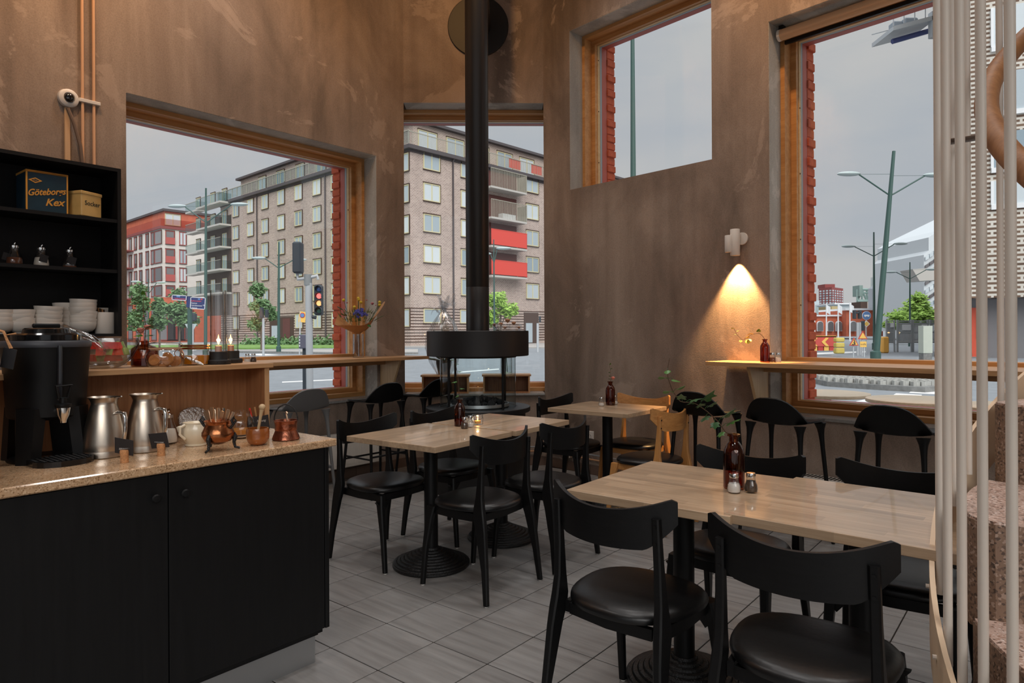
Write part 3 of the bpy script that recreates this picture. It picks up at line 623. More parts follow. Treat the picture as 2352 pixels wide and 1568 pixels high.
specs = [(0.816, 1.853, 52.6, 'black dining chair largest in front, back to the camera, beside the stairs'),
         (-0.174, 3.562, 142.2, 'black dining chair facing the tealight table, right side, its back toward the front row'),
         (0.187, 3.985, 141.5, 'black dining chair drawn up right of the bare far table, behind another chair'),
         (-0.760, 3.995, -37.0, 'black dining chair beside the end of the stone counter'),
         (-0.400, 4.435, -37.3, 'black dining chair half hidden behind the tealight table, before the stove'),
         (0.459, 5.330, -39.4, 'black dining chair left of the small table by the concrete wall'),
         (0.906, 2.755, 229.5, 'black dining chair behind the ivy bottle, facing the camera'),
         (1.387, 2.434, 232.9, 'black dining chair on the far side of the bare front table, partly behind the balusters')]
chair.location = (0.410, 2.262, 0); chair.rotation_euler = (0, 0, RAD(47.5 - 90)); chair['group'] = grp
for x, y, a, lab in specs: place(chair, x, y, a, lab, grp)
oakc = make_chair('oak dining chair with black seat, facing right-hand side of small wall table', M['oakchair'], M['oakchairz'], M['leather'])
oakc['label'] = 'oak chair with black seat in front of the small wall table, back to us'
oakc.location = (0.952, 4.660, 0); oakc.rotation_euler = (0, 0, RAD(138 - 90)); oakc['group'] = 'oak chairs with black seats'
place(oakc, 0.966, 5.325, 232.1, 'oak chair with black seat standing behind the small table at the wall', 'oak chairs with black seats')
# ================================================================== BAR STOOLS
def make_stool(label, m_shell, m_leg):
    t = thing('bar_stool', label, 'stool')
    # outline seen from above: soft square; the rear rim sweeps up into a low rounded back
    def shell(u, v):
        a = 2 * pi * u; f = lambda q, e: math.copysign(abs(q) ** e, q)
        x = 0.222 * f(cos(a), 0.72) * v; y = 0.205 * f(sin(a), 0.72) * v
        back = max(0.0, (-y - 0.118) / 0.087); rise = 0.160 * back ** 1.1 * max(0.0, 1 - 0.40 * (abs(x) / 0.222) ** 5)
        side = 0.020 * (abs(x) / 0.222) ** 2.5 * (1 - min(1, back)); lip = -0.022 * max(0, (y - 0.15) / 0.055) ** 2
        y2 = y + 0.050 * back * (abs(x) / 0.222) ** 2 - 0.012 * back
        return (x * (1 - 0.10 * max(0, y) / 0.205), y2, 0.744 + 0.010 * v * v + rise + side + lip)
    MB().grid(lambda u, v: shell(u, 0.02 + 0.98 * v), 48, 16, -0.010).build('seat_shell', m_shell, t)
    for sx, sy, k in ((-1, 1, 0), (1, 1, 1), (-1, -1, 2), (1, -1, 3)):
        xt, yt = sx * 0.160, (0.120 if sy > 0 else -0.135); xb, yb = sx * 0.205, (0.190 if sy > 0 else -0.205)
        P = lambda f: (xt + (xb - xt) * f, yt + (yb - yt) * f, 0.752 * (1 - f))
        MB().tube([P(0.0), P(0.02), P(0.05), P(0.09), P(0.14), P(0.20), P(1.0)], [0.036, 0.030, 0.022, 0.0175, 0.0148, 0.0135, 0.0105], 10).build('leg', m_leg, t)
    P = lambda sx, yt, yb, z: (sx * (0.160 + 0.045 * (1 - z / 0.752)), yt + (yb - yt) * (1 - z / 0.752), z)
    for z, a, b in ((0.285, P(-1, 0.12, 0.19, 0.285), P(1, 0.12, 0.19, 0.285)), (0.33, P(-1, -0.135, -0.205, 0.33), P(1, -0.135, -0.205, 0.33))):
        MB().tube([a, b], 0.008, 8).build('footrest', m_leg, t)
    for s in (-1, 1): MB().tube([P(s, 0.12, 0.19, 0.31), P(s, -0.135, -0.205, 0.31)], 0.0075, 8).build('stretcher', m_leg, t)
    return t
stool = make_stool('black bar stool nearest the lamp at the right window bar', M['plastic'], M['blackmetal'])
aR_ = math.degrees(atan2(-nR.y, -nR.x)); aL_ = math.degrees(atan2(-nL.y, -nL.x))
def splace(o, p, ang): o.location = (p.x, p.y, 0); o.rotation_euler = (0, 0, RAD(ang - 90))
splace(stool, PR(2.20, 0.62), aR_ + 2); stool['group'] = 'black stools at the right window bar'
for s, n, lab in ((2.78, 0.66, 'black bar stool in the middle of the right window bar, before the bistro tables'), (3.42, 0.62, 'black bar stool at the right window bar seen through the balusters')):
    dup(stool, PR(s, n), RAD(aR_ - 2 - 90), lab, 'black stools at the right window bar')
for s, n, lab in ((0.28, 0.60, 'black bar stool at the left bar, nearest the stove'), (0.88, 0.62, 'black bar stool at the left bar beside the counter end')):
    dup(stool, PL(s, n), RAD(aL_ - 90), lab, 'black stools at the left window bar')
gs = make_stool('grey bar stool half hidden behind the oak screen end', M['greyplastic'], M['greyplastic']); splace(gs, PL(1.62, 0.62), aL_)
# ================================================================== WINDOW BARS
def bar(label, loc, rz, x0, x1, bx, flip, depth=0.345):
    t = thing('window_bar', label, 'bar', loc, rz); z1 = 1.097
    r = 0.03; a, b = x0, x1
    poly = [(a + r, depth), (a + 0.009, depth - 0.009), (a, depth - r), (a, 0.004), (b, 0.004), (b, depth - r), (b - 0.009, depth - 0.009), (b - r, depth)]
    MB().prism(poly, z1 - 0.028, z1).build('bar_top', M['oak'], t, smooth=False)
    MB().box(max(x0, -9) + 0.25 if not flip else x0, x1 if not flip else x1 - 0.25, 0.05, 0.075, z1 - 0.075, z1 - 0.0285).build('support_rail', M['oak'], t, smooth=False)
    w_ = 0.022
    MB().prism([(0.005, z1 - 0.0285), (0.285, z1 - 0.0285), (0.135, 0.722), (0.005, 0.722)], bx - w_ / 2, bx + w_ / 2, 'x').build('bracket', M['oakp'], t, smooth=False)
    for y, z in ((0.06, 0.80), (0.06, 1.03)):
        for s in (-1, 1): MB().tube([(bx + s * w_ / 2, y, z), (bx + s * (w_ / 2 + 0.004), y, z)], 0.007, 8).build('screw_cap', M['stem'], t)
    return t
b1 = bar('oak window bar along the left window with plank bracket', CL, RZL, -0.02, 3.2, 0.305, False)
MB().box(S0 + 0.002, S1 - 0.002, -0.197, 0.0038, 1.069, 1.097).build('bar_back_board', M['oak'], b1, smooth=False)
b2 = bar('oak window bar along the tall right window with plank bracket', CR, RZR, -5.2, -2.005, -2.325, True)
MB().box(-5.2, -2.347, -0.197, 0.0038, 1.069, 1.097).build('bar_back_board', M['oak'], b2, smooth=False)
# ================================================================== STOVE
SX, SY = -0.291, 5.75
st = thing('hanging_stove', 'round black glass-sided stove with tall flue before the middle window', 'fireplace', (SX, SY, 0))
rd_ = 0.444
MB().lathe([(0.0, 0.0), (0.40, 0.0), (0.402, 0.01), (0.402, 0.655), (0.0, 0.655)], 48).build('pedestal', M['stovemetal'], st)
MB().lathe([(0.0, 0.655), (rd_ - 0.006, 0.655), (rd_, 0.660), (rd_, 0.690), (rd_ - 0.004, 0.694), (0.335, 0.694), (0.330, 0.690), (0.0, 0.688)], 64).build('base_disc', M['stovemetal'], st)
hd = MB().lathe([(0.10, 1.334), (0.428, 1.334), (0.432, 1.330), (0.432, 1.128), (0.428, 1.124), (0.33, 1.124), (0.325, 1.110), (0.0, 1.108)], 64).build('hood', M['stovemetal'], st)
fp = MB().lathe([(0.0985, 1.334), (0.0985, 1.70), (0.0970, 1.702), (0.0970, 1.706), (0.0985, 1.708), (0.0985, CEIL)], 36, cap=False).build('flue_pipe', plain('flue_metal', srgb(30, 29, 30), 0.38), st)
MB().tube([(0, 0.05, 4.35), (0, 6.70 - SY, 4.35)], 0.097, 24).build('flue_branch', M['stovemetal'], st)
MB().lathe([(0.0, 0), (0.298, 0.0), (0.301, 0.004), (0.301, 0.02), (0.296, 0.024), (0.0, 0.024)], 56).rot(RAD(90), 'X').move(-0.03, 6.706 - SY, 4.35).build('wall_rosette', M['stovemetal'], st)
MB().lathe([(0.322, 0.692), (0.322, 1.112)], 64, cap=False).build('glass_cylinder', M['cyl'], st, fix=False)
for k in range(4):
    a = RAD(-48 + 90 * k) if k % 2 == 0 else RAD(-132 + 90 * (k - 1))
for a in (-51, -131, 49, 129):
    MB().tube([(0.342 * cos(RAD(a)), 0.342 * sin(RAD(a)), 0.69), (0.342 * cos(RAD(a)), 0.342 * sin(RAD(a)), 1.125)], 0.011, 10).build('post', M['blackmetal'], st)
MB().lathe([(0.0, 0.694), (0.262, 0.694), (0.266, 0.700), (0.262, 0.724), (0.254, 0.724), (0.250, 0.708), (0.0, 0.706)], 48).build('burner_tray', M['alu'], st)
rr = random.Random(5); coal_me = []
for k in range(4):
    mb = MB().sph((0, 0, 0), 1, 7, 5); mb.v = [tuple(c * (1 + rr.uniform(-0.32, 0.25)) for c in v) for v in mb.v]; coal_me.append(mb.mesh('coal', M['coal'], smooth=False))
for k in range(52):
    r = 0.225 * sqrt(rr.random()); a = rr.uniform(0, 2 * pi); q = rr.uniform(0.024, 0.042)
    inst('coal', coal_me[k % 4], st, (r * cos(a), r * sin(a), 0.722 + (0.225 - r) * 0.12 + rr.uniform(0, 0.012)), rr.uniform(0, 6), (q, q * rr.uniform(0.7, 1.1), q * 0.75))
# ---- small oak boxes on the middle sill
for lab, px0, px1 in (('open oak box at left of the middle sill behind the stove', 966, 1079), ('open oak box at right of the middle sill behind the stove', 1107, 1220)):
    a = hit(px0, 880, CR, nC, 0.02); b = hit(px1, 880, CR, nC, 0.02); w_ = (b - a).length; c = (a + b) / 2
    ob = thing('wooden_box', lab, 'box', (c.x, c.y, ZS + 0.0005), RZC); h_ = 0.185; d0, d1 = -0.20, 0.0
    MB().cbox(-w_ / 2, w_ / 2, d0 - 0.006, d1 + 0.006, h_ - 0.018, h_, 0.001).build('top_board', M['oak'], ob, smooth=False)
    for s in (-1, 1): MB().box(min(s * (w_ / 2 - 0.012), s * (w_ / 2 - 0.028)), max(s * (w_ / 2 - 0.012), s * (w_ / 2 - 0.028)), d0, d1, 0.0, h_ - 0.018).build('side_board', M['oakz'], ob, smooth=False)
    MB().box(-w_ / 2 + 0.028, w_ / 2 - 0.028, d0, d0 + 0.012, 0, h_ - 0.018).build('back_board', M['oakback'], ob, smooth=False)
    MB().box(-w_ / 2 + 0.028, w_ / 2 - 0.028, d0 + 0.012, d1, 0, 0.012).build('bottom_board', M['oakback'], ob, smooth=False)
    if 'left' in lab: boxl = ob
    else: boxr = ob
# ================================================================== COUNTER (local x along the counter to the right, +y to its front)
dC = dL; nCt = nL; RZT = atan2(dC.y, dC.x) + pi            # local x = -dC, local y = front
QF = Vector((-0.707, 2.725, 0)); ZT = 0.896; LEN = 2.3
def PK(t, b, z=0): return QF - dC * t - nCt * b + Vector((0, 0, z))     # t from right end, b behind the front edge
def onK(px, py, z=ZT): return atz(px, py, z)
cab = thing('counter_cabinet', 'black ash serving counter cabinet with double doors and steel plinth', 'cabinet', PK(0, 0), RZT)
MB().box(0.05, LEN, -0.74, -0.034, 0.125, 0.862).build('body', M['cabinet'], cab, smooth=False)
MB().cbox(0.032, 0.050, -0.74, -0.012, 0.145, 0.865, 0.001).build('end_panel', M['cabinet'], cab, smooth=False)
for k, (a, b) in enumerate(((0.0535, 0.6555), (0.6595, 1.2615), (1.2655, 1.8675))):
    d = MB().cbox(a, b, -0.0335, -0.013, 0.147, 0.862, 0.001).build('door', M['cabinet'], cab, smooth=False)
    kx = b - 0.045 if k == 0 else a + 0.045
    MB().lathe([(0.006, 0), (0.006, 0.012), (0.013, 0.016), (0.0145, 0.022), (0.011, 0.027), (0.0, 0.028)], 14).rot(RAD(-90), 'X').move(kx, -0.0130, 0.79).build('knob', M['plastic'], d)
MB().box(0.066, LEN, -0.70, -0.062, 0.0, 0.112).build('plinth', M['alu'], cab, smooth=False)
MB().box(0.06, LEN, -0.72, -0.05, 0.112, 0.125).build('base_shadow_gap', M['plastic'], cab, smooth=False)
wt = MB().cbox(0.0, LEN, -0.76, 0.0, ZT - 0.030, ZT, 0.004).build('worktop', M['worktop'], loc=PK(0, 0), rz=RZT, smooth=False)
tag(wt, 'beige polished stone worktop on the black counter', 'worktop')
sc = thing('counter_screen', 'oak screen with top shelf standing along the back of the worktop', 'shelf', PK(0, 0, ZT), RZT)
ZH = 1.190; SB = 0.444
MB().cbox(0.034, 0.056, -SB - 0.30, -SB, 0.0, ZH - ZT - 0.0205, 0.001).build('end_panel', M['oakback'], sc, smooth=False)
MB().box(0.034, 0.056, -SB, -SB + 0.0012, 0.0, ZH - ZT - 0.0205).build('edge_band', M['oakz'], sc, smooth=False)
MB().box(0.056, LEN, -SB - 0.172, -SB - 0.155, 0.0, ZH - ZT - 0.0205).build('back_panel', M['oakback'], sc, smooth=False)
MB().cbox(0.020, LEN, -SB - 0.315, -SB + 0.012, ZH - ZT - 0.020, ZH - ZT, 0.001).build('top_shelf', M['oak'], sc, smooth=False)
# ---- small helper kits
def leafmesh(kind, mat):
    if kind == 'ivy': out = [(0, 0), (0.30, -0.08), (0.52, 0.10), (0.36, 0.34), (0.58, 0.62), (0.24, 0.66), (0, 1.05), (-0.24, 0.66), (-0.58, 0.62), (-0.36, 0.34), (-0.52, 0.10), (-0.30, -0.08)]
    elif kind == 'heart': out = [(0, 0.06), (0.22, -0.06), (0.46, 0.10), (0.48, 0.40), (0.26, 0.74), (0, 1.0), (-0.26, 0.74), (-0.48, 0.40), (-0.46, 0.10), (-0.22, -0.06)]
    else: out = [(0, 0), (0.14, 0.2), (0.2, 0.5), (0.13, 0.8), (0, 1.0), (-0.13, 0.8), (-0.2, 0.5), (-0.14, 0.2)]
    mb = MB(); vs = [(0, 0.42, 0.0)] + [(x, y, -0.30 * abs(x) - 0.16 * (y - 0.4) ** 2) for x, y in out]; n = len(out)
    mb.add(vs, [(0, 1 + i, 1 + (i + 1) % n) for i in range(n)])
    k = len(mb.v); mb.add([(x, y, z - 0.012) for x, y, z in vs], [(0, 1 + (i + 1) % n, 1 + i) for i in range(n)])
    for i in range(n): mb.f.append((1 + i, 1 + (i + 1) % n, k + 1 + (i + 1) % n, k + 1 + i))
    return mb.mesh('leaf', mat, smooth=True)
LF = {'ivy': leafmesh('ivy', M['leaf']), 'ivyd': leafmesh('ivy', M['leafdark']), 'heart': leafmesh('heart', M['leaf']), 'blade': leafmesh('blade', M['leafdark'])}
M['leafyel'] = plain('ivy_leaf_yellow', srgb(206, 176, 56), 0.5, noise=0.2, nscale=50); LF['yel'] = leafmesh('heart', M['leafyel'])
def put_leaf(parent, kind, p, dirv, size, roll=0.0, name='leaf'):
    y = Vector(dirv).normalized(); up = Vector((0, 0, 1)) if abs(y.z) < 0.93 else Vector((0, -1, 0)); x = y.cross(up).normalized(); z = x.cross(y)
    R_ = Matrix((x, y, z)).transposed() @ Matrix.Rotation(roll, 3, 'Y'); o = bpy.data.objects.new(name, LF[kind]); C.objects.link(o); o.parent = parent
    o.matrix_local = Matrix.Translation(p) @ R_.to_4x4() @ Matrix.Diagonal((size, size, size, 1)); return o
BOT = [(0.0, 0.0), (0.030, 0.0), (0.0335, 0.004), (0.0335, 0.105), (0.031, 0.120), (0.022, 0.136), (0.0145, 0.144), (0.0145, 0.158), (0.0205, 0.160), (0.0205, 0.166), (0.0135, 0.166), (0.0135, 0.144), (0.026, 0.128), (0.0315, 0.105), (0.0315, 0.006), (0.0, 0.005)]
def bottle(p, label, k=1.0, kz=1.0, fat=1.0, liquid=0.45):
    b = thing('amber_bottle', label, 'bottle', p, group=None)
    prof = [(r * k * (fat if z < 0.13 else 1.0), z * k * kz) for r, z in BOT]
    MB().lathe(prof, 24, cap=False).build('bottle_body', M['amber'], b, fix=False)
    MB().lathe([(0.0, 0.0055 * k), (0.0312 * k * fat, 0.0065 * k), (0.0312 * k * fat, 0.105 * k * kz * liquid), (0.0, 0.105 * k * kz * liquid)], 20).build('water', M['amberdark'], b)
    return b
SHK = [(0.0, 0.0), (0.020, 0.0), (0.0225, 0.004), (0.0235, 0.014), (0.0215, 0.028), (0.0165, 0.040), (0.0150, 0.048), (0.0150, 0.058)]
def shaker(p, label, fill, level=0.6, k=1.0, grp=None):
    s = thing('shaker', label, 'shaker', p, group=grp)
    pr = [(r * k, z * k) for r, z in SHK]; MB().lathe(pr, 18, cap=False).build('glass_body', M['glass'], s, fix=False)
    zt = 0.003 + level * 0.040
    inn = [(0.0, 0.0025)] + [(max(0.001, r - 0.0022), z) for r, z in SHK[1:] if 0.003 < z < zt] + [(0.0165 if zt > 0.03 else 0.0205, zt), (0.0, zt)]
    MB().lathe([(r * k, z * k) for r, z in inn], 16).build('filling', fill, s)
    MB().lathe([(0.0158 * k, 0.054 * k), (0.0160 * k, 0.067 * k), (0.0150 * k, 0.0695 * k), (0.0, 0.0700 * k)], 18).build('cap', M['chrome'], s)
    return s
def sprig(name, label, base, pts, leaves, cat='plant', rad=0.0016, stem=None):
    """stem through world points; leaves = (index along stem 0-1, direction, size, kind, roll)"""
    s = thing(name, label, cat, base); P = [Vector(q) - Vector(base) for q in pts]; st_ = []
    for i in range(len(P) - 1):
        for k in range(4): st_.append(P[i].lerp(P[i + 1], k / 4))
    st_.append(P[-1])
    sm = [st_[0]] + [(st_[i - 1] + st_[i] * 2 + st_[i + 1]) / 4 for i in range(1, len(st_) - 1)] + [st_[-1]]
    m = len(sm); MB().tube(sm, [rad * (1.2 - 0.6 * i / m) for i in range(m)], 6).build('stem', stem or M['stem'], s)
    for f, d, size, kind, roll in leaves:
        q = f * (m - 1); i = min(int(q), m - 2); p = sm[i].lerp(sm[i + 1], q - i); dv = Vector(d).normalized()
        pt = p + dv * size * 0.5
        MB().tube([p, p + dv * size * 0.3 + Vector((0, 0, 0.004)), pt], 0.0008, 5).build('leaf_stalk', stem or M['leafdark'], s)
        put_leaf(s, kind, pt, dv + Vector((0, -0.3, -0.15)), size, roll)
    return s
# ---- things on the worktop -------------------------------------------------
def dispenser(p, rz, label, tagcard=False):
    d = thing('drink_dispenser', label, 'dispenser', p, rz)
    MB().lathe([(0.0, 0.155), (0.080, 0.152), (0.118, 0.160), (0.126, 0.168), (0.134, 0.30), (0.143, 0.42), (0.145, 0.428)], 44).build('tank', M['plastic'], d)
    MB().lathe([(0.146, 0.424), (0.1475, 0.430), (0.1465, 0.443), (0.142, 0.448), (0.0, 0.448)], 44).build('rim_band', plain('dark_band', srgb(58, 60, 66), 0.45), d)
    ld = MB().lathe([(0.112, 0.448), (0.113, 0.470), (0.106, 0.476), (0.078, 0.477), (0.074, 0.492), (0.068, 0.496), (0.0, 0.497)], 40).build('lid', plain('glossy_lid', srgb(16, 16, 17), 0.12), d)
    MB().cbox(-0.045, 0.045, -0.010, 0.010, 0.497, 0.513, 0.004).build('lid_knob', M['plastic'], ld)
    for a in (45, 135, 225, 315):
        ca, sa = cos(RAD(a)), sin(RAD(a)); rs = []
        for k in range(7):
            f = k / 6; z = 0.20 * (1 - f) + 0.0 * f; r = 0.112 + 0.018 * f; w_ = 0.055 - 0.012 * f; t = 0.020
            rs.append([(r * ca - sa * w_ * s1 + ca * t * s2, r * sa + ca * w_ * s1 + sa * t * s2, z) for s1, s2 in ((-1, -0.6), (-0.6, 1), (0.6, 1), (1, -0.6))])
        MB().rings(rs).build('leg', M['plastic'], d)
    MB().lathe([(0.0, 0.0), (0.126, 0.0), (0.128, 0.006), (0.120, 0.010), (0.0, 0.010)], 36).build('foot_ring', M['plastic'], d)
    # tap on the front (+y), drip tray below it
    tp = MB().tube([(0, 0.120, 0.185), (0, 0.175, 0.185)], [0.017, 0.012], 14).build('tap', M['chrome'], d)
    MB().lathe([(0.010, 0.150), (0.012, 0.160), (0.020, 0.178), (0.024, 0.205), (0.020, 0.208)], 16).move(0, 0.178, 0).build('nozzle', M['chrome'], tp)
    MB().lathe([(0.024, 0.206), (0.027, 0.210), (0.027, 0.218), (0.012, 0.222), (0.012, 0.24), (0, 0.24)], 16).move(0, 0.178, 0).build('tap_collar', M['plastic'], tp)
    MB().tube([(-0.013, 0.178, 0.24), (-0.024, 0.184, 0.285), (0.024, 0.184, 0.285), (0.013, 0.178, 0.24)], 0.0055, 8, close=True).build('tap_lever', M['plastic'], tp)
    MB().tube([(0, 0.146, 0.43), (0, 0.149, 0.40), (0, 0.143, 0.23)], 0.008, 8).build('sight_tube', plain('sight_tube', srgb(40, 40, 44), 0.15), d)
    poly = []
    for k in range(13): a = RAD(-10 + 200 * k / 12); poly.append((0.098 * cos(a), 0.175 + 0.075 * sin(a)))
    poly = [(0.098, 0.06)] + poly + [(-0.098, 0.06)]
    ty = MB().prism(poly, 0.0, 0.020).build('drip_tray', plain('gloss_tray', srgb(18, 18, 19), 0.16), d, smooth=False)
    mb = MB()
    for i in range(11):
        for j in range(9):
            x, y = -0.085 + i * 0.017, 0.10 + j * 0.016
            if (x / 0.088) ** 2 + max(0, (y - 0.175) / 0.07) ** 2 < 1: mb.cbox(x - 0.0055, x + 0.0055, y - 0.005, y + 0.005, 0.020, 0.0225, 0.001)
    tag(mb.build('grille_studs', M['plastic'], ty, smooth=False, fix=False), kind='stuff')
    return d
dsc = (sum(((onK(40, 1066), onK(196, 1066))), Vector()) / 2)
dsc = onK(108, 1052)
d1_ = dispenser(dsc, RZT, 'large black drink dispenser with chrome tap left of the jugs')
d1_.scale = (0.9, 0.9, 0.9)
d2 = dispenser(PK(1.20, 0.205, ZT), RZT, 'black drink dispenser cut off by the left picture edge')
d2.scale = (0.9, 0.9, 0.9)
# hanging card on twine of the left dispenser
hc = thing('hanging_tag', 'brown twine with small dark card hanging on the left dispenser', 'tag', at(22, 800, 2.03))
MB().tube([(-0.05, 0.02, 0.055), (-0.01, -0.01, 0.05), (0.012, -0.012, 0.0)], 0.004, 6).build('twine', M['cork'], hc)
MB().tube([(0.02, 0.0, 0.045), (-0.005, -0.012, 0.04), (0.016, -0.012, 0.0)], 0.003, 6).build('twine', M['cork'], hc)
MB().cbox(-0.02, 0.02, -0.0012, 0.0012, -0.06, 0.0, 0.0003).rot(RAD(12), 'Y').move(0.012, -0.012, 0).build('card', M['slate'], hc, smooth=False)
def jug(p, rz, label):
    j = thing('thermos_jug', label, 'jug', p, rz, 'steel thermos jugs on the worktop'); j.scale = (1.0, 1.0, 0.82)
    MB().lathe([(0.0, 0.0), (0.064, 0.0), (0.067, 0.003), (0.067, 0.027), (0.0665, 0.029), (0.067, 0.031), (0.066, 0.06), (0.060, 0.12), (0.050, 0.178), (0.042, 0.215), (0.040, 0.222), (0.041, 0.232)], 40).build('body', M['steel'], j)
    rs = []
    for z, r, sp in ((0.230, 0.041, 0.0), (0.240, 0.043, 0.006), (0.251, 0.048, 0.016)):
        rs.append([(r * cos(a) - (sp * max(0, -cos(a)) ** 3), r * sin(a), z) for a in (2 * pi * k / 32 for k in range(32))])
    MB().rings(rs, cap=False).build('pouring_rim', M['steel'], j)
    MB().lathe([(0.0, 0.246), (0.037, 0.245), (0.040, 0.241), (0.0, 0.2405)], 28).build('lid', M['chrome'], j)
    MB().tube([(0.030, 0, 0.248), (0.05, 0, 0.250), (0.078, 0, 0.256)], [0.004, 0.0035, 0.003], 8).build('thumb_lever', M['chrome'], j)
    MB().tube([(0.044, 0, 0.182), (0.070, 0, 0.190), (0.090, 0, 0.186), (0.094, 0, 0.165), (0.093, 0, 0.11), (0.086, 0, 0.06), (0.066, 0, 0.045)], [0.007, 0.008, 0.008, 0.0075, 0.0068, 0.006, 0.005], 10).build('handle', M['chrome'], j)
    return j
jr = RAD(-18)
jug(onK(240, 1047), jr, 'brushed steel thermos jug beside the black dispenser')
jug(onK(334, 1034), jr, 'brushed steel thermos jug farther from the dispenser, beside the sugar pourer')
def corktag(px, py, words, label, lean):
    p = onK(px, py); c = thing('table_sign', label, 'sign', p, RAD(-8), 'chalk cards held in corks')
    MB().lathe([(0.0, 0), (0.0125, 0.0), (0.0130, 0.002), (0.0120, 0.018), (0.0135, 0.028), (0.0142, 0.036), (0.0132, 0.042), (0.0, 0.043)], 16).build('cork', M['cork'], c)
    cd_ = MB().cbox(-0.034, 0.034, -0.0008, 0.0008, 0.0, 0.054, 0.0002).rot(RAD(10), 'X').rot(lean, 'Y').move(0.004 - 0.01, 0.006, 0.026).build('slate_card', M['slate'], c, smooth=False)
    for k, wds in enumerate(words):
        text(wds, 'chalk_lettering', 0.0165 if k == 0 else 0.012, M['chalk'], cd_, (-0.006 + 0.027 * sin(lean), 0.0035 - 0.002 * k, 0.026 + 0.038 - 0.016 * k), (RAD(80), -lean, 0), shear=0.2, extr=0.0002)
corktag(286, 1062, ('MILK', 'laktosfri'), 'cork with slate card reading MILK before the nearer jug', RAD(8))
corktag(370, 1046, ('OATLY', 'oatmilk'), 'cork with slate card about oat milk before the farther jug', RAD(-6))
SUG = [(0.0, 0.0), (0.036, 0.0), (0.040, 0.006), (0.041, 0.022), (0.036, 0.05), (0.026, 0.078), (0.0225, 0.092), (0.0225, 0.104)]
def pourer(p, label, fill, level, grp=None, k=1.0):
    s = thing('sugar_pourer', label, 'pourer', p, group=grp)
    mb = MB(); rs = [[(k * r * (1 + (0.035 if j % 2 else -0.02) * (1 if 0.01 < z < 0.09 else 0)) * cos(2 * pi * j / 28), k * r * (1 + (0.035 if j % 2 else -0.02) * (1 if 0.01 < z < 0.09 else 0)) * sin(2 * pi * j / 28), k * z) for j in range(28)] for r, z in SUG]
    mb.rings(rs, cap=False).build('glass_body', M['glass'], s, fix=False)
    if fill:
        pr = [(0.0, 0.004)] + [(r - 0.004, z) for r, z in SUG[1:] if 0.005 < z < level] ; rl_ = pr[-1][0]
        MB().lathe([(r * k, z * k) for r, z in pr + [(rl_ * 0.95, level), (0.0, level + 0.004)]], 18).build('filling', fill, s)
    MB().lathe([(0.0232 * k, 0.100 * k), (0.0236 * k, 0.112 * k), (0.018 * k, 0.117 * k), (0.0, 0.118 * k)], 20).build('cap', M['chrome'], s)
    MB().tube([(0.0, 0, 0.116 * k), (0.004 * k, 0, 0.126 * k), (0.012 * k, 0, 0.131 * k)], 0.005 * k, 8).build('spout', M['chrome'], s)
    return s
pourer(onK(383, 1018), 'glass sugar pourer behind the farther thermos jug', M['sugar'], 0.055)
def back_spot(px, py, b):                             # point on the worktop plane at a given distance behind the front edge
    r = ray(px, py); return hit(px, py, PK(0, b), nCt)
hl = thing('hammered_lid', 'hammered silver oval lid leaning on the oak screen', 'lid', PK(0.365, 0.565, ZT + 0.075), RZT)
hp_ = hit(445, 962, PK(0, 0.545), nCt); hl.location = (hp_.x, hp_.y, 0); hl.location = (hp_.x, hp_.y, ZT)
hz = hp_.z - ZT
mb = MB(); rs = []
for k, dz in ((1.0, 0.0), (0.97, 0.006), (0.6, 0.012), (0.02, 0.014)):
    rs.append([(0.063 * k * math.copysign(abs(cos(a)) ** 0.85, cos(a)), dz, hz + 0.050 * k * math.copysign(abs(sin(a)) ** 0.85, sin(a))) for a in (2 * pi * j / 36 for j in range(36))])
mb.rings(rs); mb.xf(lambda v: Vector((v.x, v.y - (v.z - 0.06) * 0.25, v.z))).build('lid_dish', M['silver'], hl)
MB().tube([(0.0, 0.006, 0.0), (0.0, 0.0, hz - 0.04)], 0.006, 8).build('lid_handle', M['silver'], hl)
tz = thing('cream_tureen', 'cream porcelain jug with handle behind the copper pot', 'jug', onK(450, 1022), RAD(0))
MB().lathe([(0.0, 0.0), (0.034, 0.0), (0.036, 0.003), (0.031, 0.008), (0.040, 0.022), (0.050, 0.045), (0.047, 0.068), (0.042, 0.082), (0.044, 0.088), (0.041, 0.088), (0.039, 0.08), (0.0, 0.05)], 32, sx=1.1).build('bowl', M['cream'], tz)
MB().tube([(-0.046, 0, 0.050), (-0.060, 0, 0.058), (-0.066, 0, 0.072)], [0.014, 0.011, 0.009], 10).build('spout', M['cream'], tz)
MB().tube([(-0.022, -0.042, 0.082), (-0.03, -0.062, 0.075), (-0.03, -0.064, 0.05), (-0.018, -0.048, 0.03)], 0.005, 8).build('handle', M['cream'], tz)
# copper pot on three black legs, full of spoons
cp = thing('copper_pot', 'round copper pot on black scroll legs holding spoons', 'pot', onK(501, 1033), RAD(-8))
MB().lathe([(0.0, 0.022), (0.020, 0.023), (0.045, 0.034), (0.056, 0.055), (0.0555, 0.066), (0.046, 0.086), (0.042, 0.094), (0.045, 0.103), (0.0495, 0.107), (0.047, 0.108), (0.040, 0.095), (0.043, 0.084), (0.0, 0.060)], 36).build('body', M['copper'], cp)
for a in (-92, 28, 148):
    ca, sa = cos(RAD(a)), sin(RAD(a))
    MB().tube([(0.052 * ca, 0.052 * sa, 0.060), (0.058 * ca, 0.058 * sa, 0.045), (0.054 * ca, 0.054 * sa, 0.026), (0.058 * ca, 0.058 * sa, 0.008), (0.074 * ca, 0.074 * sa, 0.004)], [0.007, 0.009, 0.006, 0.005, 0.004], 8).build('leg', M['castiron'], cp)
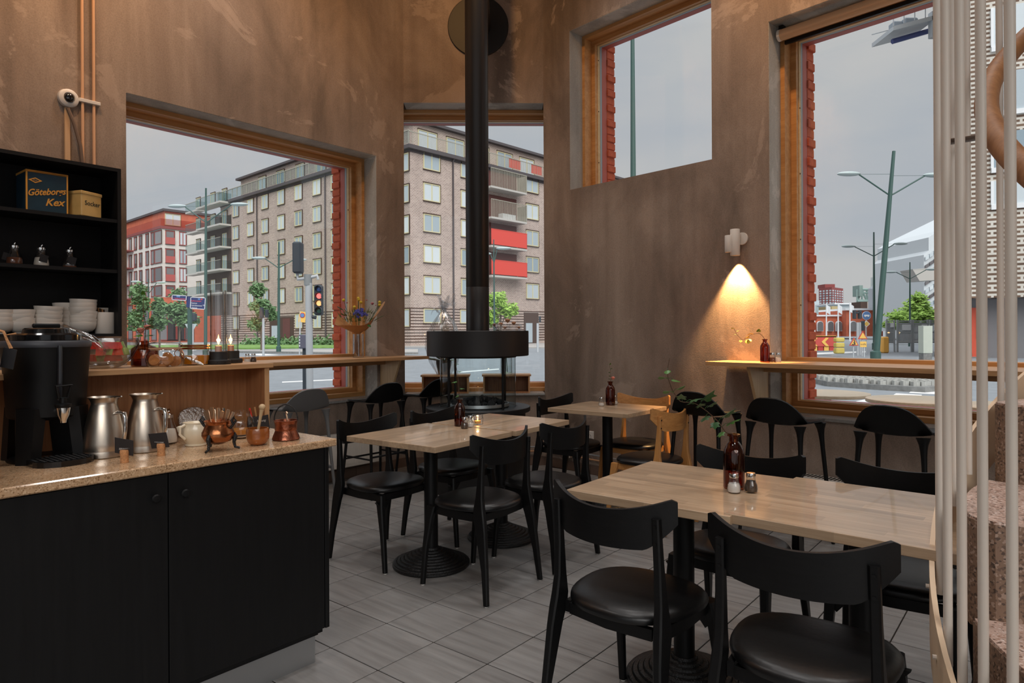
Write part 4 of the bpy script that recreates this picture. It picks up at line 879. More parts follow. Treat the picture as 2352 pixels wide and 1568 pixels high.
for s in (-1, 1):
    MB().tube([(s * 0.047, 0, 0.080), (s * 0.058, 0, 0.092), (s * 0.070, 0, 0.108), (s * 0.062, 0, 0.120), (s * 0.054, 0, 0.108), (s * 0.060, 0, 0.094)], 0.005, 8).build('handle', M['castiron'], cp)
sprd = [(-0.052, 0.0, 0.140, 0), (-0.038, -0.01, 0.146, 0), (-0.024, 0.012, 0.150, 1), (-0.016, -0.015, 0.158, 0), (0.0, 0.0, 0.154, 0), (0.014, 0.012, 0.152, 1), (0.024, -0.012, 0.144, 0), (0.036, 0.010, 0.142, 1), (0.044, -0.004, 0.148, 0), (0.058, 0.006, 0.138, 0)]
cpw = cp.location.copy()
for i, (x, y, z, kk) in enumerate(sprd):
    s = thing('spoon', 'small ' + ('dark steel' if kk else 'rose-gold coloured') + ' spoon handle sticking up from the copper pot', 'spoon', cpw, RAD(-8), 'spoon handles in the copper pot')
    a = Vector((x * 0.45, y * 0.5, 0.066)); b = Vector((x, y, z)); t = (b - a).normalized(); n_ = Vector((1, 0, 0)) - t * t.x; n_.normalize(); q = t.cross(n_)
    rs = []
    for f, w_ in ((0.0, 0.0035), (0.4, 0.004), (0.75, 0.006), (0.93, 0.0075), (1.0, 0.006)):
        p = a.lerp(b, f); rs.append([p - n_ * w_ - q * 0.0012, p + n_ * w_ - q * 0.0012, p + n_ * w_ + q * 0.0012, p - n_ * w_ + q * 0.0012])
    MB().rings(rs).build('handle_blade', M['chrome'] if kk else M['gold'], s)
for kk in (0, 1):
    pass
# honey jar on a saucer, card box, wooden bowl with pestle, copper kettle
hj = thing('honey_jar', 'wide glass jar of honey on a white saucer behind the copper pot', 'jar', hit(553, 1018, PK(0, 0.34), nCt), RAD(0))
hj.location.z = ZT
MB().lathe([(0.0, 0.0), (0.030, 0.0), (0.05, 0.006), (0.056, 0.010), (0.05, 0.010), (0.0, 0.006)], 30).build('saucer', M['porcelain'], hj)
MB().lathe([(0.0, 0.0105), (0.044, 0.0105), (0.049, 0.016), (0.052, 0.05), (0.050, 0.072), (0.040, 0.088), (0.037, 0.094), (0.038, 0.108), (0.036, 0.108)], 32, cap=False).build('glass_body', M['glass'], hj, fix=False)
MB().lathe([(0.0, 0.014), (0.046, 0.016), (0.0475, 0.034), (0.0, 0.034)], 28).build('honey', M['honey'], hj)
bx = thing('card_box', 'small dark box of wrapped sticks with black card beside the screen end', 'box', onK(600, 990), RZT)
MB().cbox(-0.045, 0.035, -0.055, -0.015, 0.0, 0.062, 0.002).build('box_body', M['slate'], bx, smooth=False)
MB().cbox(-0.045, 0.035, -0.008, -0.0064, 0.0, 0.064, 0.0003).rot(RAD(6), 'Y').build('chalk_card', M['slate'], bx, smooth=False)
text('honung', 'chalk_lettering', 0.014, M['chalk'], bx, (-0.004, -0.0058, 0.045), (RAD(90), 0, pi), shear=0.2, extr=0.0002)
for k, (x, y, t) in enumerate(((-0.03, -0.03, -12), (-0.008, -0.035, 10), (0.012, -0.03, 14), (-0.02, -0.04, -4))):
    MB().cbox(-0.004, 0.004, -0.0015, 0.0015, 0.03, 0.105, 0.0005).rot(RAD(t), 'Y').move(x, y, 0).build('paper_stick', M['paper'] if k % 2 else M['melon'], bx, smooth=False)
wb = thing('wooden_bowl', 'round glazed brown bowl with pestle at the counter end', 'bowl', onK(592, 1021), 0)
MB().lathe([(0.0, 0.0), (0.022, 0.0), (0.036, 0.010), (0.0425, 0.030), (0.0415, 0.034), (0.0425, 0.037), (0.042, 0.055), (0.0395, 0.064), (0.036, 0.064), (0.038, 0.05), (0.034, 0.020), (0.0, 0.012)], 34).build('bowl_body', plain('glazed_brown', srgb(150, 84, 38), 0.22, noise=0.2, nscale=20, coat=0.5), wb)
ps = thing('honey_dipper', 'pale turned wooden pestle standing in the brown bowl', 'pestle', wb.location.copy(), 0)
MB().tube([(-0.004, 0, 0.014), (0.000, 0, 0.045), (0.010, 0.0, 0.100), (0.014, 0.0, 0.125), (0.016, 0.0, 0.135)], [0.0055, 0.005, 0.0055, 0.007, 0.009], 10).build('shaft', M['oakp'], ps)
MB().sph((0.0175, 0, 0.144), (0.0125, 0.0125, 0.0115), 14, 10).build('pommel', M['oakp'], ps)
ck = thing('copper_kettle', 'small flared copper pot with hoop handle at the counter corner', 'pot', onK(657, 1009), 0)
MB().lathe([(0.0, 0.0), (0.050, 0.0), (0.054, 0.004), (0.050, 0.016), (0.0435, 0.032), (0.0415, 0.038), (0.043, 0.041), (0.042, 0.060), (0.045, 0.074), (0.0475, 0.078), (0.0445, 0.078), (0.040, 0.060), (0.040, 0.036), (0.046, 0.012), (0.0, 0.006)], 36).build('kettle_body', M['copper2'], ck)
MB().tube([(0.047 * cos(a), 0.02 * sin(a) * 0 + 0.0, 0.078 + 0.062 * sin(a)) for a in (pi * k / 14 for k in range(15))], 0.0026, 8).build('hoop_handle', M['castiron'], ck)
s = thing('spoon', 'copper spoon standing in the flared copper pot', 'spoon', ck.location.copy(), 0, None)
MB().tube([(0.01, 0, 0.02), (0.004, 0, 0.09), (0.002, 0, 0.104), (0.004, -0.004, 0.110), (0.008, -0.006, 0.104)], [0.003, 0.004, 0.0045, 0.004, 0.003], 8).build('spoon_handle', M['gold'], s)
# ---- things on the oak top shelf -------------------------------------------
def onS(px, b): 
    q = hit(px, 836, PK(0, b), nCt); return Vector((q.x, q.y, ZH))
gb = thing('glass_bowl', 'wide clear glass bowl of melon pieces on the oak shelf', 'bowl', onS(236, 0.585))
MB().lathe([(0.0, 0.0), (0.045, 0.0), (0.075, 0.012), (0.105, 0.045), (0.122, 0.085), (0.126, 0.115), (0.123, 0.115), (0.118, 0.085), (0.10, 0.046), (0.07, 0.016), (0.0, 0.008)], 36, cap=False).build('bowl_body', M['glass'], gb, fix=False)
rr = random.Random(11); gl = gb.location.copy()
for k in range(9):
    a = rr.uniform(0, 6.28); r = 0.055 * sqrt(rr.random()); zz = 0.026 + 0.024 * (k // 3)
    m_ = thing('melon_slice', 'red melon slice with green rind heaped in the glass bowl', 'melon', gl + Vector((r * cos(a), r * sin(a), zz)), rr.uniform(0, 6.28), 'melon slices in the glass bowl')
    MB().prism([(-0.035, 0), (0.035, 0), (0.026, 0.026), (-0.026, 0.026)], -0.012, 0.012, 'y').build('flesh', M['melon'], m_, smooth=False)
    MB().prism([(0.035, 0), (0.042, 0.002), (0.031, 0.029), (0.026, 0.026)], -0.012, 0.012, 'y').build('rind', M['rind'], m_, smooth=False)
tg = thing('serving_tongs', 'clear serving tongs lying across the melon bowl', 'tongs', gl)
for s in (-1, 1): MB().tube([(-0.135, -0.03, 0.158), (-0.09, -0.03 + s * 0.006, 0.14), (-0.03, -0.03 + s * 0.012, 0.116), (0.03, -0.03 + s * 0.014, 0.07)], [0.012, 0.013, 0.011, 0.010], 10).build('tong_arm', M['glass'], tg, fix=False)
ab = bottle(onS(333, 0.60), 'squat amber bottle with a dusty rose beside the cookie jar', 1.0, 0.62, 1.5)
p = ab.location.copy()
sprig('rose_stem', 'two dusty pink roses with ivy in the squat amber bottle', p + Vector((0, 0, 0.07)), [p + Vector((0, 0, 0.03)), p + Vector((0, 0, 0.11)), p + Vector((0.004, 0, 0.16)), p + Vector((-0.006, 0, 0.23)), p + Vector((-0.004, 0, 0.285))],
      [(0.30, (0.6, -0.3, 0.2), 0.035, 'ivy', 0.2), (0.36, (-0.5, -0.4, -0.1), 0.03, 'ivy', -0.2), (0.45, (0.7, -0.3, 0.4), 0.036, 'ivyd', 0.1), (0.66, (-0.7, -0.2, 0.1), 0.026, 'ivy', 0.2), (0.74, (0.6, -0.3, 0.2), 0.024, 'ivy', 0), (0.82, (-0.5, -0.3, 0.4), 0.02, 'ivy', 0), (0.9, (0.6, -0.3, 0.5), 0.018, 'ivy', 0), (0.98, (0.1, -0.2, 1), 0.018, 'heart', 0)], 'flower')
def rosehead(parent, p, r, mat, n=16, seed=1):
    rr_ = random.Random(seed)
    MB().sph((p.x, p.y, p.z), (r * 0.55, r * 0.55, r * 0.6), 10, 7).build('flower_core', mat, parent)
    for k in range(n):                                # cupped petals closing round the core
        a = k * 2.4; t = 0.3 + 0.7 * k / n; q = r * 0.52 * t
        MB().sph((0, 0, 0), (r * (0.34 + 0.14 * t), r * 0.15, r * (0.58 - 0.16 * t)), 9, 6).rot(RAD(-18 - 30 * t), 'X').move(0, q, r * (0.10 - 0.12 * t)).rot(a).move(p.x, p.y, p.z).build('petal', mat, parent)
rs_ = [o for o in C.objects if o.name.startswith('rose_stem') and o.parent is None][-1]
rosehead(rs_, Vector((-0.012, -0.008, 0.075)), 0.020, M['roseold'], 12, 1); rosehead(rs_, Vector((0.012, -0.004, 0.088)), 0.018, M['roseold'], 12, 2)
cj = thing('cookie_jar', 'round clip-top glass jar holding brown ginger cookies', 'jar', onS(380, 0.50))
MB().lathe([(0.0, 0.0), (0.052, 0.0), (0.064, 0.006), (0.070, 0.022), (0.069, 0.046), (0.060, 0.062), (0.056, 0.066), (0.058, 0.070)], 40, cap=False).build('glass_body', M['glass'], cj, fix=False)
MB().lathe([(0.059, 0.070), (0.061, 0.073), (0.059, 0.076)], 36, cap=False).build('rubber_seal', plain('rubber', srgb(196, 150, 120), 0.6), cj)
MB().lathe([(0.060, 0.077), (0.062, 0.082), (0.060, 0.092), (0.048, 0.098), (0.0, 0.098)], 36, cap=False).build('glass_lid', M['glass'], cj, fix=False)
MB().tube([(0.058 * cos(a), 0.058 * sin(a), 0.068) for a in (2 * pi * k / 32 for k in range(32))], 0.0014, 6, close=True).build('wire_clip', M['chrome'], cj)
MB().tube([(0.060, -0.008, 0.068), (0.068, -0.01, 0.05), (0.072, 0, 0.03), (0.068, 0.01, 0.05), (0.060, 0.008, 0.068)], 0.0014, 6).build('wire_latch', M['copper'], cj)
cjw = cj.location.copy(); rr = random.Random(4)
for k, (x, y, z, a) in enumerate(((-0.024, -0.036, 0.028, 8), (0.030, -0.034, 0.028, -14), (0.004, -0.02, 0.014, 0), (-0.035, 0.012, 0.02, 30), (0.03, 0.02, 0.02, 0), (0.0, 0.02, 0.035, 60))):
    c_ = thing('ginger_cookie', 'round brown ginger cookie inside the clip-top jar', 'cookie', cjw + Vector((x, y, z)), RAD(a), 'cookies in the jar')
    MB().lathe([(0.0, -0.005), (0.021, -0.005), (0.0235, 0.0), (0.021, 0.005), (0.0, 0.006)], 18).rot(RAD(72), 'X').build('biscuit', M['cookie'], c_)
jj = thing('jam_jar', 'clip-top glass jar of orange marmalade with copper clasp', 'jar', onS(449, 0.56))
MB().lathe([(0.0, 0.0), (0.056, 0.0), (0.060, 0.005), (0.060, 0.050), (0.054, 0.060), (0.054, 0.068)], 36, cap=False).build('glass_body', M['glass'], jj, fix=False)
MB().lathe([(0.0, 0.003), (0.055, 0.004), (0.0565, 0.040), (0.0, 0.040)], 32).build('marmalade', M['honey'], jj)
for z in (0.066, 0.076): MB().lathe([(0.056, z), (0.0575, z + 0.003), (0.056, z + 0.007)], 36, cap=False).build('metal_ring', M['copper'], jj)
MB().lathe([(0.057, 0.082), (0.056, 0.086), (0.0, 0.087)], 36, cap=False).build('glass_lid', M['glass'], jj, fix=False)
MB().tube([(-0.05 + 0.014 * cos(a), -0.048, 0.050 + 0.014 * sin(a)) for a in (2 * pi * k / 18 for k in range(18))], 0.0015, 6, close=True).build('wire_loop', M['copper'], jj)
js = thing('serving_spoon', 'long ornate silver spoon leaning before the marmalade jar', 'spoon', onS(440, 0.475))
MB().tube([(-0.034, 0.0, 0.040), (0.0, -0.004, 0.026), (0.036, -0.006, 0.010), (0.052, -0.006, 0.004)], [0.004, 0.006, 0.0075, 0.003], 8).xf(lambda v: v).build('spoon_handle', M['silver'], js)
def lantern(p, label):
    l = thing('candle_lantern', label, 'candle', p, 0, 'glass tube candle lanterns')
    MB().lathe([(0.0, 0.0), (0.048, 0.0), (0.0495, 0.004), (0.0495, 0.017), (0.047, 0.020), (0.037, 0.020), (0.036, 0.024), (0.036, 0.054), (0.0, 0.054)], 36).build('base', plain('matte_black', srgb(26, 24, 24), 0.6), l)
    for k in range(10): MB().sph((0.0497 * cos(k * 0.628), 0.0497 * sin(k * 0.628), 0.010), 0.0022, 6, 4).build('air_hole', M['plastic'], l)
    MB().lathe([(0.0325, 0.046), (0.0325, 0.315), (0.0310, 0.3155), (0.0310, 0.046)], 32, cap=False).build('glass_tube', M['glass'], l, fix=False)
    h = 0.078
    MB().lathe([(0.0, 0.054), (0.0135, 0.054), (0.0135, h), (0.011, h + 0.001), (0.0, h - 0.003)], 18).build('wax_candle', M['wax'], l)
    MB().tube([(0, 0, h - 0.004), (0.0008, 0, h + 0.007)], 0.0009, 5).build('wick', M['coal'], l)
    MB().lathe([(0.0, h + 0.004), (0.0042, h + 0.012), (0.0052, h + 0.020), (0.0034, h + 0.034), (0.0, h + 0.050)], 12).build('flame', M['flame'], l)
    lamp('candle_light', 'POINT', Vector(p) + Vector((0, 0, h + 0.024)), 0.35, (1.0, 0.55, 0.2), shadow_soft_size=0.008)
    return l
lantern(onS(502, 0.52), 'tall glass tube candle lantern with lit peach candle, nearer the marmalade jar')
lantern(onS(530, 0.60), 'tall glass tube candle lantern with lit peach candle, set farther back')
# ---- black wall shelf with crockery ----------------------------------------
DEP = 0.30
def onF(px, py, n=DEP): return hit(px, py, CL, nL, n)
ft = onF(278, 388); fb = onF(278, 772); sE = -(ft - CL).dot(dL); zt_, zb_ = ft.z, fb.z; Wd = 1.25
ws = thing('shelf_unit', 'black open wall shelf unit with four levels left of the window', 'shelf', PL(sE, 0.0, 0.0), RZL)
tk = 0.022
zs = [onF(278, y).z for y in (505, 620)]
MB().box(0, tk, 0.003, DEP, zb_, zt_).build('side_panel', M['shelfblack'], ws, smooth=False)
MB().box(Wd - tk, Wd, 0.003, DEP, zb_, zt_).build('side_panel', M['shelfblack'], ws, smooth=False)
MB().box(tk, Wd - tk, 0.003, DEP, zt_ - tk, zt_).build('top_board', M['shelfblack'], ws, smooth=False)
MB().box(tk, Wd - tk, 0.003, DEP, zb_, zb_ + tk * 0.8).build('bottom_board', M['shelfblack'], ws, smooth=False)
MB().box(tk, Wd - tk, 0.003, 0.012, zb_ + tk, zt_ - tk).build('back_panel', M['shelfblack'], ws, smooth=False)
for z in zs: MB().box(tk, Wd - tk, 0.0125, DEP - 0.004, z - tk, z).build('shelf_board', M['shelfblack'], ws, smooth=False)
MB().tube([(0.60, 0.012, (zs[0] + zs[1]) / 2 + 0.10), (0.60, 0.016, (zs[0] + zs[1]) / 2 + 0.10)], 0.055, 24).build('cable_cover', M['plastic'], ws)
z2, z1 = zs; z0 = zb_ + tk * 0.8
def onW(px, n, z): q = hit(px, 600, CL, nL, n); return Vector((q.x, q.y, z))
pa, pb = onF(60, 435, 0.262), onF(156, 440, 0.262); wt_ = (pb - pa).length; ht_ = onF(60, 388, 0.262).z - z2; pc_ = (pa + pb) / 2 - nL * 0.092
tin = thing('biscuit_tin', 'large dark blue square tin with gold script lettering on the top shelf', 'tin', Vector((pc_.x, pc_.y, z2)), RZL)
MB().cbox(-wt_ / 2, wt_ / 2, -0.10, 0.09, 0.0, ht_, 0.004).build('tin_body', M['tinblue'], tin, smooth=False)
mb = MB()
for a, b, c, d in ((-wt_ / 2, wt_ / 2, ht_ - 0.012, ht_), (-wt_ / 2, wt_ / 2, 0, 0.005), (-wt_ / 2, -wt_ / 2 + 0.007, 0, ht_), (wt_ / 2 - 0.007, wt_ / 2, 0, ht_)): mb.box(a - 0.0005, b + 0.0005, 0.082, 0.0925, c, d)
mb.box(-wt_ / 2 - 0.001, wt_ / 2 + 0.001, -0.101, 0.0925, ht_ - 0.012, ht_ + 0.001)
mb.build('gold_edging', M['tingold'], tin, smooth=False)
text('Göteborgs', 'gold_lettering', 0.054, M['tingold'], tin, (0.006, 0.0915, ht_ * 0.50), (RAD(90), RAD(-10), pi), shear=0.45, bold=0.0012, width=0.86)
text('Kex', 'gold_lettering', 0.060, M['tingold'], tin, (-0.035, 0.0915, ht_ * 0.26), (RAD(90), RAD(-6), pi), shear=0.4, bold=0.0014)
MB().prism([(-0.036, 0), (0, -0.017), (0.036, 0), (0, 0.017)], 0.0900, 0.0915, 'y').move(0.062, 0, ht_ * 0.76).build('emblem', M['tingold'], tin, smooth=False)
MB().prism([(-0.022, 0), (0, -0.010), (0.022, 0), (0, 0.010)], 0.0900, 0.0920, 'y').move(0.062, 0, ht_ * 0.76).build('emblem_center', M['tinblue'], tin, smooth=False)
text('Kex', 'gold_lettering', 0.012, M['tingold'], tin, (0.062, 0.0925, ht_ * 0.76), (RAD(90), 0, pi), extr=0.0003)
sk_ = thing('sugar_tin', 'cream square tin lettered Socker beside the dark blue tin', 'tin', onW(190, 0.20, z2), RZL + RAD(24))
hs = onF(190, 437, 0.2).z - onF(190, 492, 0.2).z
MB().cbox(-0.075, 0.075, -0.075, 0.075, 0, hs, 0.006).build('tin_body', M['tincream'], sk_, smooth=False)
MB().cbox(-0.078, 0.078, -0.078, 0.078, hs - 0.016, hs + 0.006, 0.004).build('lid', M['tincream'], sk_, smooth=False)
MB().lathe([(0.012, 0), (0.010, 0.006), (0.014, 0.012), (0.0, 0.015)], 14).move(0, 0, hs + 0.006).build('lid_knob', M['tincream'], sk_)
text('Socker', 'lettering', 0.040, M['ink'], sk_, (-0.004, 0.0757, hs * 0.55), (RAD(90), 0, pi), extr=0.0004, bold=0.0004)
for px, lab, fl_, lv in ((33, 'glass pourer of cinnamon sugar at left on the middle shelf', M['cinnamon'], 0.045), (95, 'glass pourer of white sugar on the middle shelf', M['sugar'], 0.055), (160, 'near-empty glass pourer at right on the middle shelf', M['cinnamon'], 0.018)):
    q_ = pourer(onW(px, 0.14, z1), lab, fl_, lv, 'glass pourers on the middle shelf', 1.08)
    MB().cbox(-0.022, 0.022, -0.0008, 0.0008, 0.0, 0.045, 0.0002).rot(RAD(14), 'Y').rot(RZL + pi).move(0.030 if px != 33 else -0.03, -0.030, 0.03).build('hanging_card', M['slate'], q_, smooth=False)
bowl_prof = [(0.0, 0.0), (0.033, 0.0), (0.034, 0.006), (0.032, 0.008), (0.055, 0.016), (0.074, 0.036), (0.0815, 0.066), (0.0825, 0.078), (0.0800, 0.078), (0.0785, 0.066), (0.070, 0.038), (0.052, 0.021), (0.0, 0.015)]
bk = 0.94
bowl_me = MB().lathe([(r * bk, z * bk) for r, z in bowl_prof], 36).mesh('bowl', M['porcelain'])
stacks = [(-2, 0.16, 4, 'cut off at the picture edge'), (47, 0.16, 4, 'second from left'), (110, 0.165, 5, 'third from left'), (153, 0.09, 6, 'behind the tall stack'), (190, 0.175, 7, 'the tall one beside the white canister')]
ordn = ['bottom', 'second', 'third', 'fourth', 'fifth', 'sixth', 'topmost']
for px, n, cnt, wh in stacks:
    p = onW(px, n, z0); rr = random.Random(px)
    for k in range(cnt):
        o = inst('bowl', bowl_me, None, p + Vector((rr.uniform(-0.003, 0.003), rr.uniform(-0.003, 0.003), k * 0.0245 + 0.0005)), rr.uniform(0, 6))
        o.rotation_euler = (RAD(rr.uniform(-2.2, 2.2)) if k else 0, RAD(rr.uniform(-2.2, 2.2)) if k else 0, 0)
        tag(o, 'white porcelain bowl, ' + (ordn[k] if k < cnt - 1 else 'topmost') + ' of its stack, stack ' + wh, 'bowl', 'stacked white bowls on the bottom shelf')
cn = thing('canister', 'plain white cylindrical canister at right end of the bottom shelf', 'canister', onW(242, 0.18, z0), 0)
hc_ = onF(242, 717, 0.2).z - z0
MB().lathe([(0.0, 0.0), (0.060, 0.0), (0.062, 0.003), (0.062, hc_), (0.058, hc_), (0.058, 0.01), (0.0, 0.008)], 34).build('canister_body', M['porcelain'], cn)
for k in range(5): MB().cbox(-0.003, 0.003, -0.03, 0.03, 0.05, hc_ + 0.035 - 0.004 * k, 0.0006).rot(RAD(8), 'Y').rot(RZL).move(-0.024 + 0.012 * k - 0.02, 0.0, 0).build('paper_packet', M['paper'] if k % 2 else M['pepper'], cn, smooth=False)
o = inst('bowl', bowl_me, None, onW(232, 0.065, z0), 0); tag(o, 'white porcelain bowl, lowest of the pair behind the canister', 'bowl', 'stacked white bowls on the bottom shelf')
for k in range(1, 5):
    o = inst('bowl', bowl_me, None, onW(232, 0.065, z0 + 0.0245 * k), 0); tag(o, 'white porcelain bowl stacked behind the canister, ' + ordn[k] + ' from below', 'bowl', 'stacked white bowls on the bottom shelf')
# ---- table-top things -------------------------------------------------------
TZ = 0.745
b0 = bottle(atz(1056, 978, TZ), 'slim amber bottle with ivy on the tealight table', 1.0)
p = b0.location.copy()
def wp(px, py, Y): return at(px, py, Y)
sprig('ivy_sprig', 'thin upright ivy sprig in the bottle on the tealight table', p, [p + Vector((0, 0, 0.05)), p + Vector((0.0, 0, 0.165)), wp(1054, 900, p.y), wp(1052, 860, p.y), wp(1044, 826, p.y)],
      [(0.42, (-0.5, -0.5, -0.3), 0.026, 'heart', 0.3), (0.55, (0.8, -0.3, 0.1), 0.030, 'ivy', 0), (0.66, (-0.8, -0.3, -0.1), 0.032, 'ivy', 0), (0.80, (0.8, -0.2, 0.1), 0.024, 'ivy', 0), (0.92, (0.5, -0.3, 0.2), 0.018, 'heart', 0), (0.985, (-0.6, -0.3, 0.3), 0.02, 'ivy', 0)])
shaker(atz(1067, 984, TZ), 'pepper shaker before the bottle on the tealight table', M['pepper'], 0.8)
shaker(atz(1080.5, 980.5, TZ), 'salt shaker beside the tealight glass', M['salt'], 0.5)
tl_ = thing('tealight', 'lit tealight in a small glass on the oak table', 'candle', atz(1097, 974, TZ + 0.004))
MB().lathe([(0.0, 0.0), (0.032, 0.0), (0.035, 0.004), (0.036, 0.040), (0.033, 0.046), (0.0335, 0.060), (0.0315, 0.060), (0.0335, 0.04), (0.0, 0.006)], 28, cap=False).build('glass_cup', M['glass'], tl_, fix=False)
MB().lathe([(0.0, 0.006), (0.019, 0.006), (0.0195, 0.022), (0.018, 0.022), (0.0, 0.019)], 20).build('wax_cup', plain('wax_glow_tint', srgb(250, 176, 90), 0.5), tl_)  # flame glow put into the wax colour
MB().lathe([(0.0, 0.021), (0.003, 0.026), (0.0032, 0.031), (0.0, 0.044)], 10).build('flame', M['flame'], tl_)
lamp('tealight_light', 'POINT', tl_.location + Vector((0, 0, 0.036)), 0.25, (1.0, 0.55, 0.2), shadow_soft_size=0.006)
b3 = bottle(atz(1402, 930, TZ), 'slim amber bottle with pink carnation on the small wall table', 1.12); p = b3.location.copy()
fs = sprig('pink_flower', 'pink carnation with green sprig in the wall table bottle', p, [p + Vector((0, 0, 0.06)), p + Vector((0, 0, 0.186)), wp(1404, 868, p.y), wp(1400, 836, p.y)],
      [(0.5, (-0.6, -0.3, 0.5), 0.018, 'heart', 0), (0.56, (0.6, -0.3, 0.4), 0.02, 'blade', 0), (0.68, (-0.6, -0.3, 0.6), 0.018, 'heart', 0), (0.78, (-0.5, -0.3, 0.5), 0.017, 'heart', 0), (0.87, (0.4, -0.3, 0.6), 0.016, 'heart', 0), (0.97, (0.2, -0.3, 1), 0.016, 'heart', 0)], 'flower')
rosehead(fs, wp(1408, 868, p.y) - p, 0.022, M['rose'], 14, 3)
shaker(atz(1381.5, 932, TZ), 'salt shaker left of the carnation bottle', M['salt'], 0.45); shaker(atz(1412.5, 928, TZ), 'salt shaker half hidden right of the carnation bottle', M['salt'], 0.5)
b1_ = bottle(atz(1686, 1121, TZ), 'tall amber bottle on the front table with long ivy', 1.13, 1.06); p = b1_.location.copy()
Y1 = p.y
def w1(px, py, dy=0): return at(px, py, Y1 + dy)
iv = sprig('ivy_vine', 'long ivy vine arching out of the front table bottle', p, [p + Vector((0, 0, 0.08)), p + Vector((0, 0, 0.20)), w1(1668, 995), w1(1650, 968), w1(1624, 944), w1(1594, 924), w1(1562, 923), w1(1545, 898), w1(1534, 868), w1(1533, 848), w1(1538, 822)],
      [(0.235, (-0.5, -0.4, -0.4), 0.030, 'ivy', 0.3), (0.255, (0.6, -0.3, 0.5), 0.052, 'ivy', 0.1), (0.30, (0.7, -0.3, 0.9), 0.056, 'ivyd', 0.0), (0.33, (-0.2, -0.5, -0.5), 0.034, 'ivyd', 0.2), (0.38, (-0.6, -0.4, -0.3), 0.040, 'ivyd', 0.3), (0.42, (0.7, -0.3, 0.75), 0.040, 'ivyd', 0.0), (0.44, (-0.3, -0.5, 0.4), 0.034, 'ivyd', 0.4), (0.46, (0.55, -0.3, 0.95), 0.058, 'ivyd', -0.1),
       (0.50, (-0.6, -0.5, 0.1), 0.030, 'ivyd', 0.2), (0.56, (0.7, -0.3, 0.35), 0.044, 'ivyd', 0.1), (0.585, (-0.2, -0.4, 0.6), 0.034, 'ivyd', 0), (0.68, (-0.7, -0.4, 0.3), 0.042, 'heart', 0.2), (0.695, (0.6, -0.3, 0.5), 0.036, 'heart', 0), (0.79, (-0.6, -0.4, 0.3), 0.040, 'heart', 0.1), (0.80, (0.7, -0.3, -0.1), 0.034, 'heart', 0), (0.91, (-0.2, -0.5, -0.3), 0.026, 'heart', 0.2)], rad=0.0019)
shaker(atz(1686, 1131, TZ), 'salt shaker before the ivy bottle on the front table', M['salt'], 0.78); shaker(atz(1725, 1130, TZ), 'pepper shaker on the front table', M['pepper'], 0.95)
# right window bar
ZB = 1.097
def onB(px, n): q = hit(px, 824, CR, nR, n); return Vector((q.x, q.y, ZB))
b4 = bottle(onB(1757, 0.17), 'amber bottle at the lit end of the right window bar', 1.0); p = b4.location.copy()
sprig('ivy_sprig', 'yellowing ivy sprig drooping left from the window bar bottle', p, [p + Vector((0, 0, 0.08)), p + Vector((0, 0, 0.168)), at(1745, 765, p.y), at(1725, 768, p.y), at(1706, 782, p.y), at(1692, 768, p.y), at(1686, 755, p.y)],
      [(0.36, (-0.1, -0.4, 0.8), 0.032, 'heart', 0), (0.5, (-0.3, -0.5, 0.2), 0.045, 'yel', 0.2), (0.56, (-0.2, -0.5, -0.5), 0.05, 'yel', 0.3), (0.64, (0.2, -0.5, 0.4), 0.040, 'yel', 0.2), (0.72, (-0.2, -0.4, -0.6), 0.024, 'yel', 0), (0.84, (-0.7, -0.4, 0.1), 0.026, 'heart', 0), (0.92, (0.6, -0.4, 0.3), 0.022, 'yel', 0), (0.98, (-0.5, -0.4, 0.4), 0.026, 'heart', 0)])
shaker(onB(1774, 0.15), 'pepper shaker beside the bottle on the right window bar', M['cinnamon'], 0.8); shaker(onB(1786.5, 0.13), 'salt shaker beside the bottle on the right window bar', M['salt'], 0.8)
# left window bar: shakers and the bouquet
def onBL(px, n): q = hit(px, 824, CL, nL, n); return Vector((q.x, q.y, ZB))
shaker(onBL(568, 0.20), 'salt shaker on the left window bar, behind the candle lanterns', M['salt'], 0.6); shaker(onBL(582, 0.20), 'pepper shaker on the left window bar, behind the candle lanterns', M['pepper'], 0.95)
vp = onBL(823, 0.04)
vs = thing('glass_vase', 'straight glass vase holding the bouquet on the left window bar', 'vase', vp)
MB().lathe([(0.0, 0.0), (0.046, 0.0), (0.049, 0.003), (0.049, 0.215), (0.046, 0.215), (0.046, 0.012), (0.0, 0.012)], 32, cap=False).build('glass_body', M['glass'], vs, fix=False)
MB().lathe([(0.0, 0.0125), (0.0455, 0.0125), (0.0455, 0.03), (0.0, 0.03)], 28).build('water', M['water'], vs)
bq = thing('bouquet', 'wrapped bouquet of violet and yellow flowers in brown paper', 'bouquet', vp)
MB().tube([(0.005, 0, 0.015), (-0.01, 0, 0.06), (-0.016, 0, 0.12), (0.0, 0, 0.19), (0.0, 0, 0.225)], [0.006, 0.026, 0.034, 0.016, 0.014], 10).build('stem_wrap', plain('wrapped_stems', srgb(136, 92, 54), 0.8, noise=0.3, nscale=40), bq)
def cone(u, v):
    a = 2 * pi * u; lob = 0.20 * cos(2 * a) + 0.10 * sin(3 * a + 0.5); r = 0.016 + v * 0.205 * (1 + 0.12 * cos(3 * a)); z = 0.215 + v * (0.135 + lob * 0.42 * v + 0.05 * cos(a - 0.2))
    return (r * cos(a), r * sin(a) * 0.75, z)
MB().grid(cone, 40, 8, 0.0012).build('kraft_wrap', M['paper'], bq)
MB().tube([(0.018 * cos(a), 0.018 * sin(a), 0.222) for a in (2 * pi * k / 16 for k in range(16))], 0.003, 6, close=True).build('twine', M['cork'], bq)
rr = random.Random(9)
fuzz = MB()
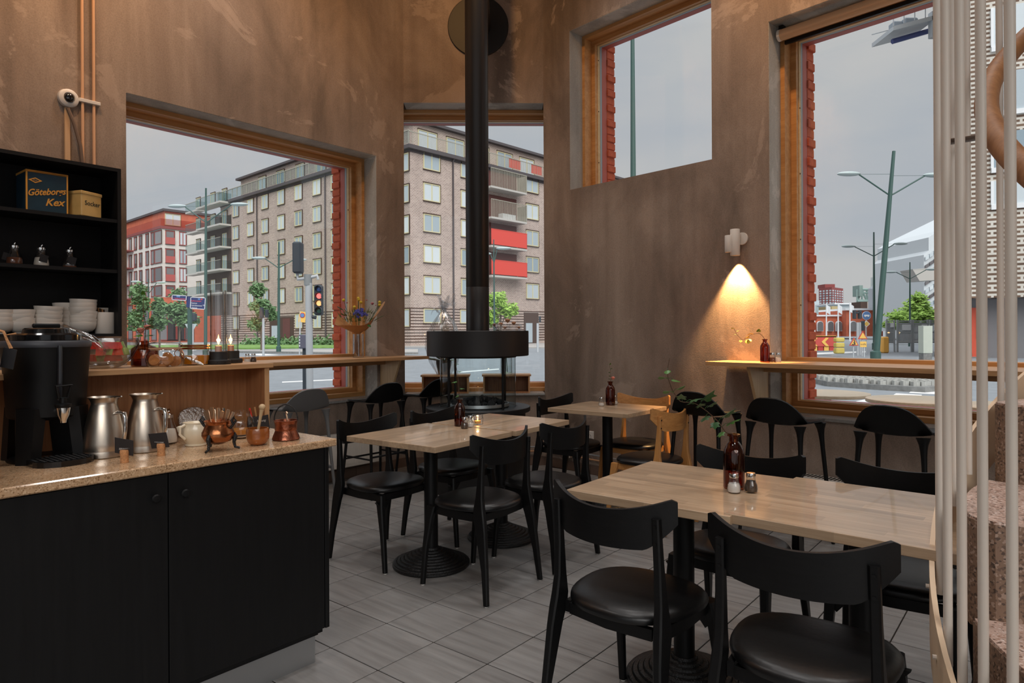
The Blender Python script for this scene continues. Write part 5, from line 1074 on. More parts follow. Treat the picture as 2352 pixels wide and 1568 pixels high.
for k in range(260):
    a = rr.uniform(0, 6.28); r = rr.uniform(0.01, 0.17); z = 0.33 + rr.uniform(0, 0.10) - r * 0.1
    fuzz.v += [(r * cos(a) + rr.uniform(-.01, .01), r * sin(a) * 0.7, z), (r * cos(a) + rr.uniform(-.01, .01), r * sin(a) * 0.7 + 0.006, z), (r * 1.25 * cos(a), r * sin(a), z + rr.uniform(0.0, 0.06))]; b = len(fuzz.v); fuzz.f.append((b - 3, b - 2, b - 1))
tag(fuzz.build('filler_greens', plain('dry_greens', srgb(112, 118, 72), 0.8, noise=0.3, nscale=30), bq, smooth=False, fix=False), kind='stuff')
rr = random.Random(10)
for k in range(46):
    a = rr.uniform(0, 6.28); r = 0.062 * sqrt(rr.random()); c_ = (0.03 + r * cos(a), -0.05 + r * sin(a) * 0.5, 0.392 + 0.045 * (1 - (r / 0.062) ** 2) + rr.uniform(-0.03, 0.01))
    pm = MB(); 
    for j in range(4): pm.sph((0.007 * cos(j * 1.57), 0, 0.007 * sin(j * 1.57)), (0.0065, 0.0025, 0.0065), 6, 4)
    pm.rot(rr.uniform(0, 3), 'Y').move(*c_).build('violet_floret', M['lavender'], bq)
for px, py in ((789, 689), (823, 685), (824, 688), (829, 694), (814, 705), (872, 694), (872, 700)):
    q_ = at(px, py, vp.y - 0.06) - vp; MB().sph(q_, 0.0145, 10, 7).build('yellow_flower', M['yellow'], bq); MB().tube([q_, (q_.x * 0.4, q_.y * 0.4, 0.28)], 0.002, 5).build('flower_stalk', M['leafdark'], bq)
for px, py, r in ((855, 697, 0.022), (842, 689, 0.011), (797, 695, 0.012), (863, 701, 0.009)):
    q_ = at(px, py, vp.y - 0.06) - vp; rosehead(bq, q_, r, plain('mauve_petals', srgb(176, 110, 118), 0.6), 8, px)
for px, py, d in ((858, 737, (0.6, -0.3, 0.4)), (845, 744, (0.3, -0.5, -0.2)), (800, 725, (-0.6, -0.4, 0.2)), (790, 712, (-0.7, -0.4, 0.5)), (868, 730, (0.7, -0.3, 0.3))):
    put_leaf(bq, 'blade', at(px, py, vp.y - 0.1) - vp, d, 0.075, 0.2)
# orchid wrapped in cellophane and wrapped bouquet on the oak boxes of the middle sill
HB = ZS + 0.186
oc = thing('orchid_plant', 'potted white orchid in a cellophane wrap on the left oak box', 'plant', Vector((boxl.location.x - 0.02, boxl.location.y, HB)) + nC * -0.09)
oo = oc.location.copy()
MB().lathe([(0.0, 0.0), (0.055, 0.0), (0.075, 0.10), (0.078, 0.14), (0.072, 0.14), (0.0, 0.13)], 24).build('dark_pot', plain('pot_bark', srgb(62, 58, 54), 0.8, noise=0.4, nscale=40), oc)
MB().tube([(0, 0, 0.13), (0.0, 0, 0.3), (-0.02, 0, 0.48), (0.03, 0, 0.60), (0.08, -0.01, 0.55)], 0.005, 7).build('flower_stem', M['leafdark'], oc)
MB().tube([(0, 0, 0.13), (-0.03, 0, 0.34), (-0.10, 0, 0.44)], 0.004, 7).build('flower_stem', M['leafdark'], oc)
for d in ((-0.8, -0.3, 0.2), (0.7, -0.3, 0.3), (-0.5, -0.5, 0.6), (0.5, -0.4, 0.5)): put_leaf(oc, 'blade', Vector((0, 0, 0.14)), d, 0.24, 0.1)
rr = random.Random(2)
for k, (x, z) in enumerate(((-0.09, 0.40), (-0.02, 0.38), (0.04, 0.42), (-0.05, 0.33), (0.06, 0.34), (0.02, 0.46), (-0.10, 0.33))):
    for j in range(5):
        a = j * 1.257; MB().sph((0.020 * cos(a), 0, 0.020 * sin(a)), (0.017, 0.004, 0.014), 7, 5).rot(-a, 'Y').xf(lambda v, a=a: v).move(x + 0.0 * j, -0.02, z).build('petal', M['porcelain'], oc)
def cello(parent, prof, seed, flare=0.0, n=40):
    rr_ = random.Random(seed); rs = []; ph = [rr_.uniform(0, 6.28) for _ in range(4)]
    for r, z in prof:
        rs.append([(r * (1 + 0.10 * sin(5 * a + ph[0] + z * 9) + 0.07 * sin(11 * a + ph[1] - z * 14)) * cos(a), r * (1 + 0.10 * sin(5 * a + ph[0] + z * 9) + 0.07 * sin(9 * a + ph[2])) * sin(a) * 0.8, z + (flare * r * sin(4 * a + ph[3]) if r > 0.03 and z > 0.6 else 0)) for a in (2 * pi * k / n for k in range(n))])
    return MB().rings(rs, cap=False).build('cellophane_wrap', M['celloph'], parent, fix=False)
cello(oc, [(0.07, 0.0), (0.13, 0.12), (0.175, 0.26), (0.16, 0.38), (0.12, 0.50), (0.05, 0.605), (0.018, 0.64)], 3)
rr = random.Random(21); ck_ = MB()
for k in range(11):
    a = k * 0.571 + rr.uniform(-0.15, 0.15); L_ = rr.uniform(0.12, 0.22); el = rr.uniform(0.15, 1.35)
    d = Vector((cos(a) * cos(el), sin(a) * cos(el) * 0.6, sin(el))); side_ = d.cross(Vector((0.2, 0.3, 1))).normalized()
    def strip(u, v, d=d, s=side_, L=L_, ph=a): return Vector((0, 0, 0.64)) + d * L * v + s * (u - 0.5) * (0.035 + 0.06 * v) * (1.15 - v * v) + Vector((0, 0, 1)) * 0.03 * sin(7 * v + ph) - Vector((0, 0, 1)) * 0.06 * v * v * (1 if el < 0.7 else 0) + d.cross(s) * 0.014 * cos(9 * u)
    ck_.grid(strip, 4, 8)
ck_.build('cellophane_top', M['celloph'], oc, fix=False)
bqr = thing('wrapped_bouquet', 'bouquet of apricot roses in clear foil in a glass vase, right oak box', 'bouquet', Vector((boxr.location.x + 0.0, boxr.location.y, HB)) + nC * -0.09)
br = bqr.location.copy(); rr = random.Random(6)
vz = thing('glass_vase', 'clear cylinder vase standing on the right oak box behind the stove', 'vase', br)
MB().lathe([(0.0, 0.0), (0.058, 0.0), (0.061, 0.003), (0.061, 0.21), (0.058, 0.21), (0.058, 0.012), (0.0, 0.012)], 28, cap=False).build('glass_body', M['glass'], vz, fix=False)
MB().lathe([(0.0, 0.013), (0.057, 0.013), (0.057, 0.08), (0.0, 0.08)], 24).build('water', M['water'], vz)
for k in range(7): MB().tube([(rr.uniform(-.02, .02), rr.uniform(-.02, .02), 0.02), (0, 0, 0.2), (rr.uniform(-.08, .08), rr.uniform(-.05, .05), 0.34)], 0.003, 6).build('flower_stem', M['leafdark'], bqr)
for px, py, r in ((1166, 736, 0.036), (1150, 744, 0.028), (1180, 742, 0.03), (1160, 752, 0.024), (1192, 752, 0.02)):
    rosehead(bqr, at(px, py, br.y - 0.05) - br, r, plain('apricot_petals', srgb(226, 168, 130), 0.6, noise=0.15, nscale=40), 12, px)
for px, py, r in ((1136, 746, 0.028), (1140, 752, 0.022)): rosehead(bqr, at(px, py, br.y - 0.05) - br, r, plain('faded_pink_petals', srgb(170, 122, 116), 0.6, noise=0.2, nscale=40), 10, px)
for k in range(26):
    a = rr.uniform(0, 6.28); put_leaf(bqr, 'blade', Vector((0.06 * cos(a), 0.04 * sin(a) - 0.02, 0.30 + rr.uniform(0, 0.08))), (cos(a), -0.3, rr.uniform(0.2, 1.2)), rr.uniform(0.07, 0.12), 0.2)
cello(bqr, [(0.03, 0.20), (0.07, 0.27), (0.12, 0.36), (0.145, 0.44), (0.15, 0.50)], 8, 0.0)
# ================================================================== SPIRAL STAIR AT THE RIGHT EDGE
AX, AY = 2.0, 1.2
stair = thing('spiral_stair', 'spiral stair with white balusters and speckled stone steps at right edge', 'staircase', (AX, AY, 0))
def zs_(deg): return 0.33 + (175 - deg) * 0.0113
def pol(r, deg, z): return (r * cos(RAD(deg)), r * sin(RAD(deg)), z)
st_m = MB()
for (ra, rb) in ((1.062, 1.074),):
    rs = []
    for k in range(61):
        d = 205 - k * 2.6; z = zs_(d); rs.append([pol(ra, d, z - 0.10), pol(rb, d, z - 0.10), pol(rb, d, z + 0.085), pol(ra, d, z + 0.085)])
    st_m.rings(rs)
st_m.build('stringer', M['stringer'], stair, smooth=True)
for d in (196, 189, 182, 175, 169.5, 163.8, 157.6, 148.0, 132.7, 126.0, 115.0, 106, 97, 88):
    z = zs_(d); x, y, _ = pol(1.05, d, 0)
    b = MB().tube([(x, y, z - 0.0), (x, y, z + 0.02), (x, y, 4.6)], 0.0098, 12).build('baluster', M['bars'], stair)
    x2, y2, _ = pol(1.082, d, 0); MB().tube([(x, y, z + 0.015), (x2, y2, z + 0.015)], 0.006, 8).build('bolt', M['bars'], b)
rs = []
pts = []
for k in range(60):
    d = 196 - k * 3.0; pts.append(pol(0.945, d, 1.90 + (145 - d) * 0.0113))
MB().tube(pts, 0.027, 14).build('handrail', M['rail'], stair)
p0 = at(2163, 328, 1.78) - Vector((AX, AY, 0)); p1 = at(2272, 312, 1.95) - Vector((AX, AY, 0))
MB().tube([p0, p1], 0.0085, 10).build('rail_bracket', plain('dark_bracket', srgb(92, 78, 68), 0.4, 0.6), stair)
MB().tube([p0 - (p1 - p0).normalized() * 0.008, p0 + (p1 - p0).normalized() * 0.004], 0.017, 14).build('bracket_cap', plain('dark_cap', srgb(70, 62, 56), 0.4, 0.5), stair)
MB().lathe([(0.11, 0.0), (0.11, 4.6)], 28).build('center_post', M['bars'], stair)
for i, (d0, d1) in enumerate(((157.5, 196), (126, 157.5), (95, 126), (64, 95))):
    zt = 0.646 + 0.229 * i; r0, r1 = 0.11, 1.0
    poly = [(r0 * cos(RAD(d0)), r0 * sin(RAD(d0)))]
    for k in range(25):
        dd = d0 + (d1 - d0) * k / 24; e_ = min(1, (d1 - dd) / 3.5); rr_ = r1 - 0.045 * (1 - e_) ** 2; poly.append((rr_ * cos(RAD(dd)), rr_ * sin(RAD(dd))))
    poly.append((r0 * cos(RAD(d1)), r0 * sin(RAD(d1))))
    MB().prism(poly, zt - 0.26, zt - 0.006).build('step', M['terrazzod'], stair, smooth=False)
    q = [(x * 0.996, y * 0.996) for x, y in poly]; MB().prism(q, zt - 0.006, zt).build('step_top', M['terrazzo'], stair, smooth=False)
# ================================================================== STREET AND TOWN OUTSIDE
G = -0.15
M['asphalt'] = plain('asphalt', srgb(132, 137, 142), 0.85, noise=0.10, nscale=3.0, space='world')
M['paving'] = plain('pale_paving', srgb(172, 168, 164), 0.9, noise=0.06, nscale=1.2, space='world')
M['kerb'] = plain('granite_kerb', srgb(128, 128, 126), 0.85, noise=0.2, nscale=8)
M['road_paint'] = plain('road_paint', srgb(232, 232, 230), 0.8)
M['lawn'] = plain('lawn', srgb(122, 158, 84), 0.95, noise=0.2, nscale=2.0, space='world')
M['bbrick'] = bricks('brown_brick', srgb(186, 162, 150), srgb(160, 136, 126), srgb(208, 199, 192), 0.34, 0.14, 0.02)
M['bbrickl'] = bricks('brown_brick_left', srgb(190, 168, 156), srgb(172, 148, 136), srgb(206, 196, 186), 0.34, 0.14, 0.02)
M['rbrick'] = plain('town_red_brick', srgb(204, 110, 82), 0.9, noise=0.10, nscale=1.5)
M['paleb'] = plain('pale_grey_brick', srgb(222, 215, 208), 0.9, noise=0.05, nscale=1.2)
M['darkredb'] = plain('dark_red_brick', srgb(138, 72, 70), 0.9)
M['whiteb'] = bricks('white_mortar_brick', srgb(132, 108, 92), srgb(104, 86, 74), srgb(214, 208, 198), 0.62, 0.235, 0.06)
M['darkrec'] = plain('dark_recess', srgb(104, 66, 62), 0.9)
M['wframe'] = plain('pale_yellow_frame', srgb(212, 204, 164), 0.6)
M['wred'] = plain('red_window_frame', srgb(160, 62, 54), 0.6)
M['brownshade'] = plain('dark_brown_shade', srgb(82, 64, 56), 0.9)  # dark brown, also paints the shadow at the edges of house windows
def winpane(name, c0, c1):
    m, n, b, o = new_mat(name); inf = N(n, 'ShaderNodeObjectInfo')
    n.links.new(ramp(n, inf.outputs['Random'], [(0.1, c0), (0.9, c1)]), b.inputs['Base Color']); b.inputs['Roughness'].default_value = 0.12; b.inputs['Specular IOR Level'].default_value = 0.6; return m
M['wpane'] = winpane('house_glass', srgb(150, 166, 176), srgb(214, 222, 226)); M['dpane'] = winpane('dark_house_glass', srgb(90, 84, 86), srgb(130, 128, 130))
M['roofdark'] = plain('dark_roof', srgb(84, 78, 80), 0.8)
M['railm'] = plain('balcony_railing', srgb(170, 166, 152), 0.6); M['redrail'] = plain('red_balcony_sheet', srgb(222, 74, 62), 0.6)
M['bglass'] = glass('balcony_glass', (0.78, 0.84, 0.84), 0.6)
M['redsoft'] = plain('soft_red_railing', srgb(182, 88, 82), 0.6)
M['slab'] = plain('concrete_slab', srgb(190, 186, 180), 0.85)
M['greenpole'] = plain('green_lamp_post', srgb(58, 88, 82), 0.5); M['greypole'] = plain('galvanised_post', srgb(186, 190, 194), 0.45)
M['lampglass'] = plain('lamp_head', srgb(176, 190, 190), 0.3)
M['sigblack'] = plain('signal_black', srgb(52, 60, 68), 0.55)
M['signblue'] = plain('sign_blue', srgb(34, 48, 104), 0.5); M['signred'] = plain('sign_red_text', srgb(236, 84, 92), 0.6); M['signwhite'] = plain('sign_white', srgb(236, 238, 240), 0.6)
M['skyblue'] = plain('round_sign_blue', srgb(96, 134, 186), 0.5); M['signyel'] = plain('sign_yellow', srgb(238, 190, 96), 0.6); M['signr'] = plain('sign_red', srgb(190, 62, 60), 0.6)
M['tleaf'] = plain('street_tree_leaf', srgb(104, 136, 92), 0.7, noise=0.3, nscale=1.2); M['tleafg'] = plain('fresh_tree_leaf', srgb(150, 186, 84), 0.7, noise=0.3, nscale=1.0)
M['bark'] = plain('bark', srgb(110, 98, 86), 0.9)
M['fencem'] = plain('grey_fence', srgb(168, 172, 174), 0.6)
gm = MB().prism([(-900, 3.0), (-1.6, 7.6), (0.7, 7.6), (900, -30.0), (900, 900), (-900, 900)], G - 0.2, G).build('ground_street', M['asphalt'], smooth=False); tag(gm, kind='structure')
tag(MB().prism([(-7.2, 1.0), (-1.3, 7.25), (0.65, 7.25), (6.5, 1.2), (10.5, 4.0), (3.4, 9.2), (-1.2, 9.2), (-9.0, 4.0)], G, G + 0.06).build('pavement_cafe', M['paving'], smooth=False), kind='structure')
def flat(name, pts, mat, h=0.008, kind='structure', z=G):
    q = [atz(x, y, z) for x, y in pts]; return tag(MB().prism([(p.x, p.y) for p in q], z, z + h).build(name, mat, smooth=False), kind=kind)
flat('pavement_far', [(300, 797), (925, 798), (1330, 800), (1330, 789), (300, 788)], M['paving'], 0.1)
flat('lawn_strip', [(288, 803), (560, 802), (700, 800), (790, 799), (790, 793.5), (560, 793), (288, 795)], M['lawn'], 0.14)
flat('cobble_verge', [(540, 808), (800, 812), (960, 812), (960, 803), (790, 803), (540, 804)], M['paving'], 0.06)
flat('kerb_far', [(540, 810), (800, 814), (960, 813.5), (960, 812), (800, 812.4), (540, 808.4)], M['kerb'], 0.12)
for i, pts in enumerate(([(648, 878.5), (702, 876), (702, 874.2), (648, 876.6)], [(718, 875.2), (792, 871.5), (792, 869.9), (718, 873.5)], [(1056, 855.5), (1146, 848.5), (1146, 846.6), (1056, 853.5)], [(560, 813.5), (600, 812.2), (640, 815), (600, 816.5)])):
    flat('road_marking', pts, M['road_paint'], 0.006)
for pts in ([(2046, 911), (2058, 903.5), (2118, 907), (2104, 914)], [(2088, 902), (2098, 895), (2155, 898), (2146, 905)], [(1966, 922), (1990, 917), (2130, 922), (2120, 930)], [(1846, 815), (1990, 809), (1990, 806), (1846, 811)]): flat('road_marking', pts, M['road_paint'], 0.006)
# ---- houses ------------------------------------------------------------------
class Face:
    """facade plane: origin corner K, direction d along it, outward normal n, parent object with local axes"""
    def __init__(s, K, d, n): s.K, s.d, s.n = K, d, n
    def sz(s, px, py): q = hit(px, py, s.K, s.n) - s.K; return q.dot(s.d), q.z
WCACHE = {}
def win_mesh(w_, h_, fr, panes=2, dark=False):
    key = (round(w_, 2), round(h_, 2), fr.name, panes, dark)
    if key not in WCACHE:
        t = 0.11; f = MB()
        f.box(-w_ / 2, w_ / 2, -0.04, 0.05, 0, t).box(-w_ / 2, w_ / 2, -0.04, 0.05, h_ - t, h_).box(-w_ / 2, -w_ / 2 + t, -0.04, 0.05, t, h_ - t).box(w_ / 2 - t, w_ / 2, -0.04, 0.05, t, h_ - t)
        for k in range(1, panes): x = -w_ / 2 + w_ * k / panes; f.box(x - t / 2, x + t / 2, -0.04, 0.05, t, h_ - t)
        p = MB().box(-w_ / 2 + t, w_ / 2 - t, -0.02, 0.0, t, h_ - t)
        l = MB().box(-w_ / 2 - 0.05, w_ / 2 + 0.05, -0.06, 0.08, h_ + 0.0, h_ + 0.10).box(-w_ / 2 - 0.06, -w_ / 2, -0.06, 0.08, 0.0, h_).box(-w_ / 2 - 0.06, w_ / 2 + 0.06, -0.06, 0.09, -0.07, -0.001)  # dark strips that paint the shadow around the frame
        WCACHE[key] = (f.mesh('window', fr, smooth=False, fix=False), p.mesh('pane', M['dpane'] if dark else M['wpane'], smooth=False), l.mesh('window_shadow_strip', M['brownshade'], smooth=False, fix=False))
    return WCACHE[key]
def add_win(root, side, s, z, w_, h_, fr, panes=2, dark=False, off=0.0):
    """side 'x': facade on local y=0 (x = s); side 'y': facade on local x=0 (y = s)"""
    f, p, l = win_mesh(w_, h_, fr, panes, dark)
    loc, rz = ((s, -0.05 - off, z), pi) if side == 'x' else ((-0.05 - off, s, z), pi / 2)
    o = inst('window', f, root, loc, rz); inst('pane', p, o); inst('window_shadow_strip', l, o); return o
d2, d1 = Vector((0.683, 0.730, 0)), Vector((-0.730, 0.683, 0)); RB = atan2(d2.y, d2.x)
K1 = at(943, 763, 70.0); K1.z = G
b1h = thing('apartment_building', 'brown brick apartment block with many small windows across the street', 'building', K1, RB)
FL, FR = Face(K1, d1, -d2), Face(K1, d2, -d1)
zc = at(943, 331, 70).z - G; Lx, Ly = 46.0, 45.0
MB().box(0, Lx, 0, Ly, 0, zc - 0.5).build('wall', [M['bbrick']], b1h, smooth=False)
MB().box(-0.10, Lx, -0.10, Ly, zc - 0.75, zc).box(-0.5, Lx, -0.5, Ly, zc - 0.5, zc - 0.1).build('cornice', M['roofdark'], b1h, smooth=False)
MB().box(2.2, Lx, 2.2, Ly - 2, zc, zc + 3.3).build('penthouse', M['bbrickl'], b1h, smooth=False)
MB().box(1.6, Lx, 1.6, Ly - 1.5, zc + 3.3, zc + 3.6).box(6, 14, 22, 34, zc + 3.6, zc + 5.2).build('roof', M['roofdark'], b1h, smooth=False)
MB().box(-0.45, -0.40, -0.45, Ly, zc, zc + 1.25).build('terrace_glass', M['bglass'], b1h, smooth=False)
mb = MB()
for k in range(31): mb.box(-0.47, -0.38, -0.4 + k * 1.5, -0.34 + k * 1.5, zc, zc + 1.3)
mb.box(-0.48, -0.37, -0.45, Ly, zc + 1.25, zc + 1.33)
for k in range(150): mb.box(0 + k * 0.18, 0.03 + k * 0.18, -0.44, -0.40, zc, zc + 1.2)
mb.box(-0.45, 27, -0.46, -0.38, zc + 1.18, zc + 1.26); tag(mb.build('terrace_railing', M['railm'], b1h, smooth=False, fix=False), kind='stuff')
for x0 in (14.6, 18.6): MB().box(x0, x0 + 2.0, -0.38, -0.34, zc + 0.1, zc + 1.2).build('red_screen', M['redrail'], b1h, smooth=False)
mb = MB()
for k in range(12): mb.box(-0.012, Lx, -0.012, -0.001, 0.45 + k * 0.32, 0.56 + k * 0.32).box(-0.012, -0.001, -0.012, Ly, 0.45 + k * 0.32, 0.56 + k * 0.32)
tag(mb.build('brick_bands', M['brownshade'], b1h, smooth=False, fix=False), kind='stuff')
rowsL = [(415, 450.5), (477, 512), (538, 573), (598, 632.5), (658, 693), (721, 756)]
zl = [(FL.sz(729.5, b)[1] - G, FL.sz(729.5, a)[1] - G) for a, b in rowsL]; zl = [(a - 0.0, b) for a, b in zl]
wL = abs(FL.sz(720.5, 500)[0] - FL.sz(739, 500)[0])
for px in (543, 576.5, 610, 647, 687, 729.5, 772, 822, 872, 929):
    s = FL.sz(px, 600)[0]
    for k, (a, b) in enumerate(zl):
        if k == 5 and px in (576.5, 610, 647): continue
        add_win(b1h, 'y', s, a, wL, b - a, M['wframe'], 2)
for k in range(7):                                     # penthouse windows, left side
    add_win(b1h, 'y', 5 + k * 5.2, zc + 0.5, 2.2, 2.3, M['wframe'], 2, off=-2.2)
rowsR = [(355, 395), (426, 466.5), (496.5, 537), (567, 607), (638, 678)]
zr = [(FR.sz(992, b)[1] - G, FR.sz(992, a)[1] - G) for a, b in rowsR]
wR = abs(FR.sz(973, 500)[0] - FR.sz(1011, 500)[0])
for px in (992, 1076, 1222.5):
    s = FR.sz(px, 600)[0]
    for a, b in zr: add_win(b1h, 'x', s, a, wR, b - a, M['wframe'], 2)
for px, w_ in ((992, 40), (1076, 40)):
    s = FR.sz(px, 600)[0]; add_win(b1h, 'x', s, FR.sz(992, 745)[1] - G, abs(FR.sz(px - w_ / 2, 700)[0] - FR.sz(px + w_ / 2, 700)[0]), FR.sz(992, 712)[1] - FR.sz(992, 745)[1], M['wframe'], 1)
for k in range(5): add_win(b1h, 'x', 4.2 + k * 4.1, zc + 0.35, 2.7, 2.3, M['wframe'], 2, off=-2.2)
# entrance and shop bay on the right side
s0 = FR.sz(1203, 700)[0]; s1 = FR.sz(1236, 700)[0]
MB().box(s0, s1, -0.06, 0.2, 0.1, 3.9).build('entrance_recess', M['brownshade'], b1h, smooth=False)
MB().box(s0 + 0.3, s1 - 1.2, -0.10, -0.061, 0.2, 2.6).build('entrance_door', M['wpane'], b1h, smooth=False)
# recessed balconies on the right side
sa, sb = FR.sz(1108, 600)[0], FR.sz(1186, 600)[0]
for k, (yt, yb_, red) in enumerate(((403, 440, 0), (472, 508, 0), (538, 571, 1), (606, 637, 1))):
    za, zb2 = FR.sz(1150, yb_)[1] - G, FR.sz(1150, yt)[1] - G
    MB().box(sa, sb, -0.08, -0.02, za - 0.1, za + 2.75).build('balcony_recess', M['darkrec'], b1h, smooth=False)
    bal = MB().box(sa, sb + 0.3, -1.5, -0.03, za - 0.32, za - 0.1).build('balcony', M['slab'], b1h, smooth=False)
    mb = MB(); hR = zb2 - za
    if red: mb.box(sa, sb + 0.3, -1.5, -1.46, za, zb2)
    else:
        for j in range(34): x = sa + (sb + 0.3 - sa) * j / 33; mb.box(x - 0.02, x + 0.02, -1.5, -1.46, za - 0.1, zb2)
    mb.box(sa, sb + 0.3, -1.52, -1.45, zb2, zb2 + 0.07); mb.box(sb + 0.24, sb + 0.3, -1.5, 0, za - 0.1, zb2)
    mb.build('railing', M['redrail'] if red else M['railm'], bal, smooth=False, fix=False)
    if k == 1: MB().box(sa + 2.2, sa + 4.4, -1.2, -0.5, za - 0.1, za + 0.55).build('white_bench', M['signwhite'], bal, smooth=False)
# glass balconies at the far end of the left side
s0, s1, s2 = FL.sz(532, 600)[0], FL.sz(476, 600)[0], FL.sz(444, 600)[0]
MB().box(-0.06, -0.001, s0, s1, 4.2, zc - 2.2).build('loggia_wall', M['brownshade'], b1h, smooth=False)
for k, yb_ in enumerate((474, 524, 574, 624, 676)):
    z = FL.sz(505, yb_)[1] - G
    for (a, b, dep) in ((s0, s1, 1.7), (s1 + 0.6, s2, 1.2)):
        bal = MB().box(-dep, 0, a, b, z - 0.25, z).build('balcony', M['slab'], b1h, smooth=False)
        MB().box(-dep, -dep + 0.05, a, b, z, z + 1.2).box(-dep, 0, a, a + 0.05, z, z + 1.2).build('glass_railing', M['bglass'], bal, smooth=False, fix=False)
        MB().box(-dep - 0.02, -dep + 0.07, a, b, z + 1.2, z + 1.26).build('handrail', M['railm'], bal, smooth=False)
    for s in (s0 + 2.0, s0 + 6.0, s1 + 3.0): add_win(b1h, 'y', s, z + 0.05, 1.6, 2.1, M['wframe'], 2, off=0.05)
for px in (592, 749): 
    s = FL.sz(px, 600)[0]; MB().tube([(-0.12, s, 0.2), (-0.12, s, zc - 0.6), (-0.4, s - 0.3, zc - 0.2)], 0.09, 8).build('downpipe', M['roofdark'], b1h)
s = FR.sz(1040, 600)[0]; MB().tube([(s, -0.12, 0.2), (s, -0.12, zc - 0.8), (s, -0.45, zc - 0.3)], 0.09, 8).build('downpipe', M['roofdark'], b1h)
sd = FL.sz(648, 760)[0]; MB().box(-0.09, 0.1, sd - 3.0, sd + 3.2, 0.1, 3.6).build('entrance_recess', M['brownshade'], b1h, smooth=False)
MB().box(-0.13, -0.09, sd - 2.2, sd - 0.4, 0.2, 3.4).build('entrance_panel', M['darkrec'], b1h, smooth=False); MB().box(-0.13, -0.09, sd + 0.4, sd + 2.6, 0.2, 2.5).build('entrance_door', M['wpane'], b1h, smooth=False)
# ---- pale block with red base further left
K2 = at(372, 763, 115.0); K2.z = G
b2h = thing('apartment_building', 'pale grey apartment block with red windows and red brick base', 'building', K2, RB)
F2L, F2R = Face(K2, d1, -d2), Face(K2, d2, -d1)
zA, zB2, zC = F2L.sz(372, 684)[1] - G, at(372, 523, 115).z - G, at(372, 482, 115).z - G
MB().box(0, 24, 0, 40, zA, zB2).build('wall', M['paleb'], b2h, smooth=False); MB().box(0, 24, 0, 40, 0, zA).build('base_wall', M['rbrick'], b2h, smooth=False)
MB().box(1.6, 24, 3.0, 40, zB2, zC + 0.4).build('top_floor', M['rbrick'], b2h, smooth=False); MB().box(1.2, 24, 2.6, 40, zC + 0.4, zC + 0.8).build('roof', M['roofdark'], b2h, smooth=False)
MB().box(-0.2, 24, -0.2, 40, zB2 - 0.1, zB2 + 0.35).build('cornice', M['darkredb'], b2h, smooth=False)
MB().box(-0.15, -0.1, -0.15, 40, zB2 + 0.35, zB2 + 1.6).box(-0.1, 24, -0.15, -0.1, zB2 + 0.35, zB2 + 1.6).build('terrace_screen', glass('pink_glass', (0.86, 0.66, 0.62), 0.4), b2h, smooth=False, fix=False)
rows2 = [(532, 563), (574, 606), (616, 648), (658, 682)]
for yt, yb_ in rows2:
    a, b = F2L.sz(364, yb_)[1] - G, F2L.sz(364, yt)[1] - G
    for px, w_ in ((300, 1.4), (312, 1.4), (323.7, 1.5), (339, 1.5), (351, 1.5), (364, 3.2)): add_win(b2h, 'y', F2L.sz(px, 600)[0], a, w_, b - a, M['wred'], 1, True)
    for px, w_ in ((390.5, abs(F2R.sz(380, 600)[0] - F2R.sz(401, 600)[0])), (420, abs(F2R.sz(412, 600)[0] - F2R.sz(428, 600)[0]))):
        s = F2R.sz(px, 600)[0]; add_win(b2h, 'x', s, a, w_, b - a, M['wred'], 2 if px > 400 else 1, px < 400)
        if px < 400: MB().box(s - w_ / 2, s + w_ / 2, -0.3, -0.2, a, a + 1.15).build('red_railing', M['redsoft'], b2h, smooth=False)
    s = F2L.sz(299, 600)[0]; bal = MB().box(-1.4, 0, s - 2, s + 3, a - 0.2, a).build('balcony', M['darkredb'], b2h, smooth=False); MB().box(-1.4, -1.34, s - 2, s + 3, a, a + 1.1).build('railing', M['redsoft'], bal, smooth=False)
for px in (300, 318, 336, 354): add_win(b2h, 'y', F2L.sz(px, 760)[0], 0.4, 2.4, zA - 1.4, M['wred'], 1, True)
for px in (386, 404, 424): add_win(b2h, 'x', F2R.sz(px, 760)[0], 0.4, 3.0, zA - 2.6, M['wred'], 1, True)
add_win(b2h, 'x', F2R.sz(405, 500)[0], zB2 + 0.8, 2.6, 2.0, M['wframe'], 2, off=-1.6)
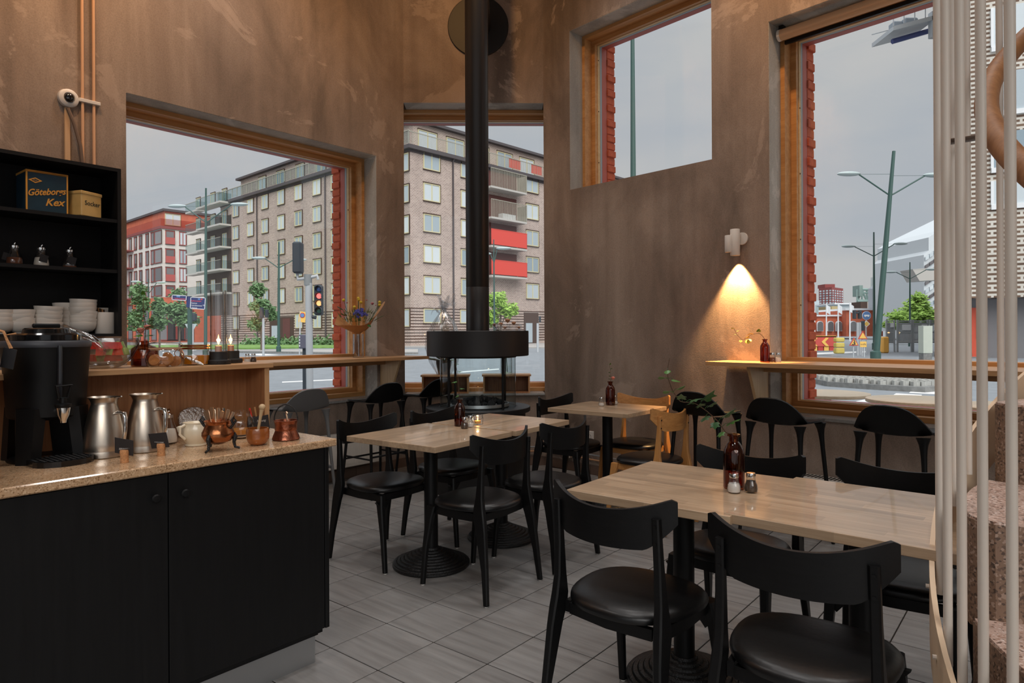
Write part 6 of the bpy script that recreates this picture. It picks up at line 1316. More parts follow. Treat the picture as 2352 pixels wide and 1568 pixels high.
# ---- grey roof corner seen low in the upper window belongs to the brown block; red fence sheets below it
# ---- trees -------------------------------------------------------------------
def tree(label, px, Y, crowns, mat, n=700, leaf=0.16, trunk=0.09, seed=1, name='street_tree'):
    base = at(px, 763, Y); base.z = G; t = thing(name, label, 'tree', base)
    top = max(at(c[0], c[1], Y).z for c in crowns) - G; rr_ = random.Random(seed)
    MB().tube([(0, 0, 0), (0.03, 0, top * 0.4), (0.0, 0.05, top * 0.75), (0.05, 0, top)], [trunk, trunk * 0.8, trunk * 0.5, trunk * 0.15], 8).build('trunk', M['bark'], t)
    mb = MB(); tot = sum(c[2] * c[3] for c in crowns)
    for cx_, cy_, rx, ry in crowns:
        c = at(cx_, cy_, Y) - base; a = rx * Y / FPX; b = ry * Y / FPX
        for j in range(3): q = c + Vector((rr_.uniform(-a, a) * 0.6, rr_.uniform(-a, a) * 0.6, rr_.uniform(-b, b) * 0.5)); mb2 = MB().tube([(0, 0, max(0.2, c.z * 0.55)), q * 0.5 + Vector((0, 0, c.z * 0.3)), q], [trunk * 0.4, trunk * 0.25, trunk * 0.08], 5); mb2.build('branch', M['bark'], t)
        for k in range(int(n * rx * ry / tot)):
            v = Vector((rr_.gauss(0, 1), rr_.gauss(0, 1), rr_.gauss(0, 1))).normalized() * (rr_.random() ** 0.45)
            clump = 0.75 + 0.25 * sin(5 * v.x + seed) * sin(6 * v.z + 2 * seed)
            p = c + Vector((v.x * a, v.y * a, v.z * b)) * clump; u = Vector((rr_.gauss(0, 1), rr_.gauss(0, 1), rr_.gauss(0, 0.6))).normalized(); w_ = u.orthogonal().normalized() * leaf * 0.45; u *= leaf
            i = len(mb.v); mb.v += [tuple(p - u), tuple(p + w_), tuple(p + u), tuple(p - w_)]; mb.f.append((i, i + 1, i + 2, i + 3))
    tag(mb.build('foliage', mat, t, smooth=False, fix=False), kind='stuff'); return t
tree('slim street tree nearest the left edge of the left window', 318, 60, [(318, 675, 24, 34), (312, 735, 26, 34), (330, 700, 18, 26)], M['tleaf'], 1500, 0.20, seed=1)
tree('street tree before the red base, second from the left', 366, 62, [(366, 705, 22, 30), (362, 740, 26, 24)], M['tleaf'], 1400, 0.20, seed=2)
tree('spreading street tree behind the blue direction signs', 412, 58, [(405, 710, 34, 24), (430, 735, 36, 20), (410, 675, 22, 16)], M['tleaf'], 1700, 0.20, seed=3)
tree('young street tree before the brown block, left of the traffic lights', 600, 58, [(592, 665, 24, 24), (600, 705, 34, 28), (588, 745, 24, 22), (625, 720, 18, 22)], M['tleaf'], 1700, 0.19, seed=4)
tree('green tree behind the stove flue in the middle window', 1150, 52, [(1140, 690, 32, 26), (1168, 712, 30, 22), (1125, 730, 26, 26)], M['tleafg'], 2200, 0.17, seed=5)
tree('large fresh green tree behind the grey fence in the right window', 2090, 70, [(2105, 705, 34, 26), (2080, 728, 50, 24), (2130, 725, 40, 26), (2112, 685, 18, 18), (2050, 745, 30, 14)], M['tleafg'], 4200, 0.24, 0.14, seed=6)
hb = thing('hedge', 'low green shrubs along the foot of the brown block', 'hedge', (at(690, 790, 72).x, 71, G)); mb = MB(); rr = random.Random(8)
A_, B_ = atz(560, 793.5, G), atz(795, 794.5, G)
for k in range(1500):
    p = A_.lerp(B_, rr.random()) - Vector((at(690, 790, 72).x, 71, G)) + Vector((rr.uniform(-.5, .5), rr.uniform(-.6, .6), abs(rr.gauss(0, 0.45)))); u = Vector((rr.gauss(0, 1), rr.gauss(0, 1), rr.gauss(0, 1))).normalized() * 0.2; w_ = u.orthogonal() * 0.5
    i = len(mb.v); mb.v += [tuple(p - u), tuple(p + w_), tuple(p + u), tuple(p - w_)]; mb.f.append((i, i + 1, i + 2, i + 3))
hb['kind'] = 'stuff'; tag(mb.build('hedge_leaves', M['tleaf'], hb, smooth=False, fix=False), kind='stuff')
# ---- lamp posts --------------------------------------------------------------
def lamp_post(label, base_px, base_Y, top, arms, r=0.075, heads=True, group=None):
    """top = pixel of the pole tip, arms = list of (fork px,py, head px,py)"""
    b = at(base_px[0], base_px[1], base_Y); b.z = G; t = thing('lamp_post', label, 'lamp post', b, 0, group)
    tip = at(top[0], top[1], base_Y) - b
    MB().tube([(0, 0, 0), tip * 0.5, tip], [r, r * 0.85, r * 0.5], 12).build('pole', M['greenpole'], t); MB().lathe([(r * 1.6, 0), (r * 1.6, 0.5), (r, 0.55)], 12).build('pole_foot', M['greenpole'], t)
    for fx, fy, hx, hy in arms:
        f = at(fx, fy, base_Y) - b; h = at(hx, hy, base_Y) - b; s = 1 if hx > fx else -1
        MB().tube([f, f + (h - f) * 0.12 + Vector((0, 0, -0.01)), h], 0.035, 8).build('arm', M['greenpole'], t)
        MB().tube([h, (f.x, f.y, h.z)], 0.008, 5).build('stay_wire', M['greenpole'], t)
        MB().sph((h.x + s * 0.45, h.y, h.z + 0.02), (0.55, 0.2, 0.11), 14, 8).build('lamp_head', M['lampglass'], t)
    return t
lamp_post('tall twin-armed lamp post behind the blue direction signs', (472, 800), 40, (473, 432), [(474, 511, 424, 474), (474, 511, 532, 470)], 0.10)
lamp_post('twin-armed lamp post left of the traffic lights', (640, 795), 50, (640.5, 556), [(640, 615, 608, 593), (640, 615, 674, 597)], 0.11)
lamp_post('thin twin-armed lamp post far behind the slim trees', (341, 795), 70, (341, 640), [(341, 675, 322, 647), (341, 675, 360, 649)], 0.08)
lamp_post('slim lamp post seen right of the stove flue', (1136, 795), 48, (1134, 550), [(1135, 603, 1126, 583), (1135, 603, 1142, 571)], 0.075)
lamp_post('bare green lamp post crossing the upper window', (1456, 770), 17, (1452, -60), [], 0.082)
lamp_post('tall leaning twin-armed lamp post in the right window', (2011, 820), 31, (2053, 347), [(2045, 449, 1972, 400), (2045, 449, 2125, 403)], 0.14)
lamp_post('shorter twin-armed lamp post left of the leaning one', (2008, 797), 52, (2007, 533), [(2007, 588, 1962, 566), (2007, 588, 2055, 560)], 0.10)
lamp_post('distant twin-armed lamp post before the green tree', (2090, 795), 62, (2090, 602), [(2090, 640, 2058, 625), (2090, 640, 2128, 619)], 0.09)
# ---- traffic lights and signs ------------------------------------------------
YT = 13.0; tb_ = at(712, 900, YT); tb_.z = G
tl2 = thing('traffic_light', 'grey traffic light mast with red and amber lit, beyond left window', 'traffic light', tb_)
def L2(px, py, dy=0): return at(px, py, YT + dy) - tb_
MB().tube([(0, 0, 0), L2(709, 650)], 0.066, 18).build('mast', M['greypole'], tl2)
MB().tube([L2(707.5, 655), L2(707.3, 630)], 0.075, 14).build('mast_collar', plain('collar_grey', srgb(140, 144, 146), 0.5), tl2)
MB().tube([L2(706, 639), L2(684, 641), L2(683, 628)], 0.032, 10).build('bracket', M['greypole'], tl2); MB().tube([L2(708, 638), L2(729, 633), L2(730, 642)], 0.032, 10).build('bracket', M['greypole'], tl2)
MB().tube([L2(714, 727), L2(726, 729)], 0.035, 8).build('lower_bracket', M['sigblack'], tl2)
c = L2(685, 592); h_ = 36 * YT / FPX; w_ = 10 * YT / FPX
MB().cbox(c.x - w_, c.x + w_, c.y - 0.12, c.y + 0.1, c.z - h_, c.z + h_, 0.03).build('signal_back', M['sigblack'], tl2, smooth=False)
c = L2(731, 689); w_ = 8.5 * YT / FPX; h_ = 35 * YT / FPX
hs_ = MB().cbox(c.x - w_, c.x + w_, c.y - 0.06, c.y + 0.14, c.z - h_, c.z + h_, 0.03).build('signal_head', M['sigblack'], tl2, smooth=False)
for py, mt in ((664, plain('unlit_blue_lens', srgb(60, 92, 150), 0.3)), (680, emit('red_signal', (1.0, 0.16, 0.14), 1.6)), (696.5, emit('amber_signal', (1.0, 0.42, 0.16), 1.6)), (713, plain('unlit_green_lens', srgb(48, 92, 84), 0.3))):
    q = L2(735, py); lens = MB().lathe([(0.0, 0.0), (0.052, 0.0), (0.046, 0.018), (0.02, 0.028), (0.0, 0.03)], 18).rot(RAD(90), 'X').move(q.x, c.y - 0.062, q.z).build('lens', mt, hs_)
    MB().grid(lambda u, v, q=q: (q.x + 0.062 * cos(pi * (u * 1.3 - 0.15)), c.y - 0.06 - 0.09 * v, q.z + 0.062 * sin(pi * (u * 1.3 - 0.15))), 14, 2, 0.004).build('visor', M['sigblack'], hs_)
bn = thing('litter_bin', 'small grey litter bin on post before the brown block', 'bin', L2(699, 786, 1.0) + tb_, 0); wb_ = 10 * 14 / FPX
bn.location.z = G; zb3 = at(699, 800, 14).z - G; zt3 = at(699, 768, 14).z - G
MB().cbox(-wb_, wb_, -0.1, 0.1, zb3, zt3, 0.015).build('bin_body', plain('bin_grey', srgb(104, 104, 120), 0.5), bn, smooth=False); MB().box(-0.03, 0.03, -0.03, 0.03, 0, zb3).build('bin_post', M['sigblack'], bn, smooth=False)
for k in range(4): MB().box(-wb_ + 0.012, -wb_ + 0.035, -0.104, -0.1, zb3 + 0.04 + k * 0.06, zb3 + 0.075 + k * 0.06).build('sticker', M['signwhite'], bn, smooth=False)
def far_signal(label, px, pyb, pyt, Y, heads):
    b = at(px, pyb, Y); b.z = G; t = thing('traffic_signal', label, 'traffic light', b)
    MB().tube([(0, 0, 0), at(px, pyt, Y) - b], 0.055 * Y / 30, 10).build('post', M['greypole'], t)
    for hx, hy, w_, h_ in heads:
        q = at(hx, hy, Y) - b; a, c_ = w_ * Y / FPX, h_ * Y / FPX; o_ = MB().cbox(q.x - a, q.x + a, q.y - 0.2, q.y + 0.05, q.z - c_, q.z + c_, 0.02).build('signal_head', M['sigblack'], t, smooth=False)
    return t
fs1 = far_signal('small traffic signal post before the brown block entrance', 605, 800, 730, 45, [(602, 718, 4, 12), (614, 720, 3, 9)])
far_signal('traffic signal post under the blue direction signs', 442, 800, 745, 34, [(442, 728, 4, 10), (449, 728, 3, 8)])
far_signal('small traffic signal beside the entrance in the middle window', 1235, 800, 742, 50, [(1240, 733, 2.4, 7)])
far_signal('white traffic signal post beside the road works, left post', 1970, 812, 740, 40, [(1961, 722, 2.6, 10), (1973, 722, 3, 10), (1968, 718, 5, 2)])
far_signal('white traffic signal post beside the road works, right post', 1976, 808, 740, 41, [(1980, 748, 3, 11)])
# direction signs
sp_ = at(436, 800, 15); sp_.z = G
dsn = thing('direction_sign', 'blue direction signs for Centrum on dark post, left window', 'sign', sp_)
def L3(px, py): return at(px, py, 15) - sp_
MB().tube([(0, 0, 0), L3(436, 680)], 0.05, 12).build('post', M['greenpole'], dsn)
MB().box(L3(431, 690).x, L3(440, 690).x, -0.06, 0.03, L3(436, 706).z, L3(436, 681).z).build('post_box', M['signblue'], dsn, smooth=False)
def panel(x0, y0, x1, y1, tilt):
    a, b = L3(x0, y0), L3(x1, y1); c_ = (a + b) / 2
    o = MB().cbox(-(b.x - a.x) / 2, (b.x - a.x) / 2, -0.012, 0.012, -(a.z - b.z) / 2, (a.z - b.z) / 2, 0.004).build('sign_panel', M['signblue'], dsn, smooth=False, loc=(c_.x, c_.y - 0.07, c_.z)); o.rotation_euler = (0, RAD(tilt), 0)
    w_, h_ = (b.x - a.x) / 2, (a.z - b.z) / 2; e_ = 0.012
    MB().box(-w_, w_, -0.014, -0.012, h_ - e_, h_).box(-w_, w_, -0.014, -0.012, -h_, -h_ + e_).box(-w_, -w_ + e_, -0.014, -0.012, -h_, h_).box(w_ - e_, w_, -0.014, -0.012, -h_, h_).build('sign_border', M['signwhite'], o, smooth=False, fix=False)
    return o, w_, h_
o, w_, h_ = panel(399, 678, 432.5, 690, 3.5)
text('← Sydhamnsleden', 'sign_lettering', 0.050, M['signred'], o, (0.0, -0.0155, -0.022), (RAD(90), 0, 0), width=0.80); MB().box(-0.06, 0.02, -0.0155, -0.013, 0.012, 0.045).build('road_number', M['skyblue'], o, smooth=False)
o, w_, h_ = panel(441, 683, 475.5, 710, 3.5)
MB().box(0.0, 0.05, -0.0155, -0.013, h_ - 0.055, h_ - 0.025).build('road_number', M['skyblue'], o, smooth=False); MB().box(0.06, 0.10, -0.0155, -0.013, h_ - 0.055, h_ - 0.025).build('road_number', M['signr'], o, smooth=False)
for k, (s, mt) in enumerate((('Sydhamnsleden', M['signred']), ('Centrum', M['signwhite']), ('Centralstationen', M['signwhite']), ('i Hamnen', M['signwhite']))):
    text(s, 'sign_lettering', 0.044, mt, o, (-w_ + 0.02, -0.0155, h_ - 0.085 - 0.05 * k), (RAD(90), 0, 0), align='LEFT', width=0.82)
text('→', 'sign_arrow', 0.06, M['signwhite'], o, (w_ - 0.04, -0.0155, -0.04), (RAD(90), 0, 0))
def sign_tri(label, px, py, r, Y, down=False, mat=None):
    b = at(px, 800, Y); b.z = G; t = thing('traffic_sign', label, 'sign', b); q = at(px, py, Y) - b; R_ = r * Y / FPX; s = -1 if down else 1
    MB().prism([(-R_, -0.6 * R_ * s), (R_, -0.6 * R_ * s), (0, 1.1 * R_ * s)], -0.03, 0.0, 'y').move(q.x, 0, q.z).build('sign_face', mat or M['greypole'], t, smooth=False); MB().tube([(0, 0.05, 0), (q.x, 0.05, q.z)], 0.035, 8).build('post', M['greypole'], t); return t, q, R_
sign_tri('back of a grey give-way sign under the direction signs', 439, 752, 14, 36, True, M['lampglass'])
np_ = at(687, 802, 30); np_.z = G; ns = thing('traffic_sign', 'tilted yellow no-parking sign on thin post left of the mast', 'sign', np_); q = at(695, 726, 30) - np_
MB().tube([(0, 0, 0), at(690, 716, 30) - np_], 0.03, 8).build('post', M['greypole'], ns)
MB().cbox(-0.15, 0.15, -0.02, 0.0, -0.27, 0.2, 0.005).rot(RAD(8), 'Y').move(q.x, 0, q.z).build('sign_plate', M['signyel'], ns, smooth=False)
MB().lathe([(0.0, 0.0), (0.115, 0.0), (0.115, 0.012), (0.0, 0.012)], 20).rot(RAD(90), 'X').move(q.x, -0.021, q.z + 0.04).build('red_ring', M['signr'], ns); MB().lathe([(0.0, 0.0), (0.085, 0.0), (0.085, 0.012), (0.0, 0.012)], 20).rot(RAD(90), 'X').move(q.x, -0.0335, q.z + 0.04).build('blue_disc', M['skyblue'], ns)
# ---- right window: street furniture and distant town --------------------------
def box_px(mb, x0, y0, x1, y1, Y, dep, org):
    a = at(x0, y0, Y) - org; b = at(x1, y1, Y) - org; return mb.box(min(a.x, b.x), max(a.x, b.x), a.y, a.y + dep, min(a.z, b.z), max(a.z, b.z))
def org(px, Y): p = at(px, 763, Y); p.z = G; return p
Yi = 18.0
isl = [(1862, 868), (1885, 862), (1935, 860), (2060, 863), (2150, 872), (2172, 880), (2160, 886), (2125, 889), (2010, 883), (1900, 876)]
q = [atz(x, y, G + 0.13) for x, y in isl]; io = sum(q, Vector()) / len(q); io.z = G
ti = thing('traffic_island', 'granite-kerbed traffic island paved with cobbles beyond the bistro tables', 'traffic island', io)
MB().prism([(p.x - io.x, p.y - io.y) for p in q], 0.0, 0.13).build('kerb', M['kerb'], ti, smooth=False)
cob = MB().cbox(-0.5, 0.5, -0.5, 0.5, 0, 0.05, 0.12).mesh('cobble', plain('cobble_stone', srgb(176, 176, 172), 0.9, noise=0.2, nscale=3), smooth=False); rr = random.Random(12)
def inpoly(x, y, P):
    r_ = False
    for i in range(len(P)):
        (x1, y1), (x2, y2) = P[i], P[i - 1]
        if (y1 > y) != (y2 > y) and x < (x2 - x1) * (y - y1) / (y2 - y1) + x1: r_ = not r_
    return r_
P2 = [((p.x - io.x) * 0.94, (p.y - io.y) * 0.9) for p in q]; cnt = 0
xs_ = [p[0] for p in P2]; ys_ = [p[1] for p in P2]; y = min(ys_)
st_ = max(0.16, sqrt((max(xs_) - min(xs_)) * (max(ys_) - min(ys_)) / 420))
while y < max(ys_):
    x = min(xs_) + rr.uniform(0, st_)
    while x < max(xs_):
        if inpoly(x, y, P2) and cnt < 295: inst('cobble', cob, ti, (x, y + rr.uniform(-.02, .02), 0.11 + rr.uniform(0, 0.015)), rr.uniform(-0.1, 0.1), (st_ * 0.9, st_ * 0.84, 1)); cnt += 1
        x += st_
    y += st_ * 0.95
for k, (px, D, lab) in enumerate(((1894, 6.62, 'round wooden bistro table outside, left one'), (2104, 5.95, 'round wooden bistro table outside, middle one'), (2335, 5.36, 'round wooden bistro table outside behind the balusters'))):
    p = at(px, 763, D); t = thing('bistro_table', lab, 'table', (p.x, p.y, G + 0.06), RAD(20), 'round bistro tables outside the right window'); zt = 0.716 - G - 0.06
    MB().lathe([(0.0, zt - 0.032), (0.398, zt - 0.032), (0.401, zt - 0.028), (0.401, zt - 0.004), (0.397, zt), (0.0, zt)], 48).build('table_top', wood('weathered_oak_%d' % k, srgb(186, 166, 140), srgb(214, 198, 176), 0.5, 'x'), t)
    MB().box(-0.05, 0.05, -0.03, 0.03, 0.02, zt - 0.033).build('post', plain('brown_steel_%d' % k, srgb(74, 60, 54), 0.6), t, smooth=False); MB().cbox(-0.24, 0.24, -0.24, 0.24, 0, 0.02, 0.004).build('foot_plate', M['roofdark'], t, smooth=False)
    if k == 0: MB().box(-0.035, 0.035, -0.0315, -0.030, zt - 0.16, zt - 0.12).build('name_plate', M['signwhite'], t, smooth=False)
o_ = org(1880, 40); bar_ = thing('road_barrier', 'red barrier with yellow chevrons at the road works', 'barrier', o_)
box_px(MB(), 1846, 772, 1921, 795, 40, 0.35, o_).build('barrier_beam', plain('barrier_red', srgb(196, 76, 70), 0.6), bar_, smooth=False); box_px(MB(), 1846, 771, 1921, 774, 40, 0.36, o_).build('barrier_top', M['signyel'], bar_, smooth=False)
for cx_ in (1868, 1894):
    a = at(cx_, 785, 40) - o_; u = 8 * 40 / FPX
    MB().prism([(0.3 * u, -1.2 * u), (1.2 * u, -1.2 * u), (0.1 * u, 0), (1.2 * u, 1.2 * u), (0.3 * u, 1.2 * u), (-0.9 * u, 0)], -0.03, 0.0, 'y').move(a.x, 0, a.z).build('chevron', M['signyel'], bar_, smooth=False)
for cx_, mt in ((1859, 0), (1871, 1), (1885, 0), (1899, 1), (1910, 0)): box_px(MB(), cx_ - 6, 795, cx_ + 6, 805, 40.05, 0.3, o_).build('barrier_foot', M['signyel'] if mt else M['signr'], bar_, smooth=False)
for k, (ya, yb_) in enumerate(((775, 785), (787, 798), (799, 812))):
    o2 = org(1931, 38); y2 = thing('barrier_block', 'yellow plastic barrier block at the road works, ' + ('top', 'middle', 'bottom')[k] + ' of the pile', 'barrier', o2, 0, 'yellow barrier blocks'); a = at(1921, yb_, 38) - o2; b = at(1941, ya, 38) - o2
    MB().cbox(a.x, b.x, 0, 0.4, a.z, b.z, 0.05).build('block', plain('barrier_yellow%d' % k, srgb(206, 186, 96), 0.6), y2, smooth=False)
for lab, px, py, r, Y, in (('yellow roadworks warning triangle with a digging worker', 1961, 787, 11, 37), ('second yellow warning triangle behind the signal posts', 1981, 772, 11, 39)):
    t, q, R_ = sign_tri(lab, px, py, r, Y, False, M['signr']); MB().prism([(-R_ * 0.74, -0.44 * R_), (R_ * 0.74, -0.44 * R_), (0, 0.80 * R_)], -0.045, -0.031, 'y').move(q.x, 0, q.z).build('yellow_field', M['signyel'], t, smooth=False)
    if py == 787:
        mb = MB().tube([(-0.02, 0, -0.10), (0.03, 0, 0.02), (0.01, 0, 0.10)], 0.022, 6).tube([(0.05, 0, -0.10), (0.03, 0, 0.0)], 0.02, 6).tube([(0.02, 0, 0.07), (-0.06, 0, 0.0)], 0.014, 5).sph((0.0, 0, 0.14), 0.028, 8, 6).prism([(-0.15, -0.11), (-0.03, -0.11), (-0.09, -0.05)], -0.01, 0.01, 'y'); mb.move(q.x, -0.055, q.z - 0.0).build('worker_symbol', M['sigblack'], t)
t2_ = org(1985, 37.5); ts = thing('traffic_sign', 'yellow plate lettered Trafik below the warning triangles', 'sign', t2_); a, b = at(1975, 797, 37.5) - t2_, at(1990, 784, 37.5) - t2_
MB().cbox(a.x, b.x, -0.02, 0.0, a.z, b.z, 0.004).build('plate', M['signyel'], ts, smooth=False); text('trafik', 'sign_lettering', 0.15, M['sigblack'], ts, ((a.x + b.x) / 2, -0.022, (a.z + b.z) / 2), (RAD(90), 0, 0)); MB().box(-0.03, 0.03, 0, 0.05, 0, b.z).build('post', M['greypole'], ts, smooth=False)
rs_o = org(1990, 42); rsn = thing('traffic_sign', 'round blue bus sign above a yellow diamond sign', 'sign', rs_o); q = at(1990, 724.5, 42) - rs_o; R_ = 10 * 42 / FPX
MB().tube([(0, 0.04, 0), (0, 0.04, q.z)], 0.035, 8).build('post', M['greypole'], rsn)
MB().lathe([(0.0, 0), (R_, 0), (R_, 0.02), (0, 0.02)], 28).rot(RAD(90), 'X').move(q.x, 0, q.z).build('white_rim', M['signwhite'], rsn); MB().lathe([(0.0, 0), (R_ * 0.92, 0), (R_ * 0.92, 0.02), (0, 0.02)], 28).rot(RAD(90), 'X').move(q.x, -0.0205, q.z).build('blue_disc', M['skyblue'], rsn)
MB().cbox(-R_ * 0.6, R_ * 0.6, -0.06, -0.042, -R_ * 0.2, R_ * 0.18, 0.008).sph((-R_ * 0.35, -0.05, -R_ * 0.24), 0.035, 8, 6).sph((R_ * 0.35, -0.05, -R_ * 0.24), 0.035, 8, 6).move(q.x, 0, q.z).build('bus_symbol', M['signwhite'], rsn, smooth=False)
q = at(1990, 743.5, 42) - rs_o; R_ = 8 * 42 / FPX
MB().prism([(-R_, 0), (0, -R_), (R_, 0), (0, R_)], -0.02, 0.0, 'y').move(q.x, 0, q.z).build('diamond_rim', M['signwhite'], rsn, smooth=False); MB().prism([(-R_ * 0.75, 0), (0, -R_ * 0.75), (R_ * 0.75, 0), (0, R_ * 0.75)], -0.035, -0.0205, 'y').move(q.x, 0, q.z).build('diamond_field', M['signyel'], rsn, smooth=False)
gb_ = org(2035, 44); gbx = thing('grit_bin', 'yellow ribbed bin before the grey fence', 'bin', gb_); a, b = at(2028, 796, 44) - gb_, at(2043, 773, 44) - gb_
MB().cbox(a.x, b.x, 0, 0.4, 0.0, b.z, 0.07).build('bin_body', plain('bin_yellow', srgb(236, 176, 84), 0.6), gbx, smooth=False)
uc_ = org(2132, 33); uc = thing('utility_cabinet', 'pale grey street utility cabinet before the fence', 'cabinet', uc_); a, b = at(2121, 812, 33) - uc_, at(2142, 748, 33) - uc_
MB().cbox(a.x, b.x, 0, 0.42, 0.35, b.z, 0.01).build('cabinet_body', plain('cabinet_grey', srgb(190, 196, 184), 0.6), uc, smooth=False); MB().box(a.x + 0.02, b.x - 0.02, 0.02, 0.4, 0, 0.36).build('plinth', M['kerb'], uc, smooth=False)
bi_ = org(2160, 31); bi = thing('bicycle', 'bicycle with brown basket half hidden by the balusters', 'bicycle', bi_)
for dx in (0, 1.05): MB().tube([(0.05 + dx + 0.33 * cos(a), 0, 0.34 + 0.33 * sin(a)) for a in (2 * pi * k / 24 for k in range(24))], 0.02, 6, close=True).build('wheel', M['sigblack'], bi)
MB().tube([(0.05, 0, 0.34), (0.22, 0, 0.95), (0.2, 0, 1.05)], 0.018, 6).tube([(0.2, 0, 0.85), (0.75, 0, 0.34), (1.1, 0, 0.34), (0.85, 0, 0.9), (0.75, 0, 0.34)], 0.018, 6).build('frame', M['sigblack'], bi); MB().cbox(-0.18, 0.14, -0.16, 0.16, 0.72, 0.98, 0.03).build('basket', M['paper'], bi, smooth=False); MB().cbox(0.72, 0.98, -0.08, 0.08, 0.92, 0.98, 0.02).build('saddle', M['sigblack'], bi, smooth=False)
fe_ = org(2095, 46); fe = thing('fence', 'grey steel fence and gates with notices before the green tree', 'fence', fe_)
def fz(py): return at(2095, py, 46).z - G
def fx(px): return at(px, 763, 46).x - fe_.x
for px in (2037, 2055, 2062, 2094, 2098, 2132, 2138, 2175, 2215): MB().box(fx(px) - 0.05, fx(px) + 0.05, 0, 0.1, 0, fz(734)).build('post', M['fencem'], fe, smooth=False)
for a, b in ((2037, 2055), (2062, 2094), (2098, 2132), (2138, 2175), (2175, 2215)):
    for py in (737, 742, 763, 786): MB().box(fx(a), fx(b), 0.02, 0.08, fz(py) - 0.04, fz(py) + 0.04).build('rail', M['fencem'], fe, smooth=False)
    n = 26
    for k in range(1, n): x = fx(a) + (fx(b) - fx(a)) * k / n; MB().box(x - 0.012, x + 0.012, 0.04, 0.06, fz(788), fz(742)).build('fence_bar', M['fencem'], fe, smooth=False)
for (a, b, c_, d_) in ((2072, 745, 2092, 758), (2045, 741, 2053, 751), (2117, 745, 2130, 757), (2145, 745, 2160, 758)): MB().box(fx(a), fx(c_), -0.02, 0.0, fz(d_), fz(b)).build('notice', M['signwhite'], fe, smooth=False)
# distant buildings
def far_thing(name, label, px, Y): o = org(px, Y); return thing(name, label, 'building', o), o
tr_, o = far_thing('tower_block', 'distant dark red tower block with white windows', 1911, 330)
def pts_at(px, Y): p = at(px, 763, Y) - o; return p.x, p.y
x0, y0 = pts_at(1881, 338); x1, y1 = pts_at(1911, 330); x2, y2 = pts_at(1937, 342); ztop = at(1911, 659, 330).z - G
MB().prism([(x0, y0), (x1, y1), (x2, y2), (x0 + x2 - x1, y0 + y2 - y1 + 4)], 0, ztop).build('wall', M['darkredb'], tr_, smooth=False); a = at(1897, 652, 335) - o; b = at(1920, 660, 335) - o
MB().box(a.x, b.x, y1 + 6, y1 + 14, b.z, a.z).build('roof_house', M['darkredb'], tr_, smooth=False)
for r_ in range(8):
    z = at(1911, 665 + 5.6 * r_, 330).z - G
    for (ax, ay, bx_, by, n) in ((x0, y0, x1, y1, 4), (x1, y1, x2, y2, 5)):
        for k in range(n):
            f0, f1 = (k + 0.22) / n, (k + 0.82) / n; p0_, p1_ = Vector((ax + (bx_ - ax) * f0, ay + (by - ay) * f0 - 0.15, 0)), Vector((ax + (bx_ - ax) * f1, ay + (by - ay) * f1 - 0.15, 0))
            MB().prism([(p0_.x, p0_.y), (p1_.x, p1_.y), (p1_.x, p1_.y + 0.3), (p0_.x, p0_.y + 0.3)], z - 0.75, z).build('window', M['wpane'], tr_, smooth=False)
gt_, o = far_thing('glass_tower', 'distant pale glass tower behind the window edge', 1856, 420)
a = at(1838, 650, 420) - o; b = at(1865, 763, 420) - o; MB().cbox(a.x, b.x, 0, 8, 0, a.z, 1.5).build('wall', plain('tower_glass', srgb(160, 182, 196), 0.25), gt_, smooth=False); c_ = at(1866, 688, 420) - o; d_ = at(1871, 763, 420) - o; MB().box(c_.x, d_.x, 0, 6, 0, c_.z).build('side_wing', plain('tower_glass2', srgb(150, 176, 190), 0.25), gt_, smooth=False)
for k in range(14): z = a.z * (k + 1) / 15; MB().box(a.x, b.x, -0.12, 0.0, z, z + 0.35).build('floor_band', M['slab'], gt_, smooth=False)
rh, o = far_thing('brick_hall', 'long red brick hall with arched windows beyond the flag poles', 1935, 120)
a = at(1846, 724, 120) - o; b = at(1948, 768, 120) - o; box_px(MB(), 1846, 726, 1950, 772, 120, 12, o).build('wall', M['rbrick'], rh, smooth=False); box_px(MB(), 1944, 711, 2028, 772, 118, 16, o).build('gable_wall', M['rbrick'], rh, smooth=False)
box_px(MB(), 1846, 723, 1950, 726, 119.6, 12, o).build('cornice', M['signwhite'], rh, smooth=False); box_px(MB(), 1942, 708, 2030, 712, 117.6, 16, o).build('cornice', M['signwhite'], rh, smooth=False)
for px in (1863, 1884, 1908, 1927, 1960):
    c_ = at(px, 748, 117.3 if px == 1960 else 119.4) - o; w_ = 6 * 120 / FPX; h_ = 11 * 120 / FPX
    poly = [(-w_, -h_), (w_, -h_)] + [(w_ * cos(t), h_ * 0.35 + w_ * sin(t)) for t in (pi * k / 10 for k in range(11))]; wf = MB().prism([(x * 1.2, y * 1.12) for x, y in poly], 0, 0.3, 'y').move(c_.x, c_.y, c_.z).build('window', M['signwhite'], rh, smooth=False)
    MB().prism(poly, -0.15, 0.0, 'y').move(c_.x, c_.y, c_.z).build('pane', M['dpane'], wf, smooth=False)
p = at(1848, 763, 134).x - o.x; p2 = at(1913, 763, 134).x - o.x; z0_, z1_ = at(1848, 722, 134).z - G, at(1848, 706, 134).z - G
MB().prism([(14, z0_), (26, z1_), (27, z1_), (27, z0_)], p, p2, 'x').build('roof', M['roofdark'], rh, smooth=False); box_px(MB(), 1911, 703, 1925, 722, 132, 8, o).build('chimney_block', plain('ochre_block', srgb(176, 158, 116), 0.9), rh, smooth=False); box_px(MB(), 1925, 713, 1944, 723, 134, 8, o).build('yellow_annex', plain('yellow_wall', srgb(212, 198, 140), 0.9), rh, smooth=False)
lw, o = far_thing('white_warehouse', 'low white warehouse roofs behind the brick hall', 1945, 170)
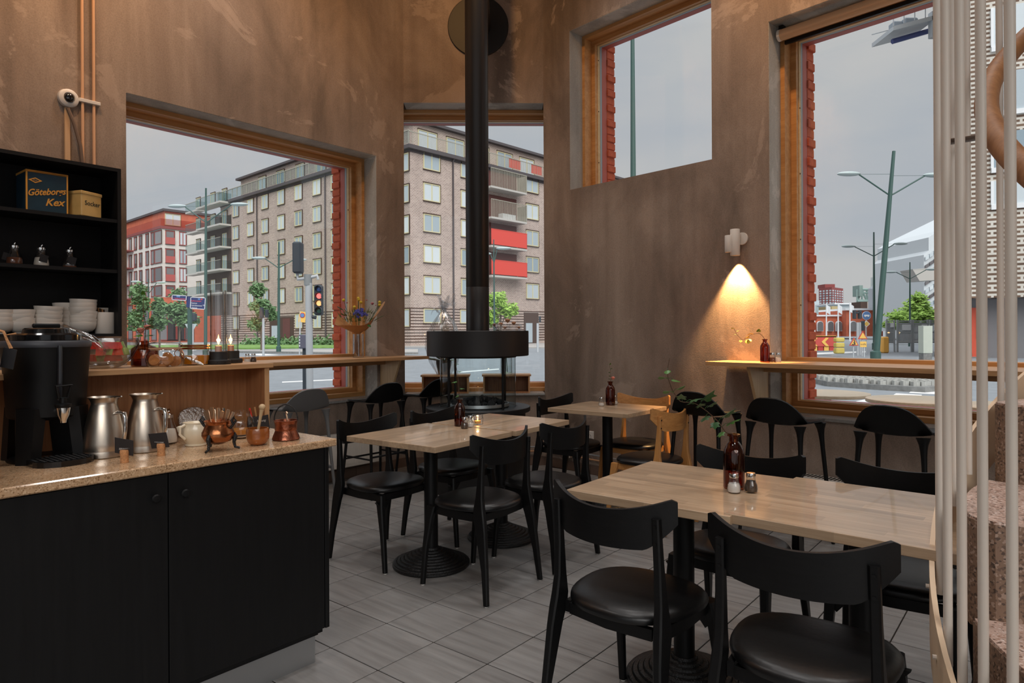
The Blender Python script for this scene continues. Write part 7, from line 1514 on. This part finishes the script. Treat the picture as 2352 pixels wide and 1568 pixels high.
box_px(MB(), 1917, 698, 1976, 740, 170, 20, o).build('wall', plain('pale_blue_white', srgb(204, 214, 218), 0.8), lw, smooth=False); box_px(MB(), 1917, 696, 1976, 698.5, 169, 20, o).build('roof_edge', M['signwhite'], lw, smooth=False); box_px(MB(), 1846, 690, 1882, 740, 200, 20, o).build('side_wing', plain('pale_wall2', srgb(190, 200, 206), 0.8), lw, smooth=False)
br_, o = far_thing('bascule_bridge', 'pale green steel truss bridge with control cabin', 2020, 150); br_['category'] = 'bridge'
M['brg'] = plain('pale_green_steel', srgb(164, 190, 184), 0.6)
def Q(px, py, dy=0): return at(px, py, 150 + dy) - o
MB().tube([Q(1969, 664), Q(2060, 668)], 0.32, 6).build('top_chord', M['brg'], br_); MB().tube([Q(1969, 692), Q(2066, 692)], 0.5, 6).build('bottom_chord', M['brg'], br_); MB().tube([Q(1978, 672), Q(2058, 675)], 0.22, 6).build('mid_chord', M['brg'], br_)
xs2 = [1969, 1980, 1991, 2002, 2013, 2024, 2035, 2046, 2057]
for k, x in enumerate(xs2):
    MB().tube([Q(x, 664.3), Q(x, 692)], 0.2, 6).build('upright', M['brg'], br_)
    if k: MB().tube([Q(xs2[k - 1], 692 if k % 2 else 665), Q(x, 665 if k % 2 else 692)], 0.22, 6).build('diagonal', M['brg'], br_)
box_px(MB(), 1974, 655, 1982, 680, 149, 3, o).build('counterweight', plain('grey_green', srgb(134, 156, 150), 0.7), br_, smooth=False); MB().tube([Q(2062, 638), Q(2030, 666)], 0.5, 6).build('strut', M['brg'], br_)
box_px(MB(), 2053, 648, 2067, 684, 148, 4, o).build('control_cabin', plain('dark_cabin', srgb(70, 76, 88), 0.6), br_, smooth=False); box_px(MB(), 2057, 652, 2064, 666, 147.6, 0.3, o).build('cabin_window', M['wframe'], br_, smooth=False); box_px(MB(), 1977, 693, 1992, 720, 146, 4, o).build('pier', M['brownshade'], br_, smooth=False); box_px(MB(), 1992, 693, 2048, 722, 149, 4, o).build('abutment', plain('peach_wall', srgb(228, 210, 196), 0.8), br_, smooth=False)
wo, o = far_thing('office_building', 'grey and white office building stepping up behind the green tree', 2110, 100)
def P3(pts, Y, dep, mat, nm): 
    q_ = [at(x, y, Y) - o for x, y in pts]; return MB().prism([(p.x, p.z) for p in q_], q_[0].y, q_[0].y + dep, 'y').build(nm, mat, wo, smooth=False)
P3([(2047, 630), (2090, 632), (2068, 655), (2068, 690), (2047, 690)], 140, 8, plain('white_block', srgb(206, 214, 212), 0.8), 'white_block')
P3([(2067, 655), (2100, 628), (2100, 735), (2067, 735)], 112, 10, plain('grey_cladding', srgb(158, 162, 168), 0.7), 'grey_wing'); P3([(2100, 617), (2122, 617), (2122, 735), (2100, 735)], 104, 8, plain('stair_glass', srgb(120, 146, 146), 0.3), 'glass_stair')
for k in range(9): P3([(2101, 624 + k * 6), (2122, 624 + k * 6), (2122, 625.5 + k * 6), (2101, 625.5 + k * 6)], 103.7, 0.2, M['signwhite'], 'stair_slat')
P3([(2122, 585), (2133, 575), (2133, 545), (2160, 528), (2300, 460), (2300, 760), (2122, 760)], 100, 14, plain('white_facade', srgb(206, 212, 216), 0.8), 'white_wing')
for k in range(8):
    for j in range(4): y = 590 + k * 19 - j * 7; x = 2126 + j * 10; P3([(x, y), (x + 8, y - 5), (x + 8, y + 3), (x, y + 8)], 99.7, 0.2, M['dpane'] if k % 2 else M['wpane'], 'window')
P3([(2096, 618), (2170, 613), (2170, 642), (2112, 645)], 92, 3, M['slab'], 'canopy')
for k in range(4):
    fpo = org(1871 + 27 * k, 95); fp_ = thing('flag_pole', 'white flag pole before the brick hall, ' + ('nearest the window edge', 'second from the window edge', 'third from the window edge', 'nearest the signal posts')[k], 'flag pole', fpo, 0, 'flag poles'); x = 1871 + 27 * k
    MB().tube([(0, 0, 0), at(x, 697 - k, 95) - fpo], [0.11, 0.07], 8).build('pole', M['signwhite'], fp_); a = at(x, 699 - k, 95) - fpo
    MB().grid(lambda u, v: (a.x + 0.1 + u * 0.45, 0.08 * sin(6 * u), a.z - 0.1 - v * 1.1 - u * 0.35), 5, 5, 0.02).build('flag', M['signwhite'] if k else M['lampglass'], fp_)
# ---- brick building close by on the right, behind the balusters ----------------
KB = at(2150, 763, 36.0); KB.z = G; dB = Vector((0.89, -0.456, 0)); RZB = atan2(dB.y, dB.x)
nb_ = thing('brick_building', 'tall brick building with white mortar right of the tall window', 'building', KB, RZB)
zl_ = at(2150, 686, 36).z - G
MB().prism([(0, 0), (40, 0), (40, 16), (2.4, 16)], zl_, 34).box(4.4, 40, 1.2, 16, 0, zl_).build('wall', M['whiteb'], nb_, smooth=False)
FB = Face(KB, dB, Vector((-0.456, -0.89, 0)))
MB().box(0.6, 4.4, 1.2, 1.5, 0, zl_).build('recess_glazing', M['dpane'], nb_, smooth=False)
s0, zd = FB.sz(2232, 712); s1, _ = FB.sz(2272, 712)
dr = MB().box(s0, s1, 1.05, 1.2, 0.05, zd - G).build('red_door', plain('door_red', srgb(214, 88, 64), 0.5), nb_, smooth=False); MB().box(s0 + 0.35, s1 - 0.35, 1.0, 1.06, 1.0, zd - G - 0.3).build('door_glass', M['dpane'], dr, smooth=False); MB().box(s0 - 0.1, s1 + 0.1, 0.4, 1.2, 0.0, 0.05).build('door_step', M['kerb'], nb_, smooth=False)
for (ya, yb_) in ((20, 110), (170, 260), (308, 390), (420, 475), (-140, -60)):
    sA, zA_ = FB.sz(2282, yb_); sB, zB_ = FB.sz(2345, ya); zA_ = FB.sz(2315, yb_)[1]; zB_ = FB.sz(2315, ya)[1]
    o = MB().box(sA, sA + 9.0, -0.03, 0.1, zA_ - G, zB_ - G).build('window', M['wpane'], nb_, smooth=False); MB().box(sA - 0.1, sA + 9.1, -0.12, 0.0, zA_ - G - 0.25, zA_ - G).box(sA - 0.12, sA, -0.1, 0.0, zA_ - G, zB_ - G).box(sA + 4.4, sA + 4.55, -0.06, 0.0, zA_ - G, zB_ - G).build('window_frame', M['signwhite'], o, smooth=False, fix=False)
s2_, z2_ = FB.sz(2312, 679); MB().box(s2_ - 0.25, s2_ + 0.45, 1.14, 1.2, z2_ - G - 0.3, z2_ - G + 0.12).build('number_plate', M['skyblue'], nb_, smooth=False); text('N', 'plate_letter', 0.3, M['signwhite'], nb_, (s2_, 1.13, z2_ - G - 0.09), (RAD(90), 0, 0))
# facade-cleaning gondola high up beside it
go = at(2100, 50, 40); gd = thing('work_platform', 'grey steel work platform with machines hung high in the sky', 'platform', (go.x, go.y, go.z))
def Q4(px, py, dy=0): return at(px, py, 40 + dy) - go
a, b, c_, d_ = Q4(2052, 60), Q4(2150, 34), Q4(2072, 76), Q4(2150, 52)
MB().add([a, b, b + Vector((0, 2.4, 0)), a + Vector((0, 2.4, 0)), a + Vector((0, 0, -0.25)), b + Vector((0, 0, -0.25)), b + Vector((0, 2.4, -0.25)), a + Vector((0, 2.4, -0.25))], [(0, 1, 2, 3), (7, 6, 5, 4), (0, 4, 5, 1), (1, 5, 6, 2), (2, 6, 7, 3), (3, 7, 4, 0)]).build('deck', M['greypole'], gd, smooth=False)
MB().tube([a + Vector((0.6, 1.2, -0.4)), b + Vector((0.4, 1.2, -0.4))], 0.16, 6).build('beam', plain('beam_blue', srgb(66, 84, 142), 0.6), gd)
for k in range(5):
    p = a.lerp(b, k / 4); MB().tube([p, p + Vector((0, 0, 0.55))], 0.03, 6).build('rail_post', M['greypole'], gd)
MB().tube([a + Vector((0, 0, 0.55)), b + Vector((0, 0, 0.55))], 0.03, 6).build('top_rail', M['greypole'], gd); MB().tube([a + Vector((0, 2.4, 0.55)), b + Vector((0, 2.4, 0.55))], 0.03, 6).build('top_rail', M['greypole'], gd)
for f, w_ in ((0.3, 0.30), (0.62, 0.42)): p = a.lerp(b, f) + Vector((0, 0.8, 0)); MB().cbox(p.x - w_, p.x + w_, p.y, p.y + 0.6, p.z + 0.02, p.z + 0.5, 0.08).build('machine', plain('machine_grey%d' % int(f * 100), srgb(150, 160, 170), 0.5), gd, smooth=False)
p = Q4(2146, 60); MB().box(p.x - 0.12, p.x + 0.3, p.y, p.y + 0.4, p.z - 0.6, p.z + 0.9).build('hanger', M['greypole'], gd, smooth=False)
